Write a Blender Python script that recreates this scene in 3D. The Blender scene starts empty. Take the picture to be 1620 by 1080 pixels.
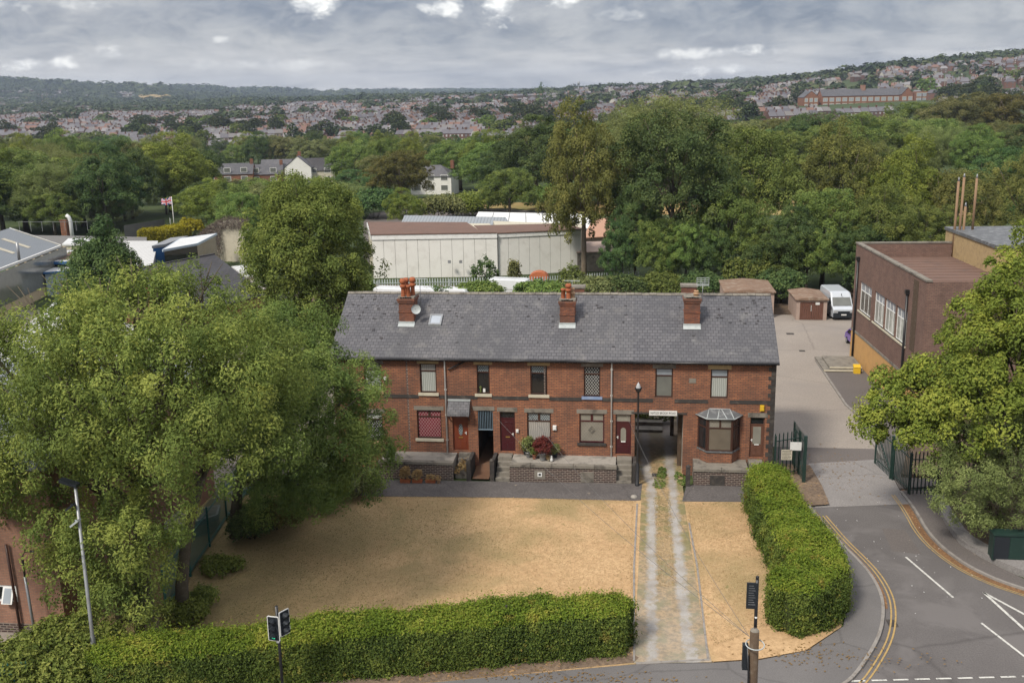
import bpy, bmesh, math, random
import numpy as np
from mathutils import Matrix, Vector
S=bpy.context.scene
# ---------------------------------------------------------------- camera
F_=1600.; H=22.2; PITCH=math.atan(385/1600.); YAW=math.radians(7.05); ROLL=.018
f0=np.array([-math.sin(YAW)*math.cos(PITCH), math.cos(YAW)*math.cos(PITCH), -math.sin(PITCH)])
r0=np.array([math.cos(YAW),math.sin(YAW),0.]); u0=np.cross(r0,f0)
RR=r0*math.cos(ROLL)-u0*math.sin(ROLL); UU=u0*math.cos(ROLL)+r0*math.sin(ROLL)
CAMP=np.array([0,0,H])
cd=bpy.data.cameras.new("camera"); cam=bpy.data.objects.new("camera",cd); S.collection.objects.link(cam)
cd.sensor_width=36; cd.lens=F_/1620*36; cd.clip_start=1; cd.clip_end=20000
cam.matrix_world=Matrix(((RR[0],UU[0],-f0[0],0),(RR[1],UU[1],-f0[1],0),(RR[2],UU[2],-f0[2],H),(0,0,0,1)))
S.camera=cam
S.render.resolution_x=1024; S.render.resolution_y=682
# ---------------------------------------------------------------- light
SUN_EL=48; SUN_AZ=215   # degrees; azimuth measured clockwise from +Y
S.view_settings.view_transform='Standard'; S.view_settings.look='None'; S.view_settings.gamma=1
S.view_settings.exposure=1.0
HAZE=.00010
w=bpy.data.worlds.new("World"); S.world=w; w.use_nodes=True; nt=w.node_tree; nt.nodes.clear()
def N(t,**k):
    n=nt.nodes.new(t)
    for a,b in k.items():
        if a.startswith('i_'): n.inputs[int(a[2:])].default_value=b
        else: setattr(n,a,b)
    return n
def Lk(a,b): nt.links.new(a,b)
def ramp(fac,stops,interp='LINEAR'):
    n=N('ShaderNodeValToRGB'); n.color_ramp.interpolation=interp; e=n.color_ramp.elements
    while len(e)<len(stops): e.new(.5)
    for i,(p,c) in enumerate(stops):
        e[i].position=p; e[i].color=(c,c,c,1) if isinstance(c,(int,float)) else (*c,1)
    Lk(fac,n.inputs[0]); return n.outputs[0]
def mth(op,a,b=None,c=None):
    n=N('ShaderNodeMath',operation=op)
    for i,v in enumerate((a,b,c)):
        if v is None: continue
        if isinstance(v,(int,float)): n.inputs[i].default_value=v
        else: Lk(v,n.inputs[i])
    return n.outputs[0]
def mixc(f,a,b,bt='MIX'):
    n=N('ShaderNodeMix',data_type='RGBA',blend_type=bt)
    for i,v in ((0,f),(6,a),(7,b)):
        if isinstance(v,(int,float)): n.inputs[i].default_value=v
        elif isinstance(v,tuple): n.inputs[i].default_value=(*v,1)
        else: Lk(v,n.inputs[i])
    return n.outputs[2]
def noise(vec,scale,detail=4,rough=.55,dist=0,out=0):
    n=N('ShaderNodeTexNoise'); n.inputs['Scale'].default_value=scale; n.inputs['Detail'].default_value=detail
    n.inputs['Roughness'].default_value=rough; n.inputs['Distortion'].default_value=dist
    if vec is not None: Lk(vec,n.inputs['Vector'])
    return n.outputs[out]
def mapping(vec,sc=(1,1,1),rot=(0,0,0),loc=(0,0,0)):
    n=N('ShaderNodeMapping'); n.inputs['Scale'].default_value=sc; n.inputs['Rotation'].default_value=rot; n.inputs['Location'].default_value=loc
    Lk(vec,n.inputs['Vector']); return n.outputs[0]
# clouded sky: everything in it is a function of the direction only
tc=N('ShaderNodeTexCoord'); sep=N('ShaderNodeSeparateXYZ'); Lk(tc.outputs['Generated'],sep.inputs[0])
az=mth('ARCTAN2',sep.outputs[0],sep.outputs[1]); el=mth('ARCSINE',sep.outputs[2])
cv=N('ShaderNodeCombineXYZ'); Lk(az,cv.inputs[0]); Lk(el,cv.inputs[1]); cvo=cv.outputs[0]
sky=N('ShaderNodeTexSky',sky_type='NISHITA',sun_disc=False,sun_elevation=math.radians(SUN_EL),sun_rotation=math.radians(SUN_AZ))
big=noise(mapping(cvo,(2.4,8.5,1),(0,0,.16),(.31,.12,0)),2.0,7,.58,.35)
det=noise(mapping(cvo,(8,15,1),(0,0,.08),(1.7,.4,0)),3.0,9,.66,.5)
deck=ramp(big,[(.32,(.080,.094,.130)),(.45,(.125,.138,.172)),(.55,(.195,.200,.220)),(.65,(.305,.302,.305)),(.76,(.47,.46,.445))])
deck=mixc(ramp(det,[(.42,0),(.70,.50)]),deck,(.34,.335,.335)); deck=mixc(ramp(det,[(.28,.45),(.48,0)]),deck,(.085,.097,.13))
low=ramp(el,[(.0,1),(.035,.8),(.062,.0)])                     # brighter streaky band above the horizon
stre=ramp(noise(mapping(cvo,(4,30,1),(0,0,.02),(.9,.2,0)),2.4,7,.62,.3),[(.40,0),(.66,1)])
deck=mixc(mth('MULTIPLY',low,mth('MULTIPLY_ADD',stre,.75,.28)),deck,(.40,.39,.385))
# a few separate bright cumulus heads, each with a ragged edge
cum=noise(mapping(cvo,(14,22,1),(0,0,0),(.35,.77,0)),3.0,9,.62,.2); pm=None
for (px,py,rx,ry,k) in ((540,18,42,20,1),(505,25,26,12,.8),(722,24,34,13,.9),(690,24,16,8,.8),(800,22,30,26,1),(890,5,44,18,1),(60,22,90,20,.6),(200,12,60,22,.6),(125,112,30,10,.9),(165,110,22,13,.9),(1000,32,50,10,.35),(1115,88,110,9,.75),(1160,112,60,8,.8),(1090,116,70,7,.8),(390,75,20,6,.5),(235,95,40,10,.5),(470,108,120,8,.4),(1500,95,60,8,.35)):
    a0=(px-810)/1600.-YAW; e0=((171.5-.0202*px)-py)/1600.
    dx=mth('MULTIPLY',mth('SUBTRACT',az,a0),1600./rx); dy=mth('MULTIPLY',mth('SUBTRACT',el,e0),1600./ry)
    q=mth('MULTIPLY',mth('SUBTRACT',1.35,mth('SQRT',mth('ADD',mth('MULTIPLY',dx,dx),mth('MULTIPLY',dy,dy)))),.8)
    q=ramp(mth('ADD',q,mth('MULTIPLY_ADD',cum,2.6,-1.45)),[(.15,0),(.75,k*.95)]); pm=q if pm is None else mth('MAXIMUM',pm,q)
deck=mixc(pm,deck,mixc(ramp(cum,[(.35,0),(.6,1)]),(.30,.305,.33),(.66,.65,.62)))
skyc=mixc(1.0,sky.outputs[0],(.08,.08,.08),'MULTIPLY')
up=ramp(sep.outputs[2],[(0.10,0),(.8,1)])
deck=mixc(up,deck,(.60,.605,.635))
tot=mixc(.90,skyc,deck)
bg=N('ShaderNodeBackground'); Lk(tot,bg.inputs[0]); bg.inputs[1].default_value=1.0
wo=N('ShaderNodeOutputWorld'); Lk(bg.outputs[0],wo.inputs[0])
sl=bpy.data.lights.new("sun",'SUN'); sl.energy=2.1; sl.angle=math.radians(11); sl.color=(1,.93,.82)
so=bpy.data.objects.new("sun",sl); S.collection.objects.link(so)
a_,e_=math.radians(SUN_AZ),math.radians(SUN_EL)
so.rotation_euler=Vector((math.sin(a_)*math.cos(e_),math.cos(a_)*math.cos(e_),math.sin(e_))).to_track_quat('Z','Y').to_euler()
# ---------------------------------------------------------------- helpers
def proj(x,y,z):
    d=np.array([x,y,z-H],float); q=d@f0; return 810+F_*(d@RR)/q, 540-F_*(d@UU)/q
def ray(px,py): return f0+RR*(px-810)/F_-UU*(py-540)/F_
def at(px,py,z=0.):
    """point of the horizontal plane z seen at that place of the photograph"""
    r=ray(px,py); return CAMP+r*((z-H)/r[2])
def atd(px,d,z=0.):
    """point at forward distance d under picture column px"""
    l=(px-810)/1600*d*1.02; return np.array([-math.sin(YAW)*d+math.cos(YAW)*l, math.cos(YAW)*d+math.sin(YAW)*l, z])
def pd(px,py,d):
    """point at forward distance d seen at that place of the photograph"""
    r=ray(px,py); return CAMP+r*(d/(-math.sin(YAW)*r[0]+math.cos(YAW)*r[1]))
def W(px,py,Y=58.):
    r=ray(px,py); p=CAMP+r*(Y/r[1]); return p[0],p[2]
def WX(px,py,X):
    r=ray(px,py); p=CAMP+r*(X/r[0]); return p[1],p[2]
COL=bpy.data.collections.new("scene"); S.collection.children.link(COL)
def tag(o,label=None,cat=None,group=None,kind=None):
    if label: o['label']=label
    if cat: o['category']=cat
    if group: o['group']=group
    if kind: o['kind']=kind
    return o
def thing(name,label,cat,loc=(0,0,0),rz=0,group=None,sc=None):
    o=bpy.data.objects.new(name,None); COL.objects.link(o); o.location=tuple(float(v) for v in loc); o.rotation_euler=(0,0,rz); o.empty_display_size=.2
    if sc is not None: o.scale=sc
    return tag(o,label,cat,group)
def rootof(o):
    while o.parent: o=o.parent
    return o
def copy_tree(o,parent=None):
    c=o.copy(); COL.objects.link(c); c.parent=parent
    for ch in list(o.children): copy_tree(ch,c)
    return c
class MB:
    def __init__(s): s.v=[]; s.f=[]; s.m=[]; s.uv=None; s.sm=[]
    def add(s,vs,fs,m=0,smooth=False):
        b=len(s.v); s.v+= [tuple(float(c) for c in p) for p in vs]
        for f in fs: s.f.append(tuple(b+i for i in f)); s.m.append(m); s.sm.append(smooth)
        return s
    def box(s,x0,y0,z0,x1,y1,z1,m=0):
        x0,x1=min(x0,x1),max(x0,x1); y0,y1=min(y0,y1),max(y0,y1); z0,z1=min(z0,z1),max(z0,z1)
        return s.add([(x0,y0,z0),(x1,y0,z0),(x1,y1,z0),(x0,y1,z0),(x0,y0,z1),(x1,y0,z1),(x1,y1,z1),(x0,y1,z1)],
              [(0,3,2,1),(4,5,6,7),(0,1,5,4),(1,2,6,5),(2,3,7,6),(3,0,4,7)],m)
    def obox(s,c,ax,ay,az,m=0):
        """box about c with half-axis vectors"""
        c,ax,ay,az=[np.array(q,float) for q in (c,ax,ay,az)]
        P=[c+i*ax+j*ay+k*az for k in (-1,1) for (i,j) in ((-1,-1),(1,-1),(1,1),(-1,1))]
        return s.add(P,[(0,3,2,1),(4,5,6,7),(0,1,5,4),(1,2,6,5),(2,3,7,6),(3,0,4,7)],m)
    def bar(s,a,b,w_,h_=None,m=0,up=(0,0,1)):
        a,b=np.array(a,float),np.array(b,float); d=b-a; L=np.linalg.norm(d); d/=L; h_=h_ or w_
        up=np.array(up,float)
        if abs(d@up)>.97: up=np.array([1.,0,0])
        sx=np.cross(d,up); sx/=np.linalg.norm(sx); uz=np.cross(sx,d)
        return s.obox((a+b)/2,d*L/2,sx*w_/2,uz*h_/2,m)
    def tube(s,pts,rad,n=8,m=0,cap=True,smooth=True):
        pts=[np.array(p,float) for p in pts]; R=rad if hasattr(rad,'__len__') else [rad]*len(pts); vs=[];fs=[]
        for i,p in enumerate(pts):
            d=pts[min(i+1,len(pts)-1)]-pts[max(i-1,0)]; d/=np.linalg.norm(d)+1e-9
            u=np.array([0,0,1.]) if abs(d[2])<.9 else np.array([1.,0,0])
            a=np.cross(d,u); a/=np.linalg.norm(a); b=np.cross(a,d)
            for k in range(n):
                t=2*math.pi*k/n; vs.append(p+(a*math.cos(t)+b*math.sin(t))*R[i])
        for i in range(len(pts)-1):
            for k in range(n):
                k2=(k+1)%n; fs.append((i*n+k,i*n+k2,(i+1)*n+k2,(i+1)*n+k))
        s.add(vs,fs,m,smooth)
        if cap:
            b=len(s.v)-len(vs)
            s.f.append(tuple(b+k for k in range(n))[::-1]); s.m.append(m); s.sm.append(False)
            s.f.append(tuple(b+(len(pts)-1)*n+k for k in range(n))); s.m.append(m); s.sm.append(False)
        return s
    def lathe(s,prof,c=(0,0,0),n=12,m=0,smooth=True):
        vs=[];fs=[]
        for r,z in prof:
            for k in range(n):
                t=2*math.pi*k/n; vs.append((c[0]+r*math.cos(t),c[1]+r*math.sin(t),c[2]+z))
        for i in range(len(prof)-1):
            for k in range(n):
                k2=(k+1)%n; fs.append((i*n+k,i*n+k2,(i+1)*n+k2,(i+1)*n+k))
        return s.add(vs,fs,m,smooth)
    def prism(s,poly,z0,z1,m=0,top=None):
        """vertical prism over a ccw outline of (x,y)"""
        n=len(poly); a=sum(poly[i][0]*poly[(i+1)%n][1]-poly[(i+1)%n][0]*poly[i][1] for i in range(n))
        if a<0: poly=poly[::-1]
        vs=[(p[0],p[1],z0) for p in poly]+[(p[0],p[1],z1) for p in poly]
        fs=[(i,(i+1)%n,n+(i+1)%n,n+i) for i in range(n)]+[tuple(range(n))[::-1]]
        s.add(vs,fs,m); b=len(s.v)-2*n
        s.f.append(tuple(b+n+i for i in range(n))); s.m.append(m if top is None else top); s.sm.append(False)
        return s
    def ext(s,poly,P,ex,ey,ez,d0,d1,m=0):
        """outline (u,v) in plane P+u*ex+v*ey swept along ez from d0 to d1"""
        P,ex,ey,ez=[np.array(q,float) for q in (P,ex,ey,ez)]; n=len(poly)
        vs=[P+u*ex+v*ey+ez*d0 for u,v in poly]+[P+u*ex+v*ey+ez*d1 for u,v in poly]
        return s.add(vs,[(i,(i+1)%n,n+(i+1)%n,n+i) for i in range(n)]+[tuple(range(n))[::-1],tuple(range(n,2*n))],m)
    def build(s,name,mats,parent=None,loc=None,fix=True):
        if not isinstance(mats,(list,tuple)): mats=[mats]
        me=bpy.data.meshes.new(name); V=np.array(s.v,float)
        if parent is not None:
            r=rootof(parent); o_=np.array(r.location)
            if r.get('_local'): o_=np.zeros(3)
        elif loc is not None: o_=np.array(loc,float)
        else:
            o_=np.array([(V[:,0].min()+V[:,0].max())/2,(V[:,1].min()+V[:,1].max())/2,V[:,2].min()])
        V=V-o_
        me.from_pydata(V.tolist(),[],s.f)
        for mm in mats: me.materials.append(mm)
        me.polygons.foreach_set('material_index',s.m); me.polygons.foreach_set('use_smooth',s.sm)
        if fix:
            b=bmesh.new(); b.from_mesh(me); bmesh.ops.recalc_face_normals(b,faces=b.faces); b.to_mesh(me); b.free()
        me.update(); o=bpy.data.objects.new(name,me); COL.objects.link(o)
        if parent is not None: o.parent=parent
        else: o.location=o_
        return o
def npmesh(name,V,Q,mats,att=None,mi=None,smooth=False):
    V=np.ascontiguousarray(V,dtype=np.float32); Q=np.ascontiguousarray(Q,dtype=np.int32); n,k=Q.shape
    me=bpy.data.meshes.new(name); me.vertices.add(len(V)); me.vertices.foreach_set('co',V.ravel())
    me.loops.add(n*k); me.loops.foreach_set('vertex_index',Q.ravel())
    me.polygons.add(n); me.polygons.foreach_set('loop_start',np.arange(0,n*k,k,dtype=np.int32))
    if mi is not None: me.polygons.foreach_set('material_index',mi.astype(np.int32))
    me.polygons.foreach_set('use_smooth',np.full(n,smooth))
    for mm in (mats if isinstance(mats,(list,tuple)) else [mats]): me.materials.append(mm)
    if att is not None:
        a=me.attributes.new('v','FLOAT','FACE'); a.data.foreach_set('value',att.astype(np.float32))
    me.update(calc_edges=True); return me
def objof(name,me,parent=None,loc=(0,0,0)):
    o=bpy.data.objects.new(name,me); COL.objects.link(o); o.parent=parent; o.location=tuple(float(c) for c in loc); return o
# ---------------------------------------------------------------- materials
def newmat(name):
    global nt
    m=bpy.data.materials.new(name); m.use_nodes=True; nt=m.node_tree; nt.nodes.clear(); return m
def finish(col,rough=.85,spec=.3,bump=None,bstr=.3,bdist=.02,metal=0,trans=None,emit=None,coat=0):
    p=N('ShaderNodeBsdfPrincipled')
    if isinstance(col,tuple): p.inputs['Base Color'].default_value=(*col,1)
    else: Lk(col,p.inputs['Base Color'])
    if isinstance(rough,(int,float)): p.inputs['Roughness'].default_value=rough
    else: Lk(rough,p.inputs['Roughness'])
    p.inputs['Specular IOR Level'].default_value=spec; p.inputs['Metallic'].default_value=metal; p.inputs['Coat Weight'].default_value=coat
    if emit: p.inputs['Emission Color'].default_value=(*emit[0],1); p.inputs['Emission Strength'].default_value=emit[1]
    if bump is not None:
        b=N('ShaderNodeBump'); b.inputs['Strength'].default_value=bstr; b.inputs['Distance'].default_value=bdist
        Lk(bump,b.inputs['Height']); Lk(b.outputs[0],p.inputs['Normal'])
    o=N('ShaderNodeOutputMaterial')
    if trans:
        t=N('ShaderNodeBsdfTranslucent'); x=N('ShaderNodeMixShader'); x.inputs[0].default_value=trans
        if isinstance(col,tuple): t.inputs[0].default_value=(*col,1)
        else: Lk(col,t.inputs[0])
        Lk(p.outputs[0],x.inputs[1]); Lk(t.outputs[0],x.inputs[2]); Lk(x.outputs[0],o.inputs[0])
    else: Lk(p.outputs[0],o.inputs[0])
def objv(): return N('ShaderNodeTexCoord').outputs['Object']
def posv(): return N('ShaderNodeNewGeometry').outputs['Position']
M={}
def plain(name,col,rough=.7,var=.25,sc=3.,spec=.3,metal=0,fine=25.,stain=None,coat=0,bump=.0):
    """a surface of one colour with uneven dirt and fine grain"""
    m=newmat(name); v=posv()
    n1=noise(v,sc,5,.6); n2=noise(v,fine,3,.6)
    a=tuple(c*(1-var) for c in col); b=tuple(min(1,c*(1+var)) for c in col)
    c=mixc(n1,a,b); c=mixc(mth('MULTIPLY',n2,.35),c,tuple(q*.6 for q in col))
    if stain: c=mixc(ramp(noise(v,stain[1],6,.65,.4),[(.5,0),(.68,stain[2])]),c,stain[0])
    finish(c,rough,spec,metal=metal,coat=coat,bump=n2 if bump else None,bstr=bump,bdist=.01); M[name]=m; return m
plain('concrete',(.31,.285,.25),.9,.35,1.8,stain=((.10,.092,.082),1.1,.85),bump=.3)
plain('stone_grey',(.205,.185,.155),.9,.35,2.4,stain=((.06,.052,.046),1.5,.85),bump=.4)
plain('stone_dark',(.045,.040,.037),.9,.35,2,stain=((.13,.11,.09),2.4,.5),bump=.4)
plain('cream',(.50,.46,.36),.75,.15,2,stain=((.22,.19,.14),3,.35))
plain('ochre_stone',(.40,.29,.15),.85,.2,2,stain=((.15,.11,.07),3,.5))
plain('blue_paint',(.20,.27,.42),.6,.12,3,stain=((.4,.42,.45),5,.4))
plain('white_paint',(.72,.72,.70),.5,.08,2,stain=((.35,.34,.30),2.5,.35))
plain('white_metal',(.62,.63,.63),.45,.08,1,stain=((.35,.34,.31),.9,.3))
plain('black_metal',(.016,.016,.018),.4,.3,4,spec=.5)
plain('grey_metal',(.30,.31,.32),.45,.15,3,spec=.5,metal=.4,stain=((.17,.15,.13),2,.4))
plain('dark_brown_wood',(.055,.026,.019),.45,.2,4)
plain('door_red_brown',(.17,.040,.018),.35,.25,5,spec=.5)
plain('door_maroon',(.055,.010,.014),.3,.25,5,spec=.5)
plain('door_old_brown',(.12,.055,.035),.6,.3,5)
plain('terracotta',(.34,.105,.045),.8,.25,4,stain=((.16,.07,.04),5,.6))
plain('buff_pot',(.45,.28,.16),.8,.25,4,stain=((.2,.14,.1),5,.6))
plain('lead',(.40,.43,.43),.5,.15,2,stain=((.25,.27,.27),3,.5))
plain('lead_dark',(.11,.115,.12),.6,.3,2,stain=((.30,.31,.31),2.2,.6),spec=.3)
plain('green_metal',(.014,.036,.029),.45,.25,2,spec=.4,stain=((.05,.08,.07),2,.4))
plain('teal_metal',(.028,.125,.115),.45,.25,2,spec=.4)
plain('blue_grey_metal',(.16,.22,.27),.5,.2,2,spec=.4)
plain('wood_weathered',(.085,.058,.038),.9,.4,6,stain=((.15,.12,.09),4,.5),bump=.5)
plain('bark',(.085,.07,.05),.95,.35,5,stain=((.15,.14,.10),3,.5),bump=.6)
plain('bark_pale',(.20,.16,.115),.95,.3,4,stain=((.08,.06,.045),3,.5),bump=.6)
plain('soil',(.085,.06,.042),.95,.35,1.5,stain=((.17,.115,.065),1,.7),bump=.5)
plain('yellow_plastic',(.62,.40,.03),.45,.1,4)
plain('orange_paint',(.50,.29,.11),.75,.12,1.2,stain=((.30,.17,.08),1.8,.35))
plain('orange_cover',(.42,.13,.055),.6,.2,2)
plain('purple_paint',(.11,.05,.30),.3,.1,2,spec=.6,coat=.5)
plain('car_white',(.66,.68,.70),.3,.06,1,spec=.6,coat=.4,stain=((.45,.45,.43),2,.25))
plain('van_white',(.47,.50,.54),.3,.06,1,spec=.6,coat=.4,stain=((.42,.43,.44),2,.25))
plain('plastic_dark',(.018,.022,.027),.5,.2,4)
plain('tyre',(.012,.012,.012),.85,.2,4)
plain('rust_roof',(.20,.13,.09),.85,.3,1.2,stain=((.30,.25,.20),1.4,.8))
plain('pink_render',(.36,.27,.225),.85,.12,1.0,stain=((.2,.15,.12),1.1,.4))
plain('brown_timber',(.13,.06,.042),.7,.25,2)
plain('white_render',(.70,.69,.65),.85,.07,.5,stain=((.46,.44,.40),.7,.4))
plain('brown_felt',(.155,.095,.073),.9,.15,.6,stain=((.10,.07,.06),.7,.6))
plain('blue_trim',(.03,.11,.27),.45,.15,2)
plain('light_blue_clad',(.36,.43,.50),.5,.1,1)
plain('ginnel_floor',(.16,.085,.05),.9,.3,2,stain=((.1,.08,.06),2,.6))
plain('dead_vine',(.13,.10,.085),.95,.35,3)
plain('fence_grey',(.15,.145,.14),.9,.25,1.4)
plain('rust_pipe',(.26,.17,.10),.8,.25,2,stain=((.17,.10,.06),2,.6))
plain('wood_buff',(.46,.37,.25),.8,.2,3)
plain('fence_pale',(.42,.46,.46),.6,.2,2)
plain('tile_orange',(.40,.23,.155),.85,.2,2,stain=((.36,.22,.16),1.5,.5))
plain('wood_orange',(.34,.19,.075),.7,.25,3)
plain('paint_white_line',(.55,.54,.50),.8,.1,2,stain=((.12,.12,.12),7,.8))
plain('paint_yellow_line',(.40,.27,.10),.8,.1,2,stain=((.12,.11,.10),7,.75))
plain('kerb_stone',(.25,.23,.21),.9,.3,2.5,stain=((.12,.10,.08),3,.7))
plain('red_brick_far',(.23,.10,.07),.9,.25,.4)
plain('skin_of_sign',(.66,.66,.64),.5,.05,4,stain=((.4,.38,.35),5,.4))
plain('lantern_glass',(.36,.37,.38),.3,.1,4,spec=.6)
m=newmat('lens_green'); finish((.02,.30,.15),.3,emit=((.03,.7,.35),.8)); M['lens_green']=m
m=newmat('lens_dark'); finish((.02,.012,.012),.2,.6); M['lens_dark']=m
def fm(name,col,rough=.6):
    m=newmat(name); finish(col,rough); M[name]=m
fm('flag_red',(.42,.035,.05)); fm('flag_white',(.62,.58,.60)); fm('flag_blue',(.03,.05,.20)); fm('ink',(.02,.02,.03))
def glassm(name,col,rough=.06,curt=None,lat=None,latc=(.6,.6,.58),scale=7.,wob=.5):
    """window pane: reflective, with what hangs behind it and the lead lattice on it"""
    m=newmat(name); v=objv(); c=mixc(noise(v,1.6,3,.5),tuple(q*.55 for q in col),col)
    if curt:
        sx=N('ShaderNodeSeparateXYZ'); Lk(v,sx.inputs[0])
        wv=mth('SINE',mth('MULTIPLY_ADD',sx.outputs[0],55.,mth('MULTIPLY',noise(v,2,2),9.)))
        c=mixc(ramp(wv,[(0,0),(1,1)]),tuple(q*.68 for q in curt),curt)
    if lat:
        sx=N('ShaderNodeSeparateXYZ'); Lk(v,sx.inputs[0])
        a=mth('MULTIPLY',sx.outputs[0],scale*1.35); b=mth('MULTIPLY',sx.outputs[2],scale)
        p=mth('PINGPONG',mth('ADD',a,b),.5); q=mth('PINGPONG',mth('SUBTRACT',a,b),.5)
        l=mth('LESS_THAN',mth('MINIMUM',p,q),lat)
        c=mixc(l,c,latc)
    p_=finish(c,rough,.55)
    M[name]=m
glassm('glass_dark',(.02,.021,.023)); glassm('glass_curtain',(0,0,0),.12,curt=(.40,.42,.39))
glassm('glass_grey',(.16,.165,.15),.12); glassm('glass_lace',(.05,.05,.05),.15,curt=(.38,.36,.33))
glassm('glass_red_lattice',(.22,.03,.05),.15,lat=.05,latc=(.40,.33,.31),scale=4.2)
glassm('glass_white_lattice',(.025,.027,.03),.12,lat=.06,latc=(.48,.48,.46),scale=4.6)
glassm('glass_obscure',(.25,.235,.20),.2,lat=.025,latc=(.12,.11,.1),scale=4.4)
glassm('glass_frost',(.27,.26,.22),.2); glassm('glass_board',(.16,.135,.105),.25)
glassm('glass_painted_sky',(.36,.40,.44),.15); glassm('skylight',(.42,.46,.52),.08)  # first pane: the pale sky reflection is put into its base colour
glassm('glass_lead_top',(.10,.12,.13),.15,lat=.09,latc=(.32,.36,.37),scale=5.5)
# brick: vector (x+y, z) suits walls along either axis
def brickm(name,c1,c2,mortar,soot=.5,sc=1.,msz=.012,sootc=(.06,.045,.04),row=.078,ln=.225,rough=.9,pale=None):
    m=newmat(name); v=objv(); s=N('ShaderNodeSeparateXYZ'); Lk(v,s.inputs[0]); cb=N('ShaderNodeCombineXYZ')
    Lk(mth('ADD',s.outputs[0],s.outputs[1]),cb.inputs[0]); Lk(s.outputs[2],cb.inputs[1])
    b=N('ShaderNodeTexBrick'); b.inputs['Scale'].default_value=sc; b.inputs['Brick Width'].default_value=ln; b.inputs['Row Height'].default_value=row
    b.inputs['Mortar Size'].default_value=msz; b.inputs['Mortar Smooth'].default_value=.2; b.inputs['Bias'].default_value=0
    b.inputs['Color1'].default_value=(*c1,1); b.inputs['Color2'].default_value=(*c2,1); b.inputs['Mortar'].default_value=(*mortar,1)
    Lk(cb.outputs[0],b.inputs['Vector'])
    pv=posv(); c=mixc(ramp(noise(pv,.55,6,.62,.3),[(.42,0),(.70,soot)]),b.outputs[0],sootc)
    c=mixc(ramp(noise(pv,2.6,5,.6),[(.45,0),(.75,.35)]),c,sootc)
    if pale: c=mixc(ramp(noise(pv,1.1,6,.7,.5),[(.55,0),(.68,.7)]),c,pale)
    # streaks that run down from sills and gutters
    st=noise(mapping(pv,(2.2,2.2,.18)),1.,5,.6); c=mixc(ramp(st,[(.52,0),(.72,.45*soot)]),c,sootc)
    finish(c,rough,.2,bump=b.outputs[1],bstr=-.5,bdist=.008); M[name]=m
brickm('brick_red',(.345,.142,.072),(.220,.086,.048),(.125,.078,.058),.55,msz=.020,row=.105,ln=.30)
brickm('brick_red_warm',(.375,.156,.078),(.245,.096,.052),(.13,.082,.062),.5,msz=.020,row=.105,ln=.30)
brickm('brick_dark',(.075,.042,.036),(.04,.03,.03),(.24,.20,.17),.3,msz=.022,row=.11,ln=.30)
brickm('brick_buff',(.36,.19,.125),(.29,.145,.10),(.22,.15,.12),.2)
brickm('brick_brown',(.225,.138,.108),(.180,.105,.084),(.13,.09,.075),.3,msz=.02,row=.11,ln=.3)
brickm('brick_chimney',(.27,.095,.05),(.15,.055,.038),(.12,.08,.06),.7)
brickm('passage_wall',(.62,.57,.50),(.52,.47,.41),(.33,.29,.25),.5,pale=(.55,.52,.46))
brickm('quoin',(.05,.042,.038),(.035,.03,.03),(.10,.07,.055),.3,row=.26,ln=.5)
def slatem(name,c1,c2,edge,row=.24,ln=.30,wet=(.06,.06,.065),lichen=(.30,.29,.27),yx=False,ksl=1.81):
    m=newmat(name); v=objv(); s=N('ShaderNodeSeparateXYZ'); Lk(v,s.inputs[0]); cb=N('ShaderNodeCombineXYZ')
    Lk(s.outputs[1 if yx else 0],cb.inputs[0]); Lk(mth('MULTIPLY',s.outputs[2],ksl),cb.inputs[1])
    b=N('ShaderNodeTexBrick'); b.inputs['Scale'].default_value=1; b.inputs['Brick Width'].default_value=ln; b.inputs['Row Height'].default_value=row
    b.inputs['Mortar Size'].default_value=.022; b.inputs['Mortar Smooth'].default_value=.6; b.inputs['Bias'].default_value=0
    b.inputs['Color1'].default_value=(*c1,1); b.inputs['Color2'].default_value=(*c2,1); b.inputs['Mortar'].default_value=(*edge,1)
    Lk(cb.outputs[0],b.inputs['Vector']); pv=posv()
    c=mixc(ramp(noise(mapping(pv,(1,.4,.4)),.42,5,.6,.4),[(.45,0),(.66,.62)]),b.outputs[0],wet)
    c=mixc(ramp(noise(pv,.9,7,.7,.3),[(.54,0),(.76,.32)]),c,lichen)
    c=mixc(ramp(noise(pv,7,4,.7),[(.60,0),(.75,.3)]),c,lichen)
    finish(c,.62,.35,bump=b.outputs[1],bstr=-.6,bdist=.02); M[name]=m
slatem('slate',(.108,.105,.113),(.076,.075,.083),(.035,.034,.038))
slatem('slate_worn',(.122,.118,.124),(.086,.084,.09),(.04,.04,.045),lichen=(.27,.25,.22))
slatem('slate_black',(.048,.043,.046),(.036,.034,.037),(.018,.018,.018),lichen=(.085,.08,.075))
def corrm(name,col,per=.35,axis=0,rough=.5,var=.15,stain=(.3,.29,.27),rot=0):
    m=newmat(name); v=mapping(objv(),(1,1,1),(0,0,rot)); s=N('ShaderNodeSeparateXYZ'); Lk(v,s.inputs[0])
    wv=mth('SINE',mth('MULTIPLY',s.outputs[axis],2*math.pi/per)); k=ramp(mth('MULTIPLY_ADD',wv,.5,.5),[(0,0),(.35,1)])
    c=mixc(k,tuple(q*.6 for q in col),col); c=mixc(mth('MULTIPLY',noise(posv(),.8,6,.65),.45),c,stain)
    finish(c,rough,.3,bump=wv,bstr=.4,bdist=.04); M[name]=m
corrm('corrugated_grey',(.21,.24,.27),.5); corrm('corrugated_white',(.60,.60,.59),.6)
corrm('shed_roof_grey',(.185,.205,.225),.45,1,stain=(.24,.25,.26)); corrm('corrugated_buff',(.36,.31,.27),.5)
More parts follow.
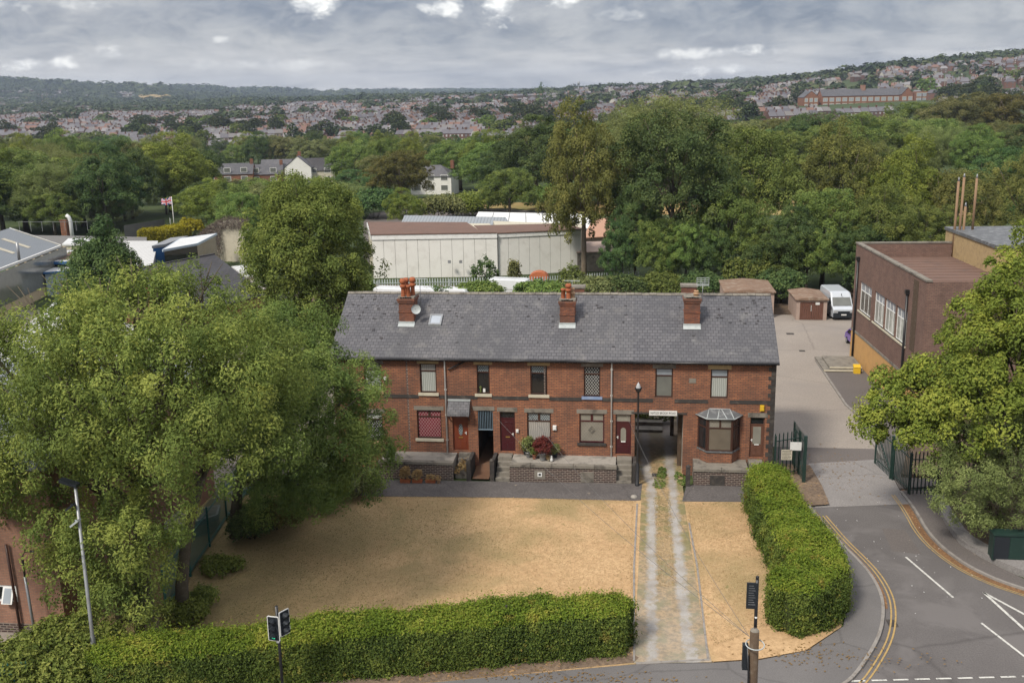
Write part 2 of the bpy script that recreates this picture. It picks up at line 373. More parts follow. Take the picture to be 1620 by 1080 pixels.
# grounds
def groundm(name,c1,c2,c3,sc=.25,fine=9.,spots=None,crack=None,rough=.95,patch=None,patch_sc=.12,fs=.7):
    m=newmat(name); v=posv(); a=noise(v,sc,7,.65,.3); b=noise(v,fine,4,.7); c_=noise(v,fine*5,2,.6)
    c=mixc(ramp(a,[(.34,0),(.62,1)]),c1,c2); c=mixc(mth('MULTIPLY',ramp(b,[(.38,1),(.6,0)]),fs),c,c3)
    c=mixc(mth('MULTIPLY',ramp(c_,[(.35,1),(.6,0)]),.35),c,tuple(q*.45 for q in c1))
    if patch: c=mixc(ramp(noise(v,patch_sc,4,.6,.5),[(.50,0),(.62,.8)]),c,patch)
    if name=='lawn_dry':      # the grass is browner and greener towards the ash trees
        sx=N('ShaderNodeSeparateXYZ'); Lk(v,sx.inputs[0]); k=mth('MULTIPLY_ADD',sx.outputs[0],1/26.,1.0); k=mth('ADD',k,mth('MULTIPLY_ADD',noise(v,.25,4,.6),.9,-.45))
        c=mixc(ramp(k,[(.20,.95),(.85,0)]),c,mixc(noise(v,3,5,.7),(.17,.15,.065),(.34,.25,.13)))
    if spots: c=mixc(ramp(noise(v,spots[1],4,.75),[(spots[2],0),(spots[2]+.05,.9)]),c,spots[0])
    if crack:
        vo=N('ShaderNodeTexVoronoi',feature='DISTANCE_TO_EDGE'); vo.inputs['Scale'].default_value=crack
        Lk(mixc(.25,v,noise(v,1.2,3,.6,0,1)),vo.inputs['Vector'])
        c=mixc(ramp(vo.outputs[0],[(0,.35),(.010,0)]),c,tuple(q*.35 for q in c1))
    finish(c,rough,.15,bump=b,bstr=.4,bdist=.02); M[name]=m
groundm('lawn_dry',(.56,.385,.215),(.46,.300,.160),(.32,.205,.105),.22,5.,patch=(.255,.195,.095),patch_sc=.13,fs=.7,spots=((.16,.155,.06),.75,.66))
groundm('tarmac_dark',(.105,.094,.090),(.145,.130,.124),(.070,.064,.062),.7,10,crack=.3,spots=((.32,.27,.2),2.2,.68))
groundm('road_asphalt',(.118,.108,.105),(.160,.148,.142),(.090,.083,.082),.16,16,crack=.09,spots=((.045,.043,.043),.55,.68),patch=(.145,.134,.130),patch_sc=.35)
groundm('pavement_asphalt',(.145,.137,.134),(.180,.170,.165),(.115,.108,.106),.4,20,crack=.18,spots=((.25,.2,.15),2.5,.75))
groundm('apron_concrete',(.24,.225,.215),(.29,.27,.26),(.16,.15,.145),.35,12,crack=.16,spots=((.16,.11,.08),1.6,.68))
groundm('yard_concrete',(.27,.235,.205),(.33,.29,.25),(.20,.175,.15),.14,8,crack=.13,patch=(.22,.195,.175),patch_sc=.09)
groundm('yard_tarmac',(.13,.115,.108),(.16,.14,.13),(.10,.09,.085),.2,12,spots=((.22,.19,.16),1.8,.66))
groundm('gravel_grey',(.20,.19,.18),(.26,.245,.23),(.12,.11,.10),.3,10)
groundm('verge_dirt',(.16,.12,.09),(.24,.175,.12),(.08,.055,.04),.6,6,spots=((.36,.22,.10),4,.60))
groundm('leaf_litter',(.26,.14,.065),(.17,.095,.05),(.08,.05,.035),.8,9,spots=((.46,.26,.12),8,.58))
groundm('grass_green',(.075,.115,.03),(.12,.14,.04),(.05,.07,.025),.1,4)
groundm('field_dry',(.42,.29,.13),(.35,.22,.10),(.22,.17,.07),.05,1.5,patch=(.20,.19,.07),patch_sc=.03)
groundm('terrain',(.05,.075,.03),(.075,.095,.035),(.035,.05,.022),.02,.4,patch=(.06,.08,.03),patch_sc=.004)
# driveway: two worn gravel wheel tracks with grass between, laid out on its own uv
m=newmat('drive'); uv=N('ShaderNodeUVMap').outputs[0]; s=N('ShaderNodeSeparateXYZ'); Lk(uv,s.inputs[0]); v=posv()
nz=noise(v,2.2,6,.75); u=mth('ADD',s.outputs[0],mth('MULTIPLY_ADD',nz,.30,-.15))
tr=ramp(mth('ABSOLUTE',mth('SUBTRACT',u,.5)),[(.12,0),(.20,1),(.30,1),(.39,.0)]); tr=mth('MULTIPLY',tr,ramp(noise(v,2.6,5,.75),[(.30,.45),(.5,1)]))
endm=ramp(mth('ADD',s.outputs[1],mth('MULTIPLY_ADD',nz,.3,-.15)),[(.04,1),(.34,0)])
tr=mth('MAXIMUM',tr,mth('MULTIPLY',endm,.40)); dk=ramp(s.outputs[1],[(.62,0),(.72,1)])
g=mixc(noise(v,14,3,.7),(.26,.245,.23),(.40,.38,.355)); g=mixc(ramp(noise(v,.8,5,.6),[(.42,0),(.66,.6)]),g,(.19,.165,.14))
gr=mixc(ramp(noise(v,5,4,.7),[(.4,0),(.6,1)]),(.20,.15,.085),(.36,.255,.14)); gr=mixc(ramp(noise(v,.9,4,.6),[(.46,0),(.60,.7)]),gr,(.15,.15,.07))
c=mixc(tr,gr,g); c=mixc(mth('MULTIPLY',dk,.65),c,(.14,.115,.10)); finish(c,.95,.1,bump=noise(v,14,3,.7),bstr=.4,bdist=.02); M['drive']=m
def leafm(name,dark,mid,light,trans=.28,hue=.03,rough=.6):
    m=newmat(name); a=N('ShaderNodeAttribute',attribute_name='v').outputs['Fac']
    oi=N('ShaderNodeObjectInfo').outputs['Random']
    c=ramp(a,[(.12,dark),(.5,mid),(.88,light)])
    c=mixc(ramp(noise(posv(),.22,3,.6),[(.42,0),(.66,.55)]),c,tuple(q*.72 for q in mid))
    if 'hedge' in name:
        c=mixc(ramp(noise(posv(),1.6,3,.6),[(.60,0),(.68,.55)]),c,(.30,.20,.06)); c=mixc(ramp(noise(posv(),.8,4,.65),[(.56,0),(.70,.6)]),c,tuple(q*1.5 for q in light))
    hs=N('ShaderNodeHueSaturation'); Lk(c,hs.inputs['Color'])
    Lk(mth('MULTIPLY_ADD',oi,hue*1.4,.5-hue*.9),hs.inputs['Hue']); Lk(mth('MULTIPLY_ADD',oi,.36 if hue>=.03 else .06,.84 if hue>=.03 else (.93 if name!='leaf_ash' else .86)),hs.inputs['Value'])
    hs.inputs['Saturation'].default_value=1.03
    finish(hs.outputs[0],rough,.10,trans=trans); M[name]=m
leafm('leaf_ash',(.098,.145,.040),(.228,.290,.078),(.43,.46,.12),.34,.01)
leafm('leaf_green',(0.068,0.113,0.034),(0.145,0.205,0.058),(0.256,0.308,0.085))
leafm('leaf_dark',(0.039,0.078,0.032),(0.085,0.142,0.052),(0.168,0.231,0.079))
leafm('leaf_yellow',(.095,.13,.03),(.20,.25,.055),(.33,.36,.085),.34,.015)
leafm('leaf_brown',(.075,.082,.026),(.150,.155,.048),(.235,.215,.068))
leafm('leaf_pale',(0.116,0.152,0.055),(0.210,0.254,0.094),(0.319,0.362,0.138))
leafm('leaf_olive',(0.087,0.109,0.043),(0.174,0.196,0.080),(0.304,0.312,0.123))
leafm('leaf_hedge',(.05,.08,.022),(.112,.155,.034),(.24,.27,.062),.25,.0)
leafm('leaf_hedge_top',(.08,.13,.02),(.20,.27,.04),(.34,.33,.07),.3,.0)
leafm('leaf_gold',(.22,.20,.02),(.36,.32,.04),(.5,.42,.06),.3,.0)
leafm('leaf_maple',(.09,.018,.018),(.17,.045,.04),(.26,.09,.07),.25,.0)
leafm('leaf_ivy',(.07,.10,.025),(.17,.21,.05),(.31,.33,.09),.28,.0)
leafm('leaf_straw',(.22,.14,.06),(.36,.24,.11),(.48,.36,.18),.2,.0)
leafm('leaf_syc',(0.094,0.138,0.033),(0.204,0.270,0.053),(0.396,0.429,0.088),.34,.01)
leafm('leaf_bright',(.075,.115,.032),(.165,.215,.056),(.30,.34,.09),.32,.01)
leafm('leaf_tuft',(.30,.205,.105),(.46,.33,.18),(.62,.48,.29),.1,.0)
leafm('leaf_tuft_green',(.10,.11,.04),(.20,.19,.075),(.33,.29,.12),.1,.0)
leafm('leaf_far',(0.027,0.043,0.023),(0.057,0.078,0.034),(0.100,0.119,0.048),.15,.035)
m=newmat('hedge_core'); finish((.035,.045,.016),.9,.1); M['hedge_core']=m
def mats(*n): return [M[k] for k in n]
# ================================================================ the ground
def interp2(col,d,cols,ds,T):
    col=np.clip(col,cols[0],cols[-1]); d=np.clip(d,ds[0],ds[-1])
    i=np.clip(np.searchsorted(cols,col)-1,0,len(cols)-2); j=np.clip(np.searchsorted(ds,d)-1,0,len(ds)-2)
    fx=(col-cols[i])/(cols[i+1]-cols[i]); fy=(d-ds[j])/(ds[j+1]-ds[j]); fy=fy*fy*(3-2*fy)
    return (T[i,j]*(1-fx)+T[i+1,j]*fx)*(1-fy)+(T[i,j+1]*(1-fx)+T[i+1,j+1]*fx)*fy
TC=np.array([-600,0,250,500,800,1000,1200,1400,1620,2200.])
TD=np.array([210,300,450,600,800,1000,1300,1700,2100,2800,3600,4500,6000,7500.])
TZ=np.array([
 [0,-3,-7,-8,-4, 0, 4, 8,14,40,115,140,120,90],
 [0,-3,-7,-8,-4, 0, 4, 8,14,35,105,128,100,80],
 [0,-3,-7,-8,-4, 1, 6,12,16,24, 62,88, 80,70],
 [0,-3,-7,-8,-2, 3, 8,13,19,18, 22,46, 76,50],
 [0,-3,-7,-6, 0, 5,10,18,26,18, 15,30, 58,40],
 [0,-2,-5,-4, 2, 8,16,26,34,26, 18,20, 50,40],
 [0,-2,-3, 1,10,14,24,34,38,34, 25,20, 30,30],
 [0,-1,-1, 3,12,22,44,52,52,50, 40,30, 30,30],
 [0, 0, 0, 4,16,30,56,70,72,70, 60,50, 40,30],
 [0, 0, 2, 8,22,40,64,84,90,90, 80,60, 50,40]],float)
HF=np.array([-math.sin(YAW),math.cos(YAW)]); HR=np.array([math.cos(YAW),math.sin(YAW)])
def gz(x,y):
    x=np.asarray(x,float); y=np.asarray(y,float); d=x*HF[0]+y*HF[1]; l=x*HR[0]+y*HR[1]
    c=810+1600*l/np.maximum(d,60)
    z=interp2(c,d,TC,TD,TZ); k=np.clip((d-900)/1200,0,1)
    return z+k*(2.5*np.sin(x/130.+1)*np.cos(y/170.)+1.5*np.sin(x/57.+y/91.))
def dl(d,l): return HF[0]*d+HR[0]*l, HF[1]*d+HR[1]*l
us=np.sinh(np.linspace(-5.2,5.2,190))/math.sinh(5.2)*6500
ds=np.concatenate([np.linspace(-70,200,12),200+(np.linspace(0,1,170)**2.0)*7600])
U_,D_=np.meshgrid(us,ds,indexing='ij'); X_,Y_=dl(D_,U_); Z_=gz(X_,Y_)-.03; Z_[D_<205]=-.03
nu,nd=U_.shape; idx=np.arange(nu*nd).reshape(nu,nd)
Q=np.stack([idx[:-1,:-1],idx[1:,:-1],idx[1:,1:],idx[:-1,1:]],-1).reshape(-1,4)
me=npmesh('ground',np.stack([X_,Y_,Z_],-1).reshape(-1,3),Q,M['terrain'],smooth=True)
tag(objof('ground',me),kind='structure')
def sheet(name,pts,z,mat_,z0=None,label=None):
    """flat piece of ground over an outline of world (x,y); with z0 it is a slab with sides"""
    mb=MB(); pts=[(float(p[0]),float(p[1])) for p in pts]
    if z0 is None:
        a=sum(pts[i][0]*pts[(i+1)%len(pts)][1]-pts[(i+1)%len(pts)][0]*pts[i][1] for i in range(len(pts)))
        if a<0: pts=pts[::-1]
        mb.add([(x,y,z) for x,y in pts],[tuple(range(len(pts)))])
    else: mb.prism(pts,z0,z)
    for p in mb.f: pass
    o=mb.build(name,mat_); 
    b=bmesh.new(); b.from_mesh(o.data); bmesh.ops.triangulate(b,faces=[f for f in b.faces if len(f.verts)>4]); b.to_mesh(o.data); b.free()
    return tag(o,kind='structure')
def offset(pts,d):
    P=[np.array(p[:2],float) for p in pts]; out=[]
    for i,p in enumerate(P):
        t=P[min(i+1,len(P)-1)]-P[max(i-1,0)]; t/=np.linalg.norm(t); out.append(p+np.array([-t[1],t[0]])*d)
    return out
def smooth(pts,it=2):
    P=[np.array(p[:2],float) for p in pts]
    for _ in range(it):
        q=[P[0]]
        for a,b in zip(P[:-1],P[1:]): q+= [a*.75+b*.25,a*.25+b*.75]
        P=q+[P[-1]]
    return P
def strip(name,line,w_,z,mat_,h=None,mb=None,build=True):
    """painted line or kerb of width w_ along a line"""
    a=offset(line,w_/2); b=offset(line,-w_/2); mb=mb or MB(); n=len(a)
    for i in range(n-1):
        if h is None: mb.add([(*a[i],z),(*b[i],z),(*b[i+1],z),(*a[i+1],z)],[(0,1,2,3)])
        else:
            mb.add([(*a[i],z),(*b[i],z),(*b[i+1],z),(*a[i+1],z),(*a[i],z+h),(*b[i],z+h),(*b[i+1],z+h),(*a[i+1],z+h)],
               [(4,5,6,7),(0,4,7,3),(1,2,6,5)]+([(0,1,5,4)] if i==0 else [])+([(3,7,6,2)] if i==n-2 else []))
    if build: return tag(mb.build(name,mat_),kind='structure')
KL=smooth([at(*p) for p in ((1278,800),(1300,826),(1325,856),(1352,882),(1376,908),(1393,938),(1398,965),(1394,1000),(1377,1035),(1345,1080),(1312,1094),(1240,1105))])
KR=smooth([at(*p) for p in ((1425,778),(1447,806),(1471,849),(1515,887),(1566,914),(1620,933),(1700,955))])
mainL=[(-70,16.8),(-40,24.2),(-20,29.2),(-8,32.3),(0,34.2)]
road=[p[:2] for p in KL]+[(0.,33.9)]+mainL[::-1][1:]+[(-70,-10),(70,-10),(70,52),(40,49)]+[p[:2] for p in KR[::-1]]
sheet('road',road,.0,M['road_asphalt'])
sheet('apron',[at(*p) for p in ((1280,733),(1398,726),(1425,778),(1441,797),(1290,803),(1262,757))],.012,M['apron_concrete'])
sheet('yard',[(8.2,72.5),(8.3,66.2),(8.25,63.5),(19.5,63.5),(25,104.5),(-16,104.5),(-16,72.5)],.006,M['yard_concrete'])
sheet('yard_entrance',[at(*p) for p in ((1226,680),(1378,680),(1400,728),(1281,736),(1262,757),(1222,760))],.004,M['yard_tarmac'])
sheet('yard_verge',[at(*p) for p in ((1292,572),(1310,567),(1352,570),(1480,640),(1480,770),(1423,775),(1398,728),(1356,655),(1340,640))],.10,M['yard_tarmac'],-.02)
strip('yard_kerb',[at(*p) for p in ((1291,571),(1338,641),(1355,656),(1397,728))],.16,-.01,M['kerb_stone'],.13)
# front pavement and lawn
fh=[(-21.6,31.4),(-13.6,33.6),(-5,35.9),(0.1,36.9)]
pave=[(0.,34.2)]+[p for p in mainL[::-1]][1:]+[(-70,20.5),(-40,27.4),(-21.6,31.0),(-5,35.3),(0.15,36.7),(3.2,37.0),(5.2,37.4),(7.2,38.3),(9.0,40.4),(9.9,43.6),(9.6,47.5),(8.9,51),(8.8,54.5),(9.0,57.2)]+[at(1262,757)[:2],at(1283,792)[:2]]+[p[:2] for p in KL]
sheet('pavement',pave,.10,M['pavement_asphalt'],-.02)
strip('kerb',KL[:-2],.14,0,M['kerb_stone'],.115)
strip('kerb',KR,.14,0,M['kerb_stone'],.10)
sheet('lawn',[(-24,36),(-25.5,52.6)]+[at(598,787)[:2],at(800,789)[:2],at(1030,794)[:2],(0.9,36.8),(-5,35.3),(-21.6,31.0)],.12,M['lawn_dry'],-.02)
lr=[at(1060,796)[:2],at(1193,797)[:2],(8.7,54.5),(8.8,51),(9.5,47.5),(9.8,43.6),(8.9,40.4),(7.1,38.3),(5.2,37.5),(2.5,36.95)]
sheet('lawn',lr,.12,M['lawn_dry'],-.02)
mb=MB(); rnd=random.Random(4)
sheet('path',[at(*p)[:2] for p in ((560,762),(605,762),(1016,768),(1013,794),(1005,795),(800,790),(598,788),(560,786))],.135,M['tarmac_dark'],-.02)
sheet('path',[at(*p)[:2] for p in ((1086,770),(1196,772),(1196,797),(1079,796))],.135,M['tarmac_dark'],-.02)
# drive with its own uv
L=[(.15,36.65),at(1005,1000)[:2],at(1010,900)[:2],at(1014,800)[:2],at(1013,770)[:2],(.05,58.0),(.05,72.6)]
R=[(3.25,37.0),at(1113,1000)[:2],at(1098,900)[:2],at(1083,800)[:2],at(1080,770)[:2],(3.05,58.0),(3.05,72.6)]
mb=MB(); uv=[]
for i in range(6):
    mb.add([(*L[i],.127),(*R[i],.127),(*R[i+1],.127),(*L[i+1],.127)],[(0,1,2,3)])
    v0,v1=[(q[1]-36.7)/36. for q in (L[i],L[i+1])]; uv+=[(0,v0),(1,v0),(1,v1),(0,v1)]
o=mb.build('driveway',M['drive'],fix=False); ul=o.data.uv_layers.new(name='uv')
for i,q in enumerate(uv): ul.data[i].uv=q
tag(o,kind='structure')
strip('drive_edging',[at(*p)[:2] for p in ((1003,1050),(1003,900),(1008,800))],.09,.05,M['kerb_stone'],.10)
strip('drive_edging',[at(*p)[:2] for p in ((1120,1046),(1103,900),(1090,830))],.09,.05,M['kerb_stone'],.09)
strip('drive_edging',[at(*p)[:2] for p in ((1006,1053),(1122,1047))],.14,.05,M['kerb_stone'],.085)
# right pavement, raised path, litter
sheet('pavement',[p[:2] for p in KR]+[at(*p)[:2] for p in ((1700,925),(1620,918),(1584,901),(1554,886),(1519,864),(1501,842),(1484,806),(1472,778),(1440,776))],.095,M['yard_tarmac'],-.02)
rp=smooth([at(*p)[:2] for p in ((1478,792),(1482,806),(1501,841),(1519,863),(1554,884),(1584,899),(1620,913),(1700,940))],1)
rq=smooth([at(*p)[:2] for p in ((1492,790),(1499,806),(1513,826),(1530,852),(1566,874),(1606,891),(1640,903),(1700,922))],1)
sheet('raised_path',rp+rq[::-1],.34,M['apron_concrete'],-.02)
sheet('earth',[at(*p)[:2] for p in ((1425,757),(1500,760),(1492,790),(1513,826),(1530,852),(1566,874),(1606,891),(1640,903),(1700,922),(1900,900),(1800,760),(1560,690),(1440,700))],.30,M['soil'],-.02)
strip('leaf_litter',[q[:2] for q in offset(KR,-.28)],.34,.011,M['leaf_litter'])
strip('leaf_litter',[q[:2] for q in offset(KL[3:26],-.02+.16)],.12,.012,M['leaf_litter'])
sheet('road_patch',[at(*p)[:2] for p in ((1395,835),(1432,838),(1458,876),(1412,872))],.006,M['yard_tarmac'])
q=at(1402,985); tag(MB().box(q[0]+.05,q[1]-.3,.0,q[0]+.45,q[1]+.3,.016).build('gully_grate',M['stone_dark']),'iron gully grate against the curved kerb','drain cover')
# painted markings
strip('road_marking',[q for q in offset(KL[4:-6],.34)],.07,.017,M['paint_yellow_line'])
strip('road_marking',[q for q in offset(KL[4:-6],.52)],.07,.017,M['paint_yellow_line'])
strip('road_marking',[q for q in offset(KR[2:],-.50)],.06,.017,M['paint_yellow_line'])
strip('road_marking',[q for q in offset(KR[2:],-.64)],.06,.017,M['paint_yellow_line'])
for a,b,w_ in (((1433,881),(1508,945),.11),((1552,985),(1622,1039),.11),((1556,937),(1640,982),.13),((1556,937),(1640,1013),.13)):
    strip('road_marking',[at(*a)[:2],at(*b)[:2]],w_,.017,M['paint_white_line'])
for k in range(9):
    a=at(1345+k*34,1077-k*.9); b=at(1345+k*34+24,1077-k*.9-.6); strip('road_marking',[a[:2],b[:2]],.10,.017,M['paint_white_line'])
# worn strip of dirt and straw along the foot of the front hedge
sheet('verge',[(-21.6,31.0),(-5,35.3),(.15,36.7),(0.35,37.1),(-.2,37.7),(-5,36.4),(-21.6,32.2)],.128,M['verge_dirt'])
sheet('verge',[(3.3,37.05),(5.2,37.45),(7.1,38.25),(8.9,40.3),(9.8,43.5),(9.3,43.5),(7.6,40.3),(5.5,39.2),(3.4,38.4)],.128,M['lawn_dry'])
sheet('verge',[at(*p)[:2] for p in ((1226,735),(1281,738),(1300,770),(1312,800),(1270,803),(1225,765))],.115,M['verge_dirt'])
sheet('verge',[at(*p)[:2] for p in ((1403,728),(1418,735),(1455,790),(1442,797),(1420,768))],.020,M['leaf_litter'])
# the ground left of the green fence, behind the terrace and round the sheds
sheet('works_yard',[(-26,35.4),(-23,36.4),(-23.2,53),(-21,56),(-21,104),(-90,104),(-90,30)],.003,M['yard_concrete'])
sheet('rear_ground',[(-21,62.5),(-16,67.3),(-16,104.6),(25,104.6),(25,118),(-60,122),(-60,104),(-21,104)],.008,M['soil'])
sheet('rear_yard',[(-18.3,65.4),(8.25,65.4),(8.25,72.45),(-18.3,72.45)],.010,M['tarmac_dark'])
sheet('car_park',[at(*p)[:2] for p in ((575,352),(585,338),(640,330),(800,331),(940,340),(940,420),(575,420))],.012,M['yard_tarmac'])
sheet('dry_field',[at(*p)[:2] for p in ((690,330),(700,322),(1010,318),(1560,318),(1560,342),(940,339),(800,330))],.016,M['field_dry'])
# loose bits lying on the road and lawns
def leafbits(name,cx,spread,n,mat_,size=.05,seed=1,z=.12):
    r=np.random.RandomState(seed); P=np.array(cx)[None,:]+r.normal(size=(n,2))*np.array(spread); a=r.rand(n)*6.28; s=size*(.5+r.rand(n))
    ca,sa=np.cos(a)*s,np.sin(a)*s; V=np.zeros((n,4,3)); V[:,:,2]=z+r.rand(n,1)*.01
    for k,(u,v_) in enumerate(((1,0),(0,.6),(-1,0),(0,-.6))):
        V[:,k,0]=P[:,0]+ca*u-sa*v_; V[:,k,1]=P[:,1]+sa*u+ca*v_
    me=npmesh(name,V.reshape(-1,3),np.arange(4*n).reshape(n,4),mat_); return tag(objof(name,me),kind='stuff')
leafbits('fallen_leaves',at(1330,745)[:2],(1.2,2.2),160,M['leaf_straw'],.06,2,.02)
leafbits('fallen_leaves',at(1440,860)[:2],(2.0,3.0),45,M['skin_of_sign'],.035,3,.02)
leafbits('fallen_leaves',(7.5,37.9),(2.0,.5),220,M['leaf_straw'],.05,4,.135)
leafbits('fallen_leaves',(-4.,35.4),(4.0,.35),400,M['leaf_straw'],.05,5,.135)
# ================================================================ the brick terrace
YF=58.0; ZT=1.12; XB=[-18.25,-13.68,-9.35,-3.93,.02,8.22]
EZ=7.08; RYG=62.7; RZ=10.18
def panel(mb,x0,x1,z0,z1,Y,holes,dep,m=0,mr=None,axis='y'):
    xs=sorted({x0,x1,*[h[0] for h in holes],*[h[1] for h in holes]}); zs=sorted({z0,z1,*[h[2] for h in holes],*[h[3] for h in holes]})
    xs=[q for q in xs if x0<=q<=x1]; zs=[q for q in zs if z0<=q<=z1]
    for a,b in zip(xs[:-1],xs[1:]):
        for c,d in zip(zs[:-1],zs[1:]):
            if any(h[0]<=(a+b)/2<=h[1] and h[2]<=(c+d)/2<=h[3] for h in holes): continue
            mb.add([(a,Y,c),(b,Y,c),(b,Y,d),(a,Y,d)],[(0,1,2,3)],m)
    for h in holes:
        a,b,c,d=h[:4]; mb.add([(a,Y,c),(b,Y,c),(b,Y,d),(a,Y,d),(a,Y+dep,c),(b,Y+dep,c),(b,Y+dep,d),(a,Y+dep,d)],[(0,4,7,3),(1,2,6,5),(3,7,6,2),(0,1,5,4)],m if mr is None else mr)
def rect(l,t,r,b,Y=YF):
    x0,_=W(l,(t+b)/2,Y); x1,_=W(r,(t+b)/2,Y); _,z1=W((l+r)/2,t,Y); _,z0=W((l+r)/2,b,Y); return x0,x1,z0,z1
LAB={'glass_curtain':'pane with pale curtains behind it','glass_red_lattice':'lattice pane with red curtain behind','glass_white_lattice':'dark pane covered by white diamond lattice','glass_obscure':'beige patterned pane','glass_dark':'dark clear pane','glass_board':'brown blanked pane','glass_painted_sky':'pane with a pale sky reflection painted in its colour','glass_lace':'dark pane with grey curtains at the sides'}
def window(par,R_,glass,top='glass_frost',bar=.27,mull=False,frame='dark_brown_wood',dep=.12,fw=.075,sill=None,lintel=None,extra=None):
    x0,x1,z0,z1=R_; Y=YF+dep; f=MB()
    f.box(x0,Y-.04,z0,x0+fw,Y+.03,z1); f.box(x1-fw,Y-.04,z0,x1,Y+.03,z1); f.box(x0+fw,Y-.04,z0,x1-fw,Y+.03,z0+fw); f.box(x0+fw,Y-.04,z1-fw,x1-fw,Y+.03,z1)
    zb=z1-(z1-z0)*bar; f.box(x0+fw,Y-.035,zb-fw/2,x1-fw,Y+.025,zb+fw/2)
    if mull: xm=(x0+x1)/2; f.box(xm-fw*.9,Y-.035,zb+fw/2,xm+fw*.9,Y+.025,z1-fw)
    wo_=f.build('window',M[frame],par)
    p=MB().box(x0+fw,Y+.0,z0+fw,x1-fw,Y+.012,zb-fw/2).build('pane',M[glass],wo_); tag(p,LAB.get(glass))
    q=MB()
    if mull: q.box(x0+fw,Y,zb+fw/2,xm-fw*.9,Y+.012,z1-fw); q.box(xm+fw*.9,Y,zb+fw/2,x1-fw,Y+.012,z1-fw)
    else: q.box(x0+fw,Y,zb+fw/2,x1-fw,Y+.012,z1-fw)
    q.build('pane',M[top],wo_)
    if extra: extra(wo_,x0,x1,z0,z1,Y)
    w_=x1-x0
    if lintel: MB().box(x0-.16,YF-.02,z1,x1+.16,YF+.10,z1+.26).build('lintel',M[lintel],par)
    if sill: MB().box(x0-.12,YF-.09,z0-.17,x1+.12,YF+.115,z0).build('sill',M[sill],par)
    return wo_
def door(par,R_,zt,leaf,glass,style,lab):
    x0,x1,z0,z1=R_; Y=YF+.14; fw=.055; f=MB()
    f.box(x0,Y-.05,z0,x0+fw,Y+.04,z1); f.box(x1-fw,Y-.05,z0,x1,Y+.04,z1); f.box(x0+fw,Y-.05,z1-fw,x1-fw,Y+.04,z1); f.box(x0+fw,Y-.05,zt-fw/2,x1-fw,Y+.04,zt+fw/2)
    fr=f.build('door_frame',M[leaf],par); MB().box(x0+fw,Y,zt+fw/2,x1-fw,Y+.01,z1-fw).build('transom_pane',M[glass],fr)
    a,b=x0+fw+.005,x1-fw-.005; d=MB().box(a,Y-.02,z0+.03,b,Y+.03,zt-fw/2-.005); w_=b-a
    hh=zt-z0
    if style=='oval' or style=='arch':
        for u0,u1 in ((.12,.46),(.54,.88)): d.box(a+w_*u0,Y-.04,z0+.12,a+w_*u1,Y-.02,z0+.12+hh*.22)
    elif style=='six':
        for u0,u1 in ((.14,.45),(.55,.86)):
            d.box(a+w_*u0,Y-.04,z0+.12,a+w_*u1,Y-.02,z0+.14+hh*.2); d.box(a+w_*u0,Y-.04,z0+hh*.45,a+w_*u1,Y-.02,z0+hh*.82)
        d.tube([(a+w_*(.14+.72*k/8),Y-.03,z0+hh*(.82+.07*math.sin(math.pi*k/8))) for k in range(9)],.02,5)
    elif style=='old':
        for u0,u1 in ((.10,.46),(.54,.90)): d.box(a+w_*u0,Y-.04,z0+.12,a+w_*u1,Y-.02,z0+hh*.32)
    dr=d.build('door',M[leaf],par); tag(dr,lab)
    cx=(a+b)/2
    if style=='oval': MB().ext([(.13*math.cos(t),.36*math.sin(t)) for t in np.linspace(0,2*math.pi,17)[:-1]],(cx,Y-.03,z0+hh*.62),(1,0,0),(0,0,1),(0,1,0),-.012,.008).build('door_pane',M['glass_lead_top'],dr)
    if style=='arch': MB().ext([(-.16,-.42),(.16,-.42),(.16,.28)]+[(.16*math.cos(t),.28+.16*math.sin(t)) for t in np.linspace(.3,2.84,8)]+[(-.16,.28)],(cx,Y-.03,z0+hh*.60),(1,0,0),(0,0,1),(0,1,0),-.012,.008).build('door_pane',M['glass_frost'],dr)
    if style=='old': MB().box(a+w_*.18,Y-.035,z0+hh*.40,b-w_*.18,Y-.02,z0+hh*.93).build('door_pane',M['glass_frost'],dr)
    MB().box(cx-.13,Y-.06,z0+hh*(.37 if style!='six' else .42),cx+.13,Y-.041,z0+hh*(.37 if style!='six' else .42)+.06).build('letterbox',M['brass' if style in('six','oval') else 'white_paint'],dr)
    hx=b-.08 if style in('oval','six') else a+.08
    MB().box(hx-.02,Y-.07,z0+hh*.48,hx+.02,Y-.03,z0+hh*.56).box(hx-.08,Y-.08,z0+hh*.52,hx+.02,Y-.06,z0+hh*.535).build('handle',M['white_paint'],dr)
plain('brass',(.45,.30,.08),.35,.1,4,spec=.6,metal=.6)
def slope_z(y): return RZ-(RZ-EZ-.06)/(RYG-YF+.30)*(RYG-y)
def onslope(u,y,dz=0): return np.array([u,y,slope_z(y)+dz])
def slab(x0,x1,ya,yb,h0,h1,mb,m=0):
    P=[onslope(x0,ya,h0),onslope(x1,ya,h0),onslope(x1,yb,h0),onslope(x0,yb,h0),onslope(x0,ya,h1),onslope(x1,ya,h1),onslope(x1,yb,h1),onslope(x0,yb,h1)]
    return mb.add(P,[(0,3,2,1),(4,5,6,7),(0,1,5,4),(1,2,6,5),(2,3,7,6),(3,0,4,7)],m)
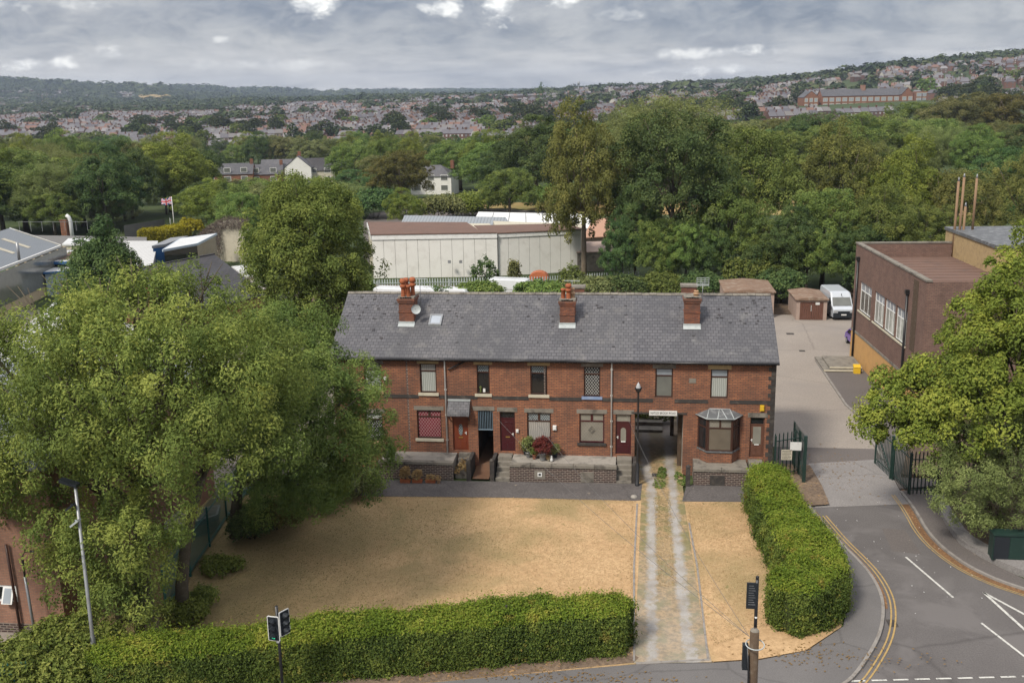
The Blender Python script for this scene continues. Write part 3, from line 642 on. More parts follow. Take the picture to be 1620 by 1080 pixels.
def roof(par,x0,x1,mat_,left=False,right=False):
    y0=YF-.30; z0=EZ+.06; sl=(RZ-z0)/(RYG-y0); yb=RYG+2.85; mb=MB(); t=.09
    a=x0-(.12 if left else 0); b=x1+(.14 if right else 0)
    P=[(y0,z0),(RYG,RZ),(yb,RZ-sl*(yb-RYG))]
    for (ya,za),(yc,zc) in zip(P[:-1],P[1:]):
        n=12 if ya==y0 else 4
        nx=max(2,int((b-a)/1.1)); rr=random.Random(int(x0*10)+n)
        # battens sag a little, so the slope is not perfectly flat
        g=[[(a+(b-a)*i/nx, ya+(yc-ya)*j/n, za+(zc-za)*j/n-(0 if i in(0,nx) or j in (0,n) else rr.uniform(0,.035))) for j in range(n+1)] for i in range(nx+1)]
        vs=[p for c in g for p in c]; mb.add(vs,[(i*(n+1)+j,(i+1)*(n+1)+j,(i+1)*(n+1)+j+1,i*(n+1)+j+1) for i in range(nx) for j in range(n)],0)
    prof=[(y0,z0),(RYG,RZ),(yb,P[2][1]),(yb,P[2][1]-t),(RYG,RZ-t),(y0,z0-t)]
    for X in (a,b): mb.add([(X,y,z) for y,z in prof],[(0,1,4,5),(1,2,3,4)])
    mb.add([(a,y0,z0),(b,y0,z0),(b,y0,z0-t),(a,y0,z0-t)],[(0,1,2,3)])
    rr=random.Random(int(x0*31))
    for k in range(26 if (left or right) else 12):
        x=rr.uniform(x0+.2,x1-.4) if not (left or right) else (rr.uniform(x0+.1,x0+2.6) if left else rr.uniform(x1-3.4,x1-.3)); y=rr.uniform(60.4,62.4)
        if k%3==0: x=rr.uniform(x0+.2,x1-.3); y=rr.uniform(58.6,62)
        slab(x,x+rr.uniform(.10,.22),y,y+rr.uniform(.05,.12),.002,.014,mb,1)
    rf=mb.build('roof',[M[mat_],M['slate_black']],par,fix=True)
    rt=MB(); n=int((b-a)/.45); 
    for i in range(n):
        xa=a+(b-a)*i/n; xb=a+(b-a)*(i+1)/n-.02; rz_=RZ+random.Random(i+int(x0*7)).uniform(-.012,.012)
        rt.add([(xa,RYG-.17,rz_-.07),(xa,RYG-.06,rz_+.03),(xa,RYG+.06,rz_+.03),(xa,RYG+.17,rz_-.07),(xb,RYG-.17,rz_-.07),(xb,RYG-.06,rz_+.03),(xb,RYG+.06,rz_+.03),(xb,RYG+.17,rz_-.07)],
               [(0,1,5,4),(1,2,6,5),(2,3,7,6),(0,3,2,1),(4,5,6,7)])
    rt.build('ridge_tiles',M['stone_grey'],rf)
    g=MB()
    n=10; 
    g.tube([(a,y0-.06,z0-.10),(b,y0-.06,z0-.10)],.06,8); g.build('gutter',M['black_metal'],par)
    return rf
def chimney(par,x,wx,y0,y1,ztop,pots,mat_='brick_chimney',cap=True,flash=True):
    zb=slope_z(y0)-.3; mb=MB().box(x-wx/2,y0,zb,x+wx/2,y1,ztop-.35)
    mb.box(x-wx/2-.05,y0-.05,ztop-.35,x+wx/2+.05,y1+.05,ztop-.22); mb.box(x-wx/2-.03,y0-.03,ztop-.95,x+wx/2+.03,y1+.03,ztop-.89); mb.box(x-wx/2-.09,y0-.09,ztop-.22,x+wx/2+.09,y1+.09,ztop-.08)
    st=mb.build('chimney_stack',M[mat_],par)
    c=MB(); 
    for i in range(6): c.obox((x+wx*(i/5-.5)*.8,(y0+y1)/2,ztop-.05),(.14,0,.02*((i%3)-1)),(0,(y1-y0)/2*.9,0),(0,0,.06))
    c.build('chimney_cap',M['stone_grey'],st)
    if flash: 
        zf=slope_z(y0); MB().add([(x-wx/2-.06,y0-.02,zf+.16),(x+wx/2+.06,y0-.02,zf+.16),(x+wx/2+.06,y0-.02,zf+.03),(x-wx/2-.06,y0-.02,zf+.03),(x+wx/2+.06,y0-.26,slope_z(y0-.26)+.03),(x-wx/2-.06,y0-.26,slope_z(y0-.26)+.03)],[(0,1,2,3),(3,2,4,5)]).build('flashing',M['lead'],st)
    for (dx,dy,h,style) in pots:
        p=(x+dx,(y0+y1)/2+dy,ztop-.02)
        if style=='louvre': pr=[(.15,0),(.13,h*.35),(.13,h*.5),(.19,h*.52),(.19,h*.66),(.14,h*.68),(.14,h*.74),(.2,h*.76),(.2,h*.9),(.13,h),(.05,h)]
        elif style=='plain': pr=[(.14,0),(.12,h*.8),(.15,h*.82),(.15,h),(.11,h),(.10,h*.7)]
        else: pr=[(.16,0),(.15,h*.4),(.2,h*.45),(.2,h*.55),(.13,h*.6),(.11,h*.8),(.16,h*.86),(.14,h),(.06,h*1.05)]
        MB().lathe(pr,p,12).build('chimney_pot',M['terracotta' if style!='buff' else 'buff_pot'],st)
    return st
NAMES=[('end brick terrace house at the left, half hidden by the big ash tree','slate'),
 ('brick terrace house with a skylight and a slate canopy over its red-brown door','slate_worn'),
 ('brick terrace house with the covered passage, maroon door and potted plants in front','slate'),
 ('brick terrace house with white lattice window over a blue sill, beside the drive','slate_worn'),
 ('end brick terrace house built over the drive, with a bay window and dark quoins','slate')]
houses=[]
for i,(lab,rm) in enumerate(NAMES):
    houses.append(thing('terraced_house',lab,'house',((XB[i]+XB[i+1])/2,YF,0),group='brick terrace houses beside the lawn'))
WIN={0:[rect(576,575,603,618),rect(577,653,606,697)],
 1:[rect(664.4,575,690.4,621),rect(660,648.5,698.6,693)],
 2:[rect(754,576.6,774.7,622.5),rect(839,578,865.8,624),rect(834,652.6,871.6,698)],
 3:[rect(923.4,579.7,949.7,627),rect(916.5,654,956,700)],
 4:[rect(1036.7,582.4,1064.5,628.6),rect(1124,584,1152,629.7)]}
DOOR={0:rect(625,652,648,712),1:rect(716.4,654,740.8,713.6),2:rect(791,651,815,716.5),3:rect(973.7,655,998.4,723.5),4:rect(1186,660,1209,725.5)}
del DOOR[0]
TR={1:660,2:662,3:668,4:672}
for k in DOOR: DOOR[k]=(DOOR[k][0],DOOR[k][1],ZT+.10,DOOR[k][3])
gx0,_=W(751.5,690); gx1,_=W(780.5,690); GIN=(gx0,gx1,0.,W(766,649)[1])
ARC=(.12,2.98,0.,W(1048,655)[1]); 
bx0,_=W(1106,690); bx1,_=W(1168,690); BAY=(bx0,bx1,ZT+.9,W(1137,655)[1])
HOLES={0:WIN[0],1:WIN[1]+[DOOR[1]],2:WIN[2]+[DOOR[2],GIN],3:WIN[3]+[DOOR[3]],4:WIN[4]+[DOOR[4],ARC,BAY]}
YBK=65.3; EZB=8.45
for i,h in enumerate(houses):
    a,b=XB[i],XB[i+1]; mb=MB(); small=[q for q in HOLES[i] if q not in (GIN,ARC)]
    panel(mb,a,b,0,EZ,YF,HOLES[i],.16)
    # rear wall with the passages left open
    bh=[q for q in HOLES[i] if q in (GIN,ARC)]; panel(mb,a,b,0,EZB,YBK,[(q[0],q[1],0,q[3]) for q in bh],-.1)
    if i==0: mb.add([(a,YF,0),(a,YBK,0),(a,YBK,EZB),(a,RYG,RZ-.12),(a,YF,EZ)],[(0,1,2,3,4)])
    if i==4: mb.add([(b,YF,0),(b,YBK,0),(b,YBK,EZB),(b,RYG,RZ-.12),(b,YF,EZ)],[(0,1,2,3,4)])
    # a dark room behind every opening
    for q in small: mb.box(q[0]-.02,YF+.20,q[2]-.02,q[1]+.02,YF+.9,q[3]+.02,1)
    mb.build('wall',[M['brick_red_warm' if i in(2,) else 'brick_red'],M['plastic_dark']],h,fix=False)
    # string course between the sills, with dog-tooth bricks under the gutter
    zs=(W((580 if i==0 else 810),629)[1]); sc=MB(); segs=[(a,b)]
    cut=[(q[0]-.12,q[1]+.12) for q in WIN[i] if q[2]>4]
    x=a
    for c0,c1 in sorted(cut): 
        if c0>x: sc.box(x,YF-.03,4.52,c0,YF+.05,4.75)
        x=c1
    sc.box(x,YF-.03,4.52,b,YF+.05,4.75); sc.build('string_course',M['stone_dark'],h)
    cb=MB(); n=int((b-a)/.62)
    for k in range(n): xx=a+.3+k*.62; cb.box(xx-.06,YF-.14,EZ-.16,xx+.06,YF,EZ-.03)
    cb.box(a,YF-.035,EZ-.22,b,YF+.02,EZ-.17); cb.build('eaves_brackets',M['brick_dark'],h)
    roof(h,a,b,NAMES[i][1],i==0,i==4)
H0,H1,H2,H3,H4=houses
window(H0,WIN[0][0],'glass_curtain','glass_lace',.24,sill='ochre_stone',lintel='stone_grey')
window(H0,WIN[0][1],'glass_white_lattice','glass_curtain',.24,sill='ochre_stone',lintel='stone_grey')
window(H1,WIN[1][0],'glass_curtain','glass_lace',.26,sill='cream',lintel='ochre_stone')
def drape(wo_,x0,x1,z0,z1,Y): pass
window(H1,WIN[1][1],'glass_red_lattice','glass_red_lattice',.24,True,sill='cream',lintel='stone_grey')
def items(wo_,x0,x1,z0,z1,Y):
    MB().lathe([(.05,0),(.07,.1),(.04,.2),(.1,.34),(.02,.4)],(x0+.22,Y-.03,z0+.06),8).build('ornament',M['leaf_pale'],wo_)
    MB().box(x0+.36,Y-.03,z0+.055,x0+.50,Y-.015,z0+.30).build('ornament',M['white_paint'],wo_)
window(H2,WIN[2][0],'glass_dark','glass_lead_top',.27,sill='cream',lintel='ochre_stone',extra=items)
window(H2,WIN[2][1],'glass_dark','glass_lead_top',.27,sill='cream',lintel='ochre_stone')
window(H2,WIN[2][2],'glass_lace','glass_lead_top',.30,True,sill='stone_dark',lintel='stone_grey')
window(H3,WIN[3][0],'glass_white_lattice','glass_white_lattice',.26,sill='blue_paint',lintel='stone_grey')
def motif(wo_,x0,x1,z0,z1,Y):
    cx,cz=(x0+x1)/2,z0+(z1-z0)*.40; m_=MB()
    for s in (.20,.10):
        P=[(cx,Y-.014,cz+s*1.3),(cx+s,Y-.014,cz),(cx,Y-.014,cz-s*1.0),(cx-s,Y-.014,cz)]
        for a,b in zip(P,P[1:]+P[:1]): m_.bar(a,b,.016,.01)
    m_.build('lead_motif',M['plastic_dark'],wo_)
window(H3,WIN[3][1],'glass_obscure','glass_frost',.27,True,frame='door_maroon',sill='stone_dark',lintel='stone_grey',extra=motif)
window(H4,WIN[4][0],'glass_grey','glass_painted_sky',.26,sill=None,lintel='stone_grey')
window(H4,WIN[4][1],'glass_curtain','glass_painted_sky',.27,sill=None,lintel='ochre_stone')
door(H1,DOOR[1],W(728,TR[1])[1],'door_red_brown','glass_dark','oval','glossy red-brown door with oval leaded glass')
door(H2,DOOR[2],W(803,TR[2])[1],'door_maroon','glass_dark','six','dark maroon panelled door with a brass letterbox')
door(H3,DOOR[3],W(988,TR[3])[1],'door_maroon','glass_frost','arch','maroon door with an arched frosted pane')
door(H4,DOOR[4],W(1197,TR[4])[1],'door_old_brown','glass_dark','old','worn brown door with a large frosted pane')
for h,k in ((H2,2),(H3,3),(H4,4)):
    q=DOOR[k]; MB().box(q[0]-.15,YF-.02,q[3],q[1]+.15,YF+.10,q[3]+.27).build('lintel',M['stone_grey'],h)
# slate canopy over the second door
c0,c1=W(709.6,640)[0],W(744,640)[0]; cz0,cz1=W(727,650)[1],W(727,632)[1]
cn=MB(); nseg=6
for k in range(nseg):
    t0,t1=k/nseg,(k+1)/nseg; f=lambda t:(YF-.62+.62*t**1.5, cz0+(cz1-cz0)*t-.10+.1*t)
    (ya,za),(yb_,zb_)=f(t0),f(t1); cn.add([(c0,ya,za),(c1,ya,za),(c1,yb_,zb_),(c0,yb_,zb_)],[(0,1,2,3)]); cn.add([(c0,ya,za),(c0,yb_,zb_),(c0,YF,zb_),(c0,YF,za)],[(0,1,2,3)]); cn.add([(c1,ya,za),(c1,yb_,zb_),(c1,YF,zb_),(c1,YF,za)],[(0,1,2,3)])
cn.box(c0,YF-.62,cz0-.15,c1,YF-.02,cz0-.101); cno=cn.build('canopy',M['slate'],H1)
MB().box(c0-.02,YF-.12,cz1-.06,c1+.02,YF-.01,cz1+.04).build('flashing',M['lead'],cno)
for x in (c0+.08,c1-.08): MB().bar((x,YF,cz0-.6),(x,YF-.5,cz0-.16),.06).build('bracket',M['dark_brown_wood'],cno)
# passage through the third house: slatted grille over it
pg=MB(); za=W(766,679)[1]
for k in range(11): x=gx0+.05+(gx1-gx0-.1)*k/10; pg.box(x-.014,YF+.06,za,x+.014,YF+.09,GIN[3])
pg.box(gx0,YF+.05,za-.06,gx1,YF+.10,za+.0); pg.build('passage_grille',M['blue_grey_metal'],H2)
tn=MB(); tn.add([(gx0,YF+.16,0),(gx0,YBK,0),(gx0,YBK,GIN[3]),(gx0,YF+.16,GIN[3])],[(0,1,2,3)]); tn.add([(gx1,YF+.16,0),(gx1,YBK,0),(gx1,YBK,GIN[3]),(gx1,YF+.16,GIN[3])],[(0,1,2,3)]); tn.add([(gx0,YF+.16,GIN[3]),(gx1,YF+.16,GIN[3]),(gx1,YBK,GIN[3]),(gx0,YBK,GIN[3])],[(0,1,2,3)])
tn.add([(gx0,YF+5.5,0),(gx1,YF+5.5,0),(gx1,YF+5.5,GIN[3]),(gx0,YF+5.5,GIN[3])],[(0,1,2,3)],1)
tn.build('passage',mats('brick_dark','plastic_dark'),H2,fix=False)
MB().box(gx0-.1,YF-.02,GIN[3],gx1+.1,YF+.10,GIN[3]+.25).build('lintel',M['stone_grey'],H2)
# drive-through under the last house
A0,A1,_,AZ=ARC; tn=MB()
tn.add([(A0,YF+.16,0),(A0,YBK,0),(A0,YBK,AZ),(A0,YF+.16,AZ)],[(0,1,2,3)],0); tn.add([(A1,YF+.16,0),(A1,YBK,0),(A1,YBK,AZ),(A1,YF+.16,AZ)],[(0,1,2,3)],1); tn.add([(A0,YF+.16,AZ),(A1,YF+.16,AZ),(A1,YBK,AZ),(A0,YBK,AZ)],[(0,1,2,3)],2)
tn.build('archway',mats('passage_wall','passage_wall','wood_weathered'),H4,fix=False)
MB().box(A0-.2,YF-.03,AZ,A1+.2,YF+.13,AZ+.12).build('arch_beam',M['stone_dark'],H4)
for q in ((A1-.26,1.2),(A1-.5,6.9)): MB().box(q[0],YF+q[1],0,q[0]+.24,YF+q[1]+.25,AZ-.01).build('arch_post',M['wood_weathered'],H4)
# quoins, the blind stone plaque
qb=MB(); z=.0; k=0
while z<EZ-.25: wq=.42 if k%2 else .26; qb.box(8.23-wq,YF-.022,z+.01,8.245,YF+.3+wq*.4,z+.25); z+=.26; k+=1
tag(qb.build('quoins',M['stone_dark'],H4),'sooty alternating corner stones')
q=rect(1090,598.5,1101,605.7); MB().box(q[0],YF-.02,q[2],q[1],YF+.02,q[3]).build('stone_plaque',M['stone_grey'],H4)
# bay window
z0b,z1b=ZT,W(1137,658)[1]+.05; bp=lambda e:[(bx0-.05-e,YF-.001),(bx0+.42-e*.4,YF-.72-e),(bx1-.42+e*.4,YF-.72-e),(bx1+.05+e,YF-.001)]
zsill=W(1137,713,YF-.7)[1]; by=MB(); by.prism(bp(0),ZT-.02,zsill-.10); bo=by.build('bay_window',M['brick_red'],H4)
MB().prism(bp(.07),zsill-.10,zsill).build('sill',M['lead_dark'],bo)
fr=MB(); gl=MB(); gl2=MB(); gl3=MB(); P=bp(0)
for s,(a,b) in enumerate(zip(P[:-1],P[1:])):
    a3,b3=np.array([*a,0.]),np.array([*b,0.]); d=b3-a3; L_=np.linalg.norm(d); d/=L_; nrm=np.array([d[1],-d[0],0]); zt_=z1b; zm=zsill+(zt_-zsill)*.72; up=np.array([0,0,1.])
    for t in (.04,L_-.04): fr.obox(a3+d*t+up*(zsill+zt_)/2,d*.055,nrm*.045,up*(zt_-zsill)/2)
    for z_ in (zsill+.04,zm,zt_-.04): fr.obox(a3+d*L_/2+up*z_,d*(L_/2-.05),nrm*.04,up*.035)
    if s==1: fr.obox(a3+d*L_/2+up*(zm+zt_)/2,d*.05,nrm*.038,up*(zt_-zm)/2)
    tgt=gl if s==1 else gl2
    tgt.obox(a3+d*L_/2+up*(zsill+zm)/2,d*(L_/2-.06),nrm*.008,up*(zm-zsill)/2*.95); (gl3 if s==1 else gl2).obox(a3+d*L_/2+up*(zt_+zm)/2,d*(L_/2-.06),nrm*.008,up*(zt_-zm)/2*.85)
fr.build('frame',M['dark_brown_wood'],bo); tag(gl.build('pane',M['glass_board'],bo),'brown blanked centre pane'); gl2.build('pane',M['glass_dark'],bo); gl3.build('pane',M['glass_obscure'],bo)
rb=MB(); Q_=bp(.17); zt_=z1b; apex=((bx0+bx1)/2,YF-.001,zt_+.42); rim=[(*p,zt_+.05) for p in Q_]
hipL=((bx0+.55),YF-.001,zt_+.40); hipR=((bx1-.55),YF-.001,zt_+.40)
rb.add(rim+[hipL,hipR],[(0,1,4),(1,2,5,4),(2,3,5)]); rb.add([(*p,zt_) for p in Q_]+rim,[(0,1,5,4),(1,2,6,5),(2,3,7,6),(3,2,1,0)])
rbo=rb.build('bay_roof',M['lead_dark'],bo); rl=MB()
for a,b in ((rim[1],hipL),(rim[2],hipR),(((rim[1][0]*.6+rim[2][0]*.4),rim[1][1],rim[1][2]),(apex[0],apex[1],hipL[2])),(((rim[1][0]*.25+rim[2][0]*.75),rim[1][1],rim[1][2]),(apex[0]+.1,apex[1],hipL[2])),(hipL,hipR),(rim[0],rim[1]),(rim[1],rim[2]),(rim[2],rim[3])): rl.tube([a,b],.028,6)
rl.build('lead_roll',M['lead'],rbo)
MB().box(bx0-.02,YF+.02,BAY[2],bx1,YF+.6,BAY[3],0).build('bay_room',M['plastic_dark'],bo)
# chimneys
zt1=W(645,479,60.6)[1]
chimney(H0,W(645,495,60.6)[0],.92,60.2,61.5,W(645,472,60.2)[1]+.05,[(-.22,-.3,1.15,'louvre'),(.12,-.3,.75,'plain'),(-.15,.25,1.1,'louvre'),(.28,.2,1.15,'louvre')])
chimney(H2,W(898,495,60.6)[0],.90,60.2,61.4,W(898,476,60.2)[1]+.05,[(-.28,0,.62,'plain'),(.05,-.1,.95,'louvre'),(.26,.2,.62,'buff')])
chimney(H4,W(1094.5,495,60.6)[0],.92,60.2,61.1,W(1094,472,60.2)[1]+.05,[(.24,.1,.35,'buff')])
for (h,px,w_,py,pots) in ((H4,1090,.95,453,[(.2,0,.35,'buff')]),(H3,916,.7,455,[]),):
    x,zt=W(px,py,64.6); mb=MB().box(x-w_/2,64.3,7.5,x+w_/2,65.1,zt); st=mb.build('chimney_stack',M['brick_chimney'],h); MB().box(x-w_/2-.07,64.25,zt,x+w_/2+.07,65.15,zt+.12).build('chimney_cap',M['stone_grey'],st)
# skylight
sx0,_=W(678,506,60.2); sx1,_=W(698,506,60.2)
yb_,yt_=None,None
for y in np.linspace(58,62.5,200):
    p=proj(-11.5,y,slope_z(y)+.05)
    if yb_ is None and p[1]<514.5: yb_=y
    if yt_ is None and p[1]<498.5: yt_=y
sk=MB(); w0=.09
slab(sx0,sx0+w0,yb_,yt_,-.05,.11,sk); slab(sx1-w0,sx1,yb_,yt_,-.05,.11,sk); slab(sx0+w0,sx1-w0,yb_,yb_+w0,-.05,.11,sk); slab(sx0+w0,sx1-w0,yt_-w0,yt_,-.05,.11,sk)
so_=sk.build('skylight',M['grey_metal'],H1); g_=MB(); slab(sx0+w0,sx1-w0,yb_+w0,yt_-w0,.0,.07,g_); g_.build('pane',M['skylight'],so_)
# sooty streaks where old pipes ran down the wall, and the joint between two builds
for hh_,px in ((H1,645),(H2,862)):
    x,_=W(px,620); tag(MB().box(x-.045,YF-.006,ZT+.1 if px<700 else 4.8,x+.045,YF-.001,EZ-.25).build('wall_joint',M['brick_dark'],hh_),'dark sooty upright joint')
# pipes
def pipe(par,px,py0,z1=None,mat_='white_paint',r=.045):
    x,z0=W(px,py0); mb=MB(); Y=YF-.09; z1=z1 or EZ-.02
    mb.tube([(x,Y,z0),(x,Y,z1-.25),(x,Y-.16,z1-.02)],r,8)
    z=z0+.8
    while z<z1-.5: mb.box(x-.07,Y-.02,z,x+.07,YF-.001,z+.05); z+=1.6
    return mb.build('downpipe',M[mat_],par)
pipe(H1,708.5,715); pipe(H3,967,726)
x,z=W(709,584); x2,z2=W(744,567); tag(MB().tube([(x,YF-.09,z),(x+.1,YF-.09,z+.05),(x2,YF-.12,z2),(x2,YF-.3,EZ)],.045,8).build('downpipe',M['black_metal'],H1),'black sloping waste pipe')
# alarm boxes, meter box, dish, aerials, street sign: fixed to the houses but things of their own
def abox(px,py,w_,h_,name,lab,cat,mat_,dome=False,Y=YF):
    x,z=W(px,py,Y); mb=MB().box(x-w_/2,Y-.10,z-h_/2,x+w_/2,Y-.002,z+h_/2); mb.box(x-w_/2+.03,Y-.13,z-h_/2+.04,x+w_/2-.03,Y-.10,z+h_/2-.04)
    o=mb.build(name,M[mat_]); return tag(o,lab,cat)
abox(610,599.5,.22,.30,'alarm_box','white alarm box on the brick wall of the left end house','alarm','white_paint')
abox(1205.5,645,.24,.36,'alarm_box','yellow alarm box above the worn brown door','alarm','yellow_plastic')
abox(818.5,681,.16,.20,'door_number','small white plate beside the maroon door with brass letterbox','plate','white_paint')
abox(877.5,676,.22,.30,'meter_box','white box on the wall right of the potted plants','box','white_paint')
sg=thing('street_sign','white street name sign over the archway, black lettering','sign',(W(1049,652)[0],YF-.05,W(1049,656)[1])); q=rect(1027,649,1071,656.5)
MB().box(q[0],YF-.09,q[2],q[1],YF-.035,q[3]).build('sign_board',M['skin_of_sign'],sg)
def _n(): pass
def text(par,s,x,y,z,size,mat_='ink',name='lettering',rot=(math.pi/2,0,0),w_=None):
    cu=bpy.data.curves.new(name,'FONT'); cu.body=s; cu.size=size; cu.align_x='CENTER'; cu.align_y='CENTER'; cu.extrude=.002
    t=bpy.data.objects.new(name,cu); COL.objects.link(t); bpy.context.view_layer.update()
    me=bpy.data.meshes.new_from_object(t); bpy.data.objects.remove(t); me.name=name; me.materials.clear(); me.materials.append(M[mat_])
    R_=Matrix.Rotation(rot[2],4,'Z')@Matrix.Rotation(rot[0],4,'X'); me.transform(R_)
    if w_:
        xs=[v.co.length for v in me.vertices]; k=w_/2/max(xs); me.transform(Matrix.Diagonal((k,k,1,1)) if abs(rot[2])<.1 else Matrix.Diagonal((k,k,1,1)))
    r=rootof(par); o=objof(name,me,par,np.array([x,y,z])-np.array(r.location)); return o
text(sg,'HATLEY BROOK ROAD',(q[0]+q[1])/2,YF-.094,(q[2]+q[3])/2,.20,w_=(q[1]-q[0])*.9)
# satellite dish on the first chimney
x,z=W(658,489,60.1); ds_=MB().lathe([(.02,0),(.16,.02),(.26,.06),(.30,.10)],(0,0,0),14)
o=ds_.build('satellite_dish',M['lead'],loc=(0,0,0)); o.location=(x,60.05,z); o.rotation_euler=(math.radians(75),0,math.radians(20)); tag(o,'pale satellite dish on the left chimney stack','satellite dish')
def aerial(px,py,Y,ht,lab,kind='yagi'):
    x,z=W(px,py,Y); t=thing('tv_aerial',lab,'aerial',(x,Y,z-ht)); MB().tube([(x,Y,z-ht),(x,Y,z)],.02,6).build('mast',M['grey_metal'],t); m_=MB()
    if kind=='yagi':
        m_.bar((x-.5,Y,z-.05),(x+.5,Y-.3,z+.02),.03)
        for k in range(8): xx=x-.45+k*.13; m_.bar((xx,Y-.25-k*.03,z-.03),(xx,Y+.25-k*.03,z-.03),.012)
    else:
        m_.box(x-.38,Y-.02,z-.15,x+.38,Y+.02,z-.12); 
        for k in range(5): m_.bar((x-.38,Y,z-.20+k*.12),(x+.38,Y,z-.17+k*.12),.025)
        for k in range(4): m_.bar((x-.36+k*.24,Y,z-.25),(x-.36+k*.24,Y,z+.32),.02)
    m_.build('antenna',M['lead'],t)
aerial(664,440,61.6,2.6,'thin black television mast on the left chimney')
aerial(1112,447,61.8,1.2,'square mesh television aerial beside the right chimney','grid')
aerial(905,443,63.5,1.8,'television aerial behind the middle chimney')
# ---- raised forecourts, coping, piers and steps
def forecourt(lab,x0,x1,yf,col='concrete'):
    t=thing('forecourt',lab,'forecourt',((x0+x1)/2,yf,0)); MB().box(x0+.05,yf+.12,0,x1-.05,YF-.003,ZT-.04).build('terrace_slab',M[col],t)
    MB().box(x0,yf,0,x1,yf+.118,ZT-.14).build('retaining_wall',M['brick_dark'],t); mb=MB()
    n=max(2,int((x1-x0)/1.1))
    for k in range(n): mb.box(x0+(x1-x0)*k/n+.006-.02,yf-.07,ZT-.138,x0+(x1-x0)*(k+1)/n-.006+.02,yf+.30,ZT+.02)
    mb.build('coping',M['stone_grey'],t); return t
yf=at(950,766)[1]
fxs=[(W(599,745,yf)[0],W(717,745,yf)[0]),(W(806,745,yf)[0],W(975,745,yf)[0]),(W(1097,748,yf)[0],W(1186,748,yf)[0])]
f1=forecourt('raised forecourt of the left houses, mossy slab above a sooty brick wall',*fxs[0],yf)
f2=forecourt('long raised concrete forecourt with the potted plants on it',*fxs[1],yf)
f3=forecourt('short raised forecourt in front of the bay window',*fxs[2],yf,'stone_grey')
x,z=W(854,754,yf); tag(MB().box(x-.32,yf-.02,.25,x+.32,yf+.0,.80).build('vent_surround',M['stone_grey'],f2)); MB().box(x-.13,yf-.05,.40,x+.13,yf-.021,.66).box(x-.07,yf-.055,.47,x+.07,yf-.05,.6,1).build('cellar_vent',mats('white_paint','plastic_dark'),f2)
x,_=W(929,754,yf); MB().box(x-.38,yf-.02,.12,x+.38,yf,.75).build('vent_surround',M['stone_grey'],f2)
x,_=W(1135,754,yf); MB().box(x-.42,yf-.02,.12,x+.42,yf,.75).build('vent_surround',M['stone_dark'],f3)
def steps(lab,x0,x1,y0,n,piers=()):
    t=thing('front_steps',lab,'steps',((x0+x1)/2,y0,0)); r=ZT/n; mb=MB(); g=(YF-.45-y0)/n
    for k in range(n): 
        ya=y0+(0 if k==0 else .35+(k-1)*.30); yb2=YF-.003 if k==n-1 else y0+.35+k*.30
        mb.box(x0+.02*k,ya,0,x1-.02*k,YF-.003-.001*k,r*(k+1)) if False else mb.box(x0,ya,(0 if k==0 else r*k+.001),x1,YF-.004,r*(k+1))
    mb.build('step_flight',M['stone_grey'],t)
    for (a,b,c,d) in piers:
        p=MB().box(a,b,0,a+.26,b+.26,d); p.lathe([(.15,0),(.16,.06),(.11,.13),(.02,.17)],(a+.13,b+.13,d),10); p.build('gate_pier',M['stone_dark'],t)
        MB().box(a+.03,b+.26,0,a+.23,YF-.01,c).build('side_wall',M['stone_dark'],t)
    return t
def SX(px): return W(px,750,yf)[0]
steps('worn stone steps up to the red-brown door, weeds on them',SX(719),SX(739),yf+.35,5,[(SX(738),yf-.05,1.15,1.25)])
steps('stone steps up to the maroon door with brass letterbox',SX(784),SX(806),yf-.05,5,[(SX(775),yf-.05,1.15,1.25)])
steps('stone steps beside the drive up to the door with arched pane',SX(975),SX(999),yf-.1,5,[(SX(1000),yf-.05,1.12,1.2)])
steps('stone steps at the right end up to the worn brown door',SX(1188),SX(1211),yf+.1,4)
tag(MB().box(A1+.12,yf-.25,0,A1+.36,yf-.01,1.25).lathe([(.14,0),(.15,.06),(.1,.13),(.02,.17)],(A1+.24,yf-.13,1.25),10).build('gate_post',M['stone_dark']),'dark stone gate post right of the drive, in front of the bay','post')
mb=MB().add([(gx0+.06,yf+.02,.14),(gx1-.06,yf+.02,.14),(gx1-.06,YF+.3,.30),(gx0+.06,YF+.3,.30),(gx1-.06,YF+5.4,.30),(gx0+.06,YF+5.4,.30)],[(0,1,2,3),(3,2,4,5)]); tag(mb.build('passage_floor',M['ginnel_floor']),kind='structure')
# ================================================================ other buildings
def onpl(px,py,P,n):
    r=ray(px,py); P=np.array(P,float); t=((P-CAMP)@n)/(r@n); return CAMP+r*t
def xf(mb,P,ex,ey,a=0):
    P,ex,ey=[np.array(q,float) for q in (P,ex,ey)]; ez=np.array([0,0,1.])
    mb.v[a:]=[tuple(P+ex*v[0]+ey*v[1]+ez*v[2]) for v in mb.v[a:]]; return mb
def V3(p,z): return np.array([p[0],p[1],z])
# ---- brown brick hall on the right
ZH=9.85; P0=V3(at(1355,385,ZH),0); P1=V3(at(1467,446,ZH),0); L1=np.linalg.norm(P1-P0); e1=(P1-P0)/L1; e2=np.array([-e1[1],e1[0],0])
hall=thing('brick_hall','flat-roofed brown brick hall at the right with orange painted ground floor','building',P0)
def hx(px,py): p=onpl(px,py,P0,e2); return (p-P0)@e1,p[2]
wins=[(1361,445,1377,494),(1384,461,1397,511),(1400.5,474,1414,526),(1418,488,1433,533)]
HW=[]
for l,t,r,b in wins:
    x0,za=hx(l,t); x1,zb=hx(r,b); zt=5.0 if False else (za+hx(r,t+8)[1])/2; HW.append((x0,x1))
ztw=hx(1361,444)[1]; zbw=hx(1361,492)[1]
HO=[(a,b,zbw,ztw) for a,b in HW]
mb=MB(); panel(mb,0,L1,2.55,ZH,0,HO,.18); panel(mb,0,L1,0,2.55,-.0,[],.1,1)
WD=15.5
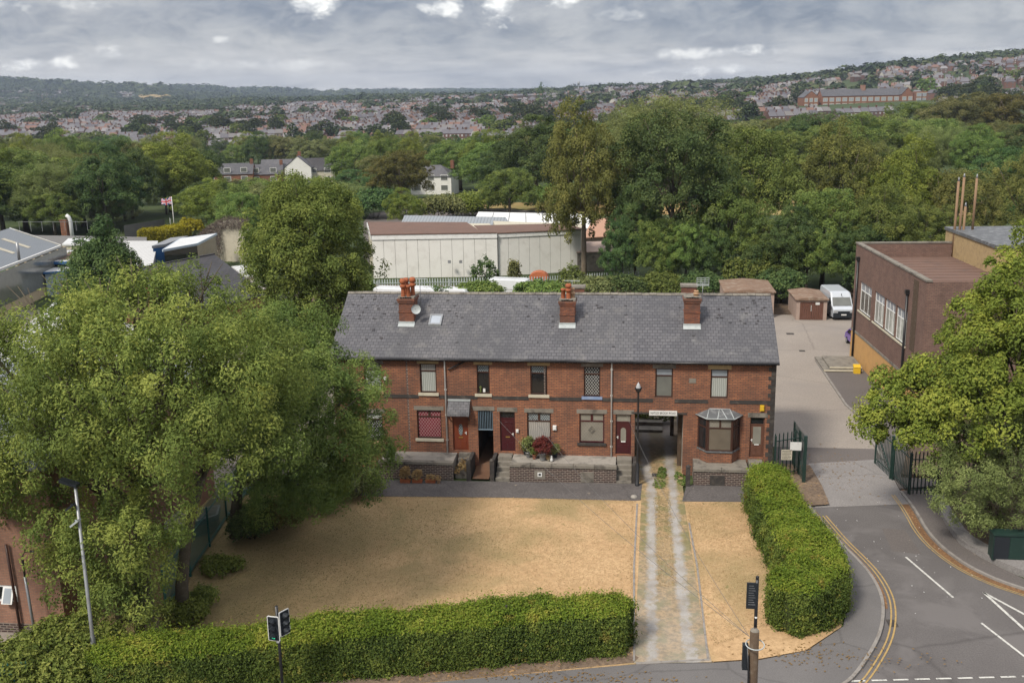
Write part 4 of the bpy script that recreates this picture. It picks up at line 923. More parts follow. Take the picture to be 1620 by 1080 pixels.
mb.add([(L1,0,2.75),(L1,WD,2.75),(L1,WD,ZH),(L1,0,ZH)],[(0,1,2,3)],0); mb.add([(L1,0,0),(L1,WD,0),(L1,WD,2.75),(L1,0,2.75)],[(0,1,2,3)],0)
mb.add([(0,WD,0),(0,0,0),(0,0,ZH),(0,WD,ZH)],[(0,1,2,3)],0); mb.add([(0,WD,0),(L1,WD,0),(L1,WD,ZH),(0,WD,ZH)],[(0,1,2,3)],0)
zr=8.75
for a,b,c,d in ((0,0,L1,.3),(0,WD-.3,L1,WD)): mb.box(a+.003,b+.003,zr,c-.003,d-.003,ZH-.002)
mb.box(.003,.303,zr,.3,WD-.303,ZH-.002)
xf(mb,P0,e1,e2); mb.build('wall',mats('brick_brown','orange_paint'),hall,fix=False)
mb=MB().box(.3,.3,zr-.1,L1-.02,WD-.3,zr); 
for k in range(14): x=.6+k*(L1-1)/14; mb.box(x,.32,zr,x+.05,WD-.32,zr+.03)
xf(mb,P0,e1,e2); mb.build('roof',M['brown_felt'],hall)
mb=MB(); 
for a,b,c,d in ((-.06,-.06,L1+.06,.34),(-.06,WD-.34,L1+.06,WD+.06),(-.06,.341,.34,WD-.341)): mb.box(a,b,ZH,c,d,ZH+.12)
xf(mb,P0,e1,e2); mb.build('coping',M['stone_grey'],hall)
for i,(a,b,c,d) in enumerate(HO):
    f=MB(); Y=.14; w_=.07
    f.box(a,Y-.03,c,a+w_,Y+.04,d); f.box(b-w_,Y-.03,c,b,Y+.04,d); f.box(a+w_,Y-.03,c,b-w_,Y+.04,c+w_); f.box(a+w_,Y-.03,d-w_,b-w_,Y+.04,d)
    zb=d-(d-c)*.30; f.box(a+w_,Y-.025,zb-.035,b-w_,Y+.035,zb+.035); n=3
    for k in range(1,n): x=a+(b-a)*k/n; f.box(x-.03,Y-.02,c+w_,x+.03,Y+.03,zb-.035); f.box(x-.03,Y-.02,zb+.035,x+.03,Y+.03,d-w_)
    xf(f,P0,e1,e2); wf=f.build('window',M['white_paint'],hall); g=MB().box(a+w_,Y,c+w_,b-w_,Y+.01,zb-.03); xf(g,P0,e1,e2); g.build('pane',M['glass_curtain'] if i else M['glass_grey'],wf)
    g=MB().box(a+w_,Y,zb+.03,b-w_,Y+.01,d-w_); xf(g,P0,e1,e2); g.build('pane',M['glass_painted_sky'],wf)
    s=MB().box(a-.1,-.08,c-.12,b+.1,.12,c); xf(s,P0,e1,e2); s.build('sill',M['cream'],wf)
mb=MB().box(0,-.05,2.50,L1,-.003,2.70); xf(mb,P0,e1,e2); mb.build('ledge',M['stone_grey'],hall)
for px,pt,pb in ((1360,412,572),(1438,465,640)):
    x,zt=hx(px,pt); mb=MB().tube([(x,-.12,0 if px<1400 else 0),(x,-.12,zt)],.09,8); mb.box(x-.16,-.26,zt,x+.16,-.003,zt+.3); xf(mb,P0,e1,e2); mb.build('downpipe',M['black_metal'],hall)
x0,_=hx(1440,500); mb=MB().box(x0+.3,-.02,4.6,L1-1.6,-.004,ZH-.25); xf(mb,P0,e1,e2); mb.build('wall_panel',M['green_metal'],hall) if False else tag(mb.build('wall_panel',M['wood_weathered'],hall),'dull olive cladding strip')
tp=V3(at(1503,384,ZH),0); tb=thing('boiler_house','taller flat-roofed block with ochre wall behind the brown hall','building',tp)
a=tp+e2*.1; mb=MB().box(-1.5,0,0,9.5,12,10.75); xf(mb,a,e1,e2); mb.build('wall',M['ochre_stone'],tb); mb=MB().box(-1.6,-.1,10.75,9.6,12.1,11.0); xf(mb,a,e1,e2); mb.build('roof',M['lead_dark'],tb)
fl=[((1508,400),286,None),((1516,402),280,None),((1522,398),326,None),((1536,392),281,None)]
for (px,pb),pt,_ in fl:
    d=at(px,390,9.6); zt=H+ray(px,pt)[2]/np.linalg.norm(ray(px,pt)[:2])*np.linalg.norm(d[:2])
    t=thing('flue_pipe',{1508:'leftmost tall rusty flue pipe beside the hall',1516:'second tall rusty flue pipe from the left',1522:'short flue pipe between the tall ones',1536:'rightmost tall rusty flue pipe, standing apart'}[px],'pipe',(d[0],d[1],8.8),group='flue pipes by the boiler house')
    MB().tube([(d[0],d[1],8.8 if px<1530 else 10.9),(d[0],d[1],zt)],.10,10).build('pipe',M['rust_pipe'],t); MB().tube([(d[0],d[1],zt-.02),(d[0],d[1],zt+.3)],[.11,.03],8).build('cowl',M['grey_metal'],t)
# ---- garages
def garage(lab,pl,pr,base,depth,h,h2,door_=True):
    A=V3(at(*pl),0); B=V3(at(*pr),0); B[1]=A[1]; t=thing('garage',lab,'garage',(A+B)/2); x0,x1,y=A[0],B[0],A[1]
    mb=MB().box(x0,y,0,x0+.35,y+.12,h).box(x1-.35,y,0,x1,y+.12,h).box(x0,y+.12,0,x0+.12,y+depth,h).box(x1-.12,y+.12,0,x1,y+depth,h).box(x0+.12,y+depth-.12,0,x1-.12,y+depth,h).box(x0+.35,y+.001,h-.22,x1-.35,y+.12,h)
    mb.build('wall',M[base],t); r=MB(); r.add([(x0-.15,y-.2,h),(x1+.15,y-.2,h),(x1+.15,y+depth+.1,h2-.0),(x0-.15,y+depth+.1,h2),(x0-.15,y-.2,h+.10),((x0+x1)/2,y-.2,h+.32),(x1+.15,y-.2,h+.10),(x1+.15,y+depth+.1,h2+.10),((x0+x1)/2,y+depth+.1,h2+.32),(x0-.15,y+depth+.1,h2+.10)],
        [(0,1,2,3),(4,5,8,9),(5,6,7,8),(0,1,6,5,4),(1,2,7,6),(2,3,9,8,7),(3,0,4,9)]); r.build('roof',M['rust_roof'],t)
    if door_:
        xm=(x0+x1)/2; d=MB(); n=5
        for s in (0,1):
            a=x0+.35+(xm-x0-.35)*s; b=xm-.01 if s==0 else x1-.35
            if s: a=xm+.01
            d=MB(); 
            for k in range(n): d.box(a+(b-a)*k/n+.01,y+.03,.03,a+(b-a)*(k+1)/n-.01,y+.07,h-.23)
            dd=d.build('door',M['brown_timber'],t)
            if s: MB().box(a+.35,y+.01,h*.76,a+.75,y+.029,h*.76+.3).build('notice',M['white_paint'],dd)
            else: MB().box(b-.06,y+.005,.9,b-.02,y+.029,1.5).build('bolt',M['white_paint'],dd)
    return t
garage('small garage with brown double doors and rusty roof beside the white van',(1259,506),(1307,506),'pink_render',5.5,2.05,1.95)
garage('long pink rendered garage behind the end house roof',(1146,502),(1223,502),'pink_render',6.5,2.6,2.6)
# ---- pale concrete-panel warehouse
PR=at(920,429); zt=H+ray(919,361.5)[2]*PR[1]/ray(919,361.5)[1]; PLt=V3(at(588,371.5,zt),0); PMt=V3(at(786.5,368.3,zt),0); PRt=V3(at(919,361.5,zt),0)
BLt=V3(at(582,352,zt),0); BMt=V3(at(738,352.5,zt),0); BRt=V3(at(898,353,zt),0)
wh=thing('warehouse','pale concrete panel warehouse with flat brown roof behind the terrace','building',PMt)
def wallrun(mb,A,B,z0,z1,pan,m=0,mg=1,gap=.035,dep=.0):
    d=B-A; L_=np.linalg.norm(d); d/=L_; n=np.array([d[1],-d[0],0]); k=max(1,round(L_/pan))
    for i in range(k):
        a=A+d*(L_*i/k+gap/2); b=A+d*(L_*(i+1)/k-gap/2); mb.obox((a+b)/2+np.array([0,0,(z0+z1)/2])+n*.03,d*np.linalg.norm(b-a)/2,n*.03,np.array([0,0,(z1-z0)/2]),m)
    mb.add([V3(A,z0),V3(B,z0),V3(B,z1),V3(A,z1)],[(0,1,2,3)],mg)
PMr=PMt+np.array([.0,.35,0])
mb=MB(); wallrun(mb,PLt,PMt,0,zt-.65,1.42); wallrun(mb,PMr,PRt,0,zt-.62,1.42); mb.build('wall_panels',mats('white_render','stone_dark'),wh)
mb=MB().prism([PLt,PMt,BMt+(BMt-PMt)*.0+np.array([3.2,0,0]),BLt],0,zt-.1).prism([PMr+np.array([.05,.02,0]),PRt,PRt+(BRt-PRt)*1.0+np.array([2.,0,0]),BMt+np.array([3.3,3,0])],0,zt-.12); mb.build('wall',M['cream'],wh)
mb=MB()
for A,B,zz in ((PLt,PMt,zt),(PMr,PRt,zt-.02),(BLt,PLt,zt)):
    d=(B-A)/np.linalg.norm(B-A); n=np.array([d[1],-d[0],0]); mb.obox((A+B)/2+n*.12+np.array([0,0,zz-.33]),d*np.linalg.norm(B-A)/2,n*.05,np.array([0,0,.31]))
mb.build('fascia',M['white_paint'],wh)
mb=MB().prism([PLt+np.array([-.1,-.25,0]),PMt+np.array([0,-.25,0]),PMt+np.array([-2.2,.8,0]),BMt,BLt],zt-.02,zt+.10); mb.build('roof',M['brown_felt'],wh)
mb=MB().prism([PMt+np.array([-2.1,.9,0]),PMr+np.array([.02,-.25,0]),PRt+np.array([.3,-.2,0]),BRt,V3(at(750,357.5,zt-.1),0)],zt-.14,zt-.02); mb.build('roof',M['brown_felt'],wh)
for px in (711,729): 
    p=onpl(px,414,PLt,np.array([0,1.,0])); MB().box(p[0]-.18,PLt[1]-.2 if False else p[1]-.15,p[2]-.18,p[0]+.18,p[1]+.1,p[2]+.18).build('wall_vent',M['grey_metal'],wh)
# grey metal shed and marquees behind it
def gable(name,lab,cat,A,B,C,D,zr,ze,roofm,wallm,zb=0,group=None):
    """ridge A-B at zr, near eave D-C at ze, far eave mirrored"""
    A,B,C,D=[V3(q,0) for q in (A,B,C,D)]; E_=A*2-D; F2=B*2-C; t=thing(name,lab,cat,V3((A+B)/2,zb),group=group)
    rf=MB(); th=np.array([0,0,-.12]); 
    for P in ([V3(A,zr),V3(B,zr),V3(C,ze),V3(D,ze)],[V3(B,zr),V3(A,zr),V3(E_,ze),V3(F2,ze)]):
        rf.add(P+[p+th for p in P],[(0,1,2,3),(4,7,6,5),(0,4,5,1),(1,5,6,2),(2,6,7,3),(3,7,4,0)])
    rf.build('roof',M[roofm],t); s=lambda p,q:p+(q-p)*.03; m_=MB()
    c=(A+B+C+D+E_+F2)/6; k=lambda p:c+(p-c)*.965
    ring=[k(D),k(C),k(B),k(F2),k(E_),k(A)]; zz=[ze-.1,ze-.1,zr-.16,ze-.1,ze-.1,zr-.16]
    m_.add([V3(p,zb) for p in ring]+[V3(p,z_) for p,z_ in zip(ring,zz)],[(i,(i+1)%6,6+(i+1)%6,6+i) for i in range(6)]); m_.build('wall',M[wallm],t); return t
gable('metal_shed','grey ribbed metal shed behind the warehouse','shed',at(640,340.5,5),at(800,343.5,5),at(808,357,4.1),at(634,354,4.1),5,4.1,'corrugated_grey','grey_metal')
gable('marquee','long white marquee behind the warehouse roof','marquee',at(757,335,3.4),at(935,339,3.4),at(952,361,2.2),at(745,358,2.2),3.4,2.2,'white_paint','white_metal')
mq=[o for o in COL.objects if o.name=='marquee'][0]
mb=MB(); A,B,C,D=V3(at(757,335,3.4),3.43),V3(at(935,339,3.4),3.43),V3(at(952,361,2.2),2.23),V3(at(745,358,2.2),2.23)
for k in range(1,7): mb.bar(A+(B-A)*k/7,D+(C-D)*k/7,.10,.04)
mb.build('roof_seams',M['grey_metal'],mq)
gable('low_building','low building with orange tiled roof half hidden by tree trunks','building',at(938,346,3.6),at(986,344,3.6),at(992,372,2.2),at(922,376,2.2),3.6,2.2,'tile_orange','pink_render')
gable('outbuilding','low outbuilding with dull red roof at the warehouse corner','building',at(915,386,3.0),at(975,384,3.0),at(980,397,2.6),at(912,399,2.6),3.0,2.6,'pink_render','stone_grey')
# ---- works buildings on the left
def slabroof(name,lab,pts,z,th,roofm,wallm,zb=0,inset=.25,edge=None,group=None,cat='shed'):
    P=[V3(at(*p[:2],(p[2] if len(p)>2 else z)),(p[2] if len(p)>2 else z)) for p in pts]; n=len(P); c=sum(P)/n
    t=thing(name,lab,cat,V3(c,zb),group=group); mb=MB(); dn=np.array([0,0,-th])
    mb.add(P+[p+dn for p in P],[tuple(range(n)),tuple(range(n,2*n))[::-1]]+[(i,n+i,n+(i+1)%n,(i+1)%n) for i in range(n)],0)
    if edge:
        for i in range(n): mb.bar(P[i]+dn*.5,P[(i+1)%n]+dn*.5,.12,th*1.15,1)
    mb.build('roof',[M[roofm]]+([M[edge]] if edge else []),t); k=[c+(p-c)*(1-.05) for p in P]
    MB().add([V3(p,zb) for p in k]+[V3(p,p[2]-th-.001) for p in k],[(i,(i+1)%n,n+(i+1)%n,n+i) for i in range(n)]).build('wall',M[wallm],t); return t,P
A=at(15,361,7.5);B=at(96,388,5.0);C=at(0,425,5.0); C2=B+(C-B)*2.2; A2=A+(C-B)*2.2
bs,_=None,None
t=thing('works_shed','big grey workshop roof with pale rooflights at the left edge','shed',V3((A+B)/2,0))
mb=MB().add([V3(A,7.5),V3(B,5),V3(C2,5),V3(A2,7.5)]+[V3(A,7.3),V3(B,4.8),V3(C2,4.8),V3(A2,7.3)],[(0,1,2,3),(4,7,6,5),(0,4,5,1),(1,5,6,2),(2,6,7,3)])
A_=A*2-B; A_2=A2*2-C2; mb.add([V3(A,7.5),V3(A_,5),V3(A_2,5),V3(A2,7.5)],[(0,1,2,3)]); rs=mb.build('roof',M['shed_roof_grey'],t)
mb=MB(); 
for u in (.30,.55,.80,1.05,1.3,1.6,1.9):
    q=lambda s,v: V3(A,7.5)*(1-s)+V3(B,5)*s+(C-B)*v*1.0; mb.add([q(.25,u)+[0,0,.03],q(.75,u)+[0,0,.03],q(.75,u+.05)+[0,0,.03],q(.25,u+.05)+[0,0,.03]],[(0,1,2,3)])
mb.build('rooflight',M['cream'],rs); d=(C2-B)/np.linalg.norm(C2-B); n=np.array([d[1],-d[0],0]); n=n if n[1]<0 else -n
MB().bar(V3(A,7.52),V3(B,5.02),.25,.12).bar(V3(B,4.9),V3(C2,4.9),.2,.3).build('verge',M['white_paint'],rs)
mb=MB(); L_=np.linalg.norm(C2-B); ns=16
for k in range(ns+1): mb.obox(V3(B+d*L_*k/ns-n*.5,2.4),d*.16,n*.12,(0,0,2.4))
mb.obox(V3(B+d*L_/2-n*.5,.7),d*L_/2,n*.08,(0,0,.7)); mb.obox(V3(B+d*L_/2-n*.45,2.6),d*L_/2,n*.06,(0,0,.08)); mb.build('wall_posts',M['wood_buff'],t); MB().obox(V3(B+d*L_/2-n*.62,3),d*L_/2,n*.02,(0,0,1.8)).build('glazing',M['glass_grey'],t)
Bk=V3(B,0); MB().add([V3(B-n*.6,0),V3(B-n*.6,4.8),V3(A*1.0-n*.6,7.3),V3(A-n*.6,0)],[(0,1,2,3)]).build('wall',M['cream'],t)
p=at(29,400,6.4); tag(MB().tube([(p[0],p[1],5.6),(p[0],p[1],7.6)],.16,8).build('flue',M['grey_metal']),'short grey flue rising from the big workshop roof','flue')
for k,(px) in enumerate((40,44,48)):
    a=V3(at(px,440),0); tag(MB().bar(a,a+np.array([-1.6,.8,3.6]),.35,.08).build('timber_board',M['wood_orange']),['left','middle','right'][k]+' orange board of the three leaning against the workshop','board','boards leaning by the workshop')
t2,P=slabroof('works_annex','white-roofed annex with two brown panels and blue trim',[(49,414),(112,414),(130,396),(84,396)],3.6,.3,'corrugated_white','glass_dark',edge='blue_trim')
mb=MB(); q=lambda s,v:(P[0]*(1-s)+P[1]*s)*(1-v)+(P[3]*(1-s)+P[2]*s)*v+np.array([0,0,.03])
for a,b in ((.2,.42),(.62,.88)): mb.add([q(a,.15),q(b,.15),q(b,.85),q(a,.85)],[(0,1,2,3)])
mb.build('roof_panel',M['brown_felt'],t2)
slabroof('works_hut','small white-roofed hut with pale blue walls',[(69,431),(118,427),(128,409),(98,411)],2.9,.2,'white_metal','light_blue_clad',edge='blue_trim')
slabroof('store_shed','store shed with a long white roof between annex and canopy',[(98,386),(150,386),(150,377),(108,377)],3.6,.25,'white_metal','cream')
slabroof('boundary_shed','long low dark roof along the trees behind the workshop',[(50,388),(232,384),(232,375),(52,372)],2.6,.25,'fence_grey','brown_felt')
slabroof('white_workshop','white flat workshop roof right of the dark conical tree',[(190,432),(240,425),(250,381),(195,381)],3.4,.3,'corrugated_white','white_metal')
slabroof('canopy_building','pale metal canopy building with blue trim',[(257,395),(312,385),(343,369),(285,377)],4.4,.25,'white_metal','glass_dark',edge='light_blue_clad')
slabroof('blue_trim_shed','grey-roofed shed with bright blue gable beside the canopy',[(240,389),(262,386),(298,373),(270,376)],4.2,.35,'grey_metal','blue_trim')
slabroof('corrugated_shed','white corrugated shed roof behind the black slate roof',[(366,421),(428,416),(436,434),(388,437)],3.3,.2,'corrugated_white','cream')
slabroof('corrugated_shed','buff corrugated lean-to roof below the white one',[(388,438),(437,435),(440,455),(414,459)],2.9,.2,'corrugated_buff','brown_felt')
slabroof('workshop_block','white metal roof glimpsed through the crown of the ash tree',[(-60,600),(95,470),(330,560),(200,700)],4.6,.3,'corrugated_white','brick_buff')
A=at(339,402,7);B=at(421,465,4.2);A2=at(205,427,7);B2=B+(A2-A)
t=thing('slate_roofed_building','brick building with steep black slate roof behind the ash tree','building',V3((A+B)/2,0)); mb=MB(); A_=A*2-B;A_2=A2*2-B2
mb.add([V3(A,7),V3(B,4.2),V3(B2,4.2),V3(A2,7),V3(A,6.85),V3(B,4.05),V3(B2,4.05),V3(A2,6.85)],[(0,1,2,3),(4,7,6,5),(0,4,5,1),(1,5,6,2),(2,6,7,3)]); mb.add([V3(A,7),V3(A_,4.2),V3(A_2,4.2),V3(A2,7)],[(0,1,2,3)]); mb.build('roof',M['slate_black'],t)
c=(A+A2)/2; k=lambda p:c+(p-c)*.96; mb=MB().add([V3(k(B),0),V3(k(B2),0),V3(k(A_2),0),V3(k(A_),0),V3(k(B),4.05),V3(k(B2),4.05),V3(k(A_2),4.05),V3(k(A_),4.05),V3(k(A),6.8),V3(k(A2),6.8)],[(0,1,5,4),(2,3,7,6),(3,0,4,8,7),(1,2,6,9,5)]); mb.build('wall',M['brick_red'],t)
MB().bar(V3(A,7.03),V3(A2,7.03),.22,.12).build('ridge_tiles',M['slate_black'],t)
# ruined wall under dead creeper
a,b=at(345,417),at(396,415); t=thing('ruined_wall','ruined pale stone wall smothered in brown dead creeper','wall',V3((a+b)/2,0)); RW=(V3(at(312,412),0),V3(b,0))
mb=MB(); n=9
for k in range(n): u=k/n; p=RW[0]+(RW[1]-RW[0])*u; q=RW[0]+(RW[1]-RW[0])*(u+1/n); hgt=3.0+3.0*math.sin(min(1,u*1.15)*math.pi*.62)-(.9 if k==n-1 else 0); mb.box(p[0],p[1],0,q[0],p[1]+.9,hgt)
mb.build('stonework',M['cream'],t)
# brick block and hut, bottom left
a=at(106,1004); t=thing('brick_block','light brown brick block at the lower left edge with a white window','building',(a[0]-5,a[1],0)); X1=a[0]; Y1=a[1]
x0,z1=W(0,925,Y1); x1,z0=W(29,952,Y1); mb=MB(); panel(mb,X1-16,X1,0,7.6,Y1,[(x0-.2,x1,z0,z1)],.12); mb.add([(X1,Y1,0),(X1,Y1+16,0),(X1,Y1+16,7.6),(X1,Y1,7.6)],[(0,1,2,3)]); mb.add([(X1-16,Y1+16,0),(X1,Y1+16,0),(X1,Y1+16,7.6),(X1-16,Y1+16,7.6)],[(0,1,2,3)])
mb.box(X1-16,Y1-.02,0,X1-.0,Y1-.003,.45,1); mb.build('wall',mats('brick_buff','brick_dark'),t,fix=False); MB().box(X1-16.2,Y1-.25,7.6,X1+.2,Y1+16.2,7.85).build('roof',M['corrugated_grey'],t)
f=MB().box(x0-.2,Y1+.03,z0,x0-.12,Y1+.09,z1).box(x1-.09,Y1+.02,z0,x1,Y1+.09,z1).box(x0-.12,Y1+.02,z0,x1-.09,Y1+.09,z0+.08).box(x0-.12,Y1+.02,z1-.08,x1-.09,Y1+.09,z1); 
xm=x0+.12; f.obox(((xm+x1-.12)/2,Y1-.10,(z0+z1)/2),((x1-.12-xm)/2,0,0),(0,.025,.0),(0,.16,(z1-z0)/2*.92)); wf=f.build('window',M['white_paint'],t)
MB().obox(((xm+x1-.12)/2,Y1-.128,(z0+z1)/2),((x1-.12-xm)/2-.08,0,0),(0,.006,0),(0,.15,(z1-z0)/2*.80)).build('pane',M['glass_painted_sky'],wf); MB().box(x0-.12,Y1+.05,z0+.08,x1-.09,Y1+.06,z1-.08).build('pane',M['glass_dark'],wf)
x,_=W(33,980,Y1); MB().tube([(x,Y1-.12,.0),(x-.1,Y1-.12,4.2)],.06,8).build('downpipe',M['dark_brown_wood'],t)
x,_=W(54,990,Y1-.6); lp=thing('wall_lamp_post','slim grey post with black hooked arm in front of the light brown brick block','post',(x,Y1-.6,0)); MB().tube([(x,Y1-.6,0),(x-.1,Y1-.6,3.0)],.06,8).build('post',M['grey_metal'],lp); MB().tube([(x-.1,Y1-.6,3.0),(x-.1,Y1-.6,3.9),(x+.05,Y1-.6,4.15),(x+.7,Y1-.6,4.2)],.045,6).build('arm',M['black_metal'],lp); MB().lathe([(.1,0),(.1,.1),(.06,.12)],(x,Y1-.6,0),8).build('foot',M['white_paint'],lp)
slabroof('flat_roofed_hut','grey flat-roofed hut behind the green fence and ash trunks',[(262,838),(343,814),(347,799),(262,812)],1.0,.25,'concrete','cream',edge='lead')
# ================================================================ fences and gates
def palisade(name,lab,pts,h,matn,pitch=.145,w_=.068,cat='fence',posts=2.75,gp=None,z0=.0,spike=True):
    P=[np.array([p[0],p[1]],float) for p in pts]; c=sum(P)/len(P); t=thing(name,lab,cat,(c[0],c[1],z0),group=gp); pal=MB(); rail=MB()
    for a,b in zip(P[:-1],P[1:]):
        d=b-a; L_=np.linalg.norm(d); d/=L_; n=np.array([-d[1],d[0]]); k=max(2,int(L_/pitch))
        for i in range(k+1):
            q=a+d*L_*i/k; d3=np.array([*d,0]); n3=np.array([*n,0]); hh=h-.12
            A=np.array([q[0],q[1],z0+.05]); pal.add([A-d3*w_/2,A+n3*.018,A+d3*w_/2,A-d3*w_/2+[0,0,hh],A+n3*.018+[0,0,hh],A+d3*w_/2+[0,0,hh],A+[0,0,hh+.12]],[(0,1,4,3),(1,2,5,4),(3,4,6),(4,5,6),(0,3,6,5,2)])
        for z in (.35,h-.45): rail.bar((*(a-n*.03),z0+z),(*(b-n*.03),z0+z),.05,.05)
        m=max(1,int(L_/posts))
        for i in range(m+1):
            q=a+d*L_*i/m-n*.06; MB().box(q[0]-.04,q[1]-.04,z0,q[0]+.04,q[1]+.04,z0+h-.1).build('post',M[matn],t)
    pal.build('pales',M[matn],t,fix=False); rail.build('rails',M[matn],t); return t
palisade('palisade_fence','green palisade fence running beside the ash trunks at the left of the lawn',[at(262,972)[:2],at(300,915)[:2],at(358,826)[:2],(-22.2,53),(-21.5,56.5)],2.4,'teal_metal',.155,.10)
palisade('palisade_fence','short green palisade fence by the ivy at the bottom left corner',[(-30,29.5),(-26.4,30.6),(-22.5,31.6)],2.0,'teal_metal',.16)
d0=115; palisade('palisade_fence','long grey palisade fence in front of the pale warehouse',[atd(545,d0)[:2],atd(770,d0)[:2],atd(860,d0)[:2],atd(1010,118)[:2]],2.15,'fence_pale',.30,.12,posts=4)
palisade('palisade_fence','pale blue palisade fence beside the black slate roof',[at(421,484)[:2],at(462,484)[:2]],2.0,'fence_pale',.28,.12)
palisade('palisade_fence','green palisade fence with signs between the end house and open gate',[(8.3,57.6),at(1262,752)[:2]],2.85,'green_metal',.27,.085)
def gateleaf(lab,a,b,h=2.9):
    t=palisade('gate',lab,[a,b],h,'green_metal',.2,.10,cat='gate',posts=50); q=a; MB().box(q[0]-.09,q[1]-.09,0,q[0]+.09,q[1]+.09,h+.05).build('gate_post',M['green_metal'],t)
    MB().bar((*a,.4),(*b,h-.5),.06,.05).build('brace',M['green_metal'],t); return t
gp_=at(1271,765)[:2]; gateleaf('tall green palisade gate swung open beside the end house',gp_,(gp_[0]-.22,gp_[1]+3.0))
gateleaf('green gate leaf swung open at the right, under the yellow-green tree',at(1409,757)[:2],at(1383,733)[:2],2.6)
palisade('palisade_fence','green palisade return fence between right gate post and railings',[at(1413,759)[:2],at(1438,782)[:2]],2.6,'green_metal',.2,.12)
palisade('palisade_fence','dark railings right of the gate, partly behind the olive bush',[at(1438,783)[:2],at(1535,783)[:2]],2.6,'green_metal',.2,.075)
p=onpl(1478,748,V3(at(1438,783),0),np.array([0,1.,0])); tag(MB().box(p[0]-.3,p[1]-.09,p[2]-.27,p[0]+.3,p[1]-.04,p[2]+.27).build('notice_board',M['plastic_dark']),'dark rectangular plate on the right railings','sign')
p=V3(at(1262,752),0)
for (l,t_,r,b,lab,nm,lines) in ((1250,699,1268,712,'upper white notice on the green fence by the gate','notice',2),(1236,711,1253,727,'lower cream notice with lines of writing on the green fence','notice',6)):
    Yf=57.45; q=rect(l,t_,r,b,Yf); t=thing('notice',lab,'sign',((q[0]+q[1])/2,Yf,q[2]),group='notices on the green fence'); MB().box(q[0],Yf-.02,q[2],q[1],Yf,q[3]).build('board',M['skin_of_sign' if lines==2 else 'cream'],t)
    mb=MB(); 
    if lines==6:
        for i in range(6):
            z=q[3]-.09-(q[3]-q[2]-.14)*i/5.5; rr=random.Random(i); x=q[0]+.05
            while x<q[1]-.1: w_=rr.uniform(.03,.09); mb.box(x,Yf-.024,z-.017,min(x+w_,q[1]-.05),Yf-.0205,z+.017); x+=w_+.025
        mb.build('lettering',M['ink'],t)
# vertical board fence far left
a,b=at(198,377)[:2],at(262,366)[:2]; t=thing('board_fence','grey vertical board fence behind the golden hedge','fence',(*((a+b)/2),0)); mb=MB(); n=60
for k in range(n): p=a+(b-a)*k/n; q=a+(b-a)*(k+.9)/n; mb.add([(*p,0),(*q,0),(*q,2.2),(*p,2.2),(p[0],p[1]+.05,0),(q[0],q[1]+.05,0),(q[0],q[1]+.05,2.2),(p[0],p[1]+.05,2.2)],[(0,1,2,3),(4,7,6,5),(3,2,6,7),(0,3,7,4),(1,5,6,2)])
mb.build('boards',M['fence_grey'],t)
# ================================================================ street furniture
p=at(1008,771); t=thing('street_lamp','black lamp post standing between the stone steps and the drive','street lamp',(p[0],p[1],.13)); zt=H+ray(1009,604)[2]*p[1]/ray(1009,604)[1]
MB().lathe([(.13,0),(.13,.1),(.11,.12),(.11,1.3),(.08,1.35),(.055,1.5),(.05,zt-.75)],(p[0],p[1],.13),12).build('post',M['black_metal'],t)
MB().lathe([(.05,-.62),(.11,-.6),(.16,-.5),(.21,-.38),(.20,-.34)],(p[0],p[1],zt),12).build('lantern',M['black_metal'],t); MB().lathe([(.15,-.34),(.12,-.22),(.07,-.12),(.03,-.06),(.01,.0)],(p[0],p[1],zt),12).build('lamp_globe',M['lantern_glass'],t)
p=at(155,1082); t=thing('tall_lamp_post','tall grey metal lamp post at the left end of the hedge','street lamp',(p[0],p[1],0)); d_=p[1]; r=ray(119,768); top=CAMP+r*(p[1]/r[1]); base=np.array([p[0],p[1],0.])
MB().tube([base,base+(top-base)*.25,base+(top-base)*.26,top],[.10,.10,.075,.06],10).build('post',M['grey_metal'],t)
MB().obox(top+np.array([-.22,.0,.12]),(.34,0,-.10),(0,.15,0),(.01,0,.06)).build('lamp_head',M['plastic_dark'],t)
for z_,x_ in ((.7,-.22),(1.35,-.12)): MB().obox(top+np.array([x_,-.1,-z_-.1]),(.17,0,.13),(0,.12,0),(-.02,0,.03)).bar(top+np.array([x_,-.1,-z_]),top+np.array([0.03,0,-z_-.1]),.05).build('floodlight',M['lead' if z_>1 else 'plastic_dark'],t)
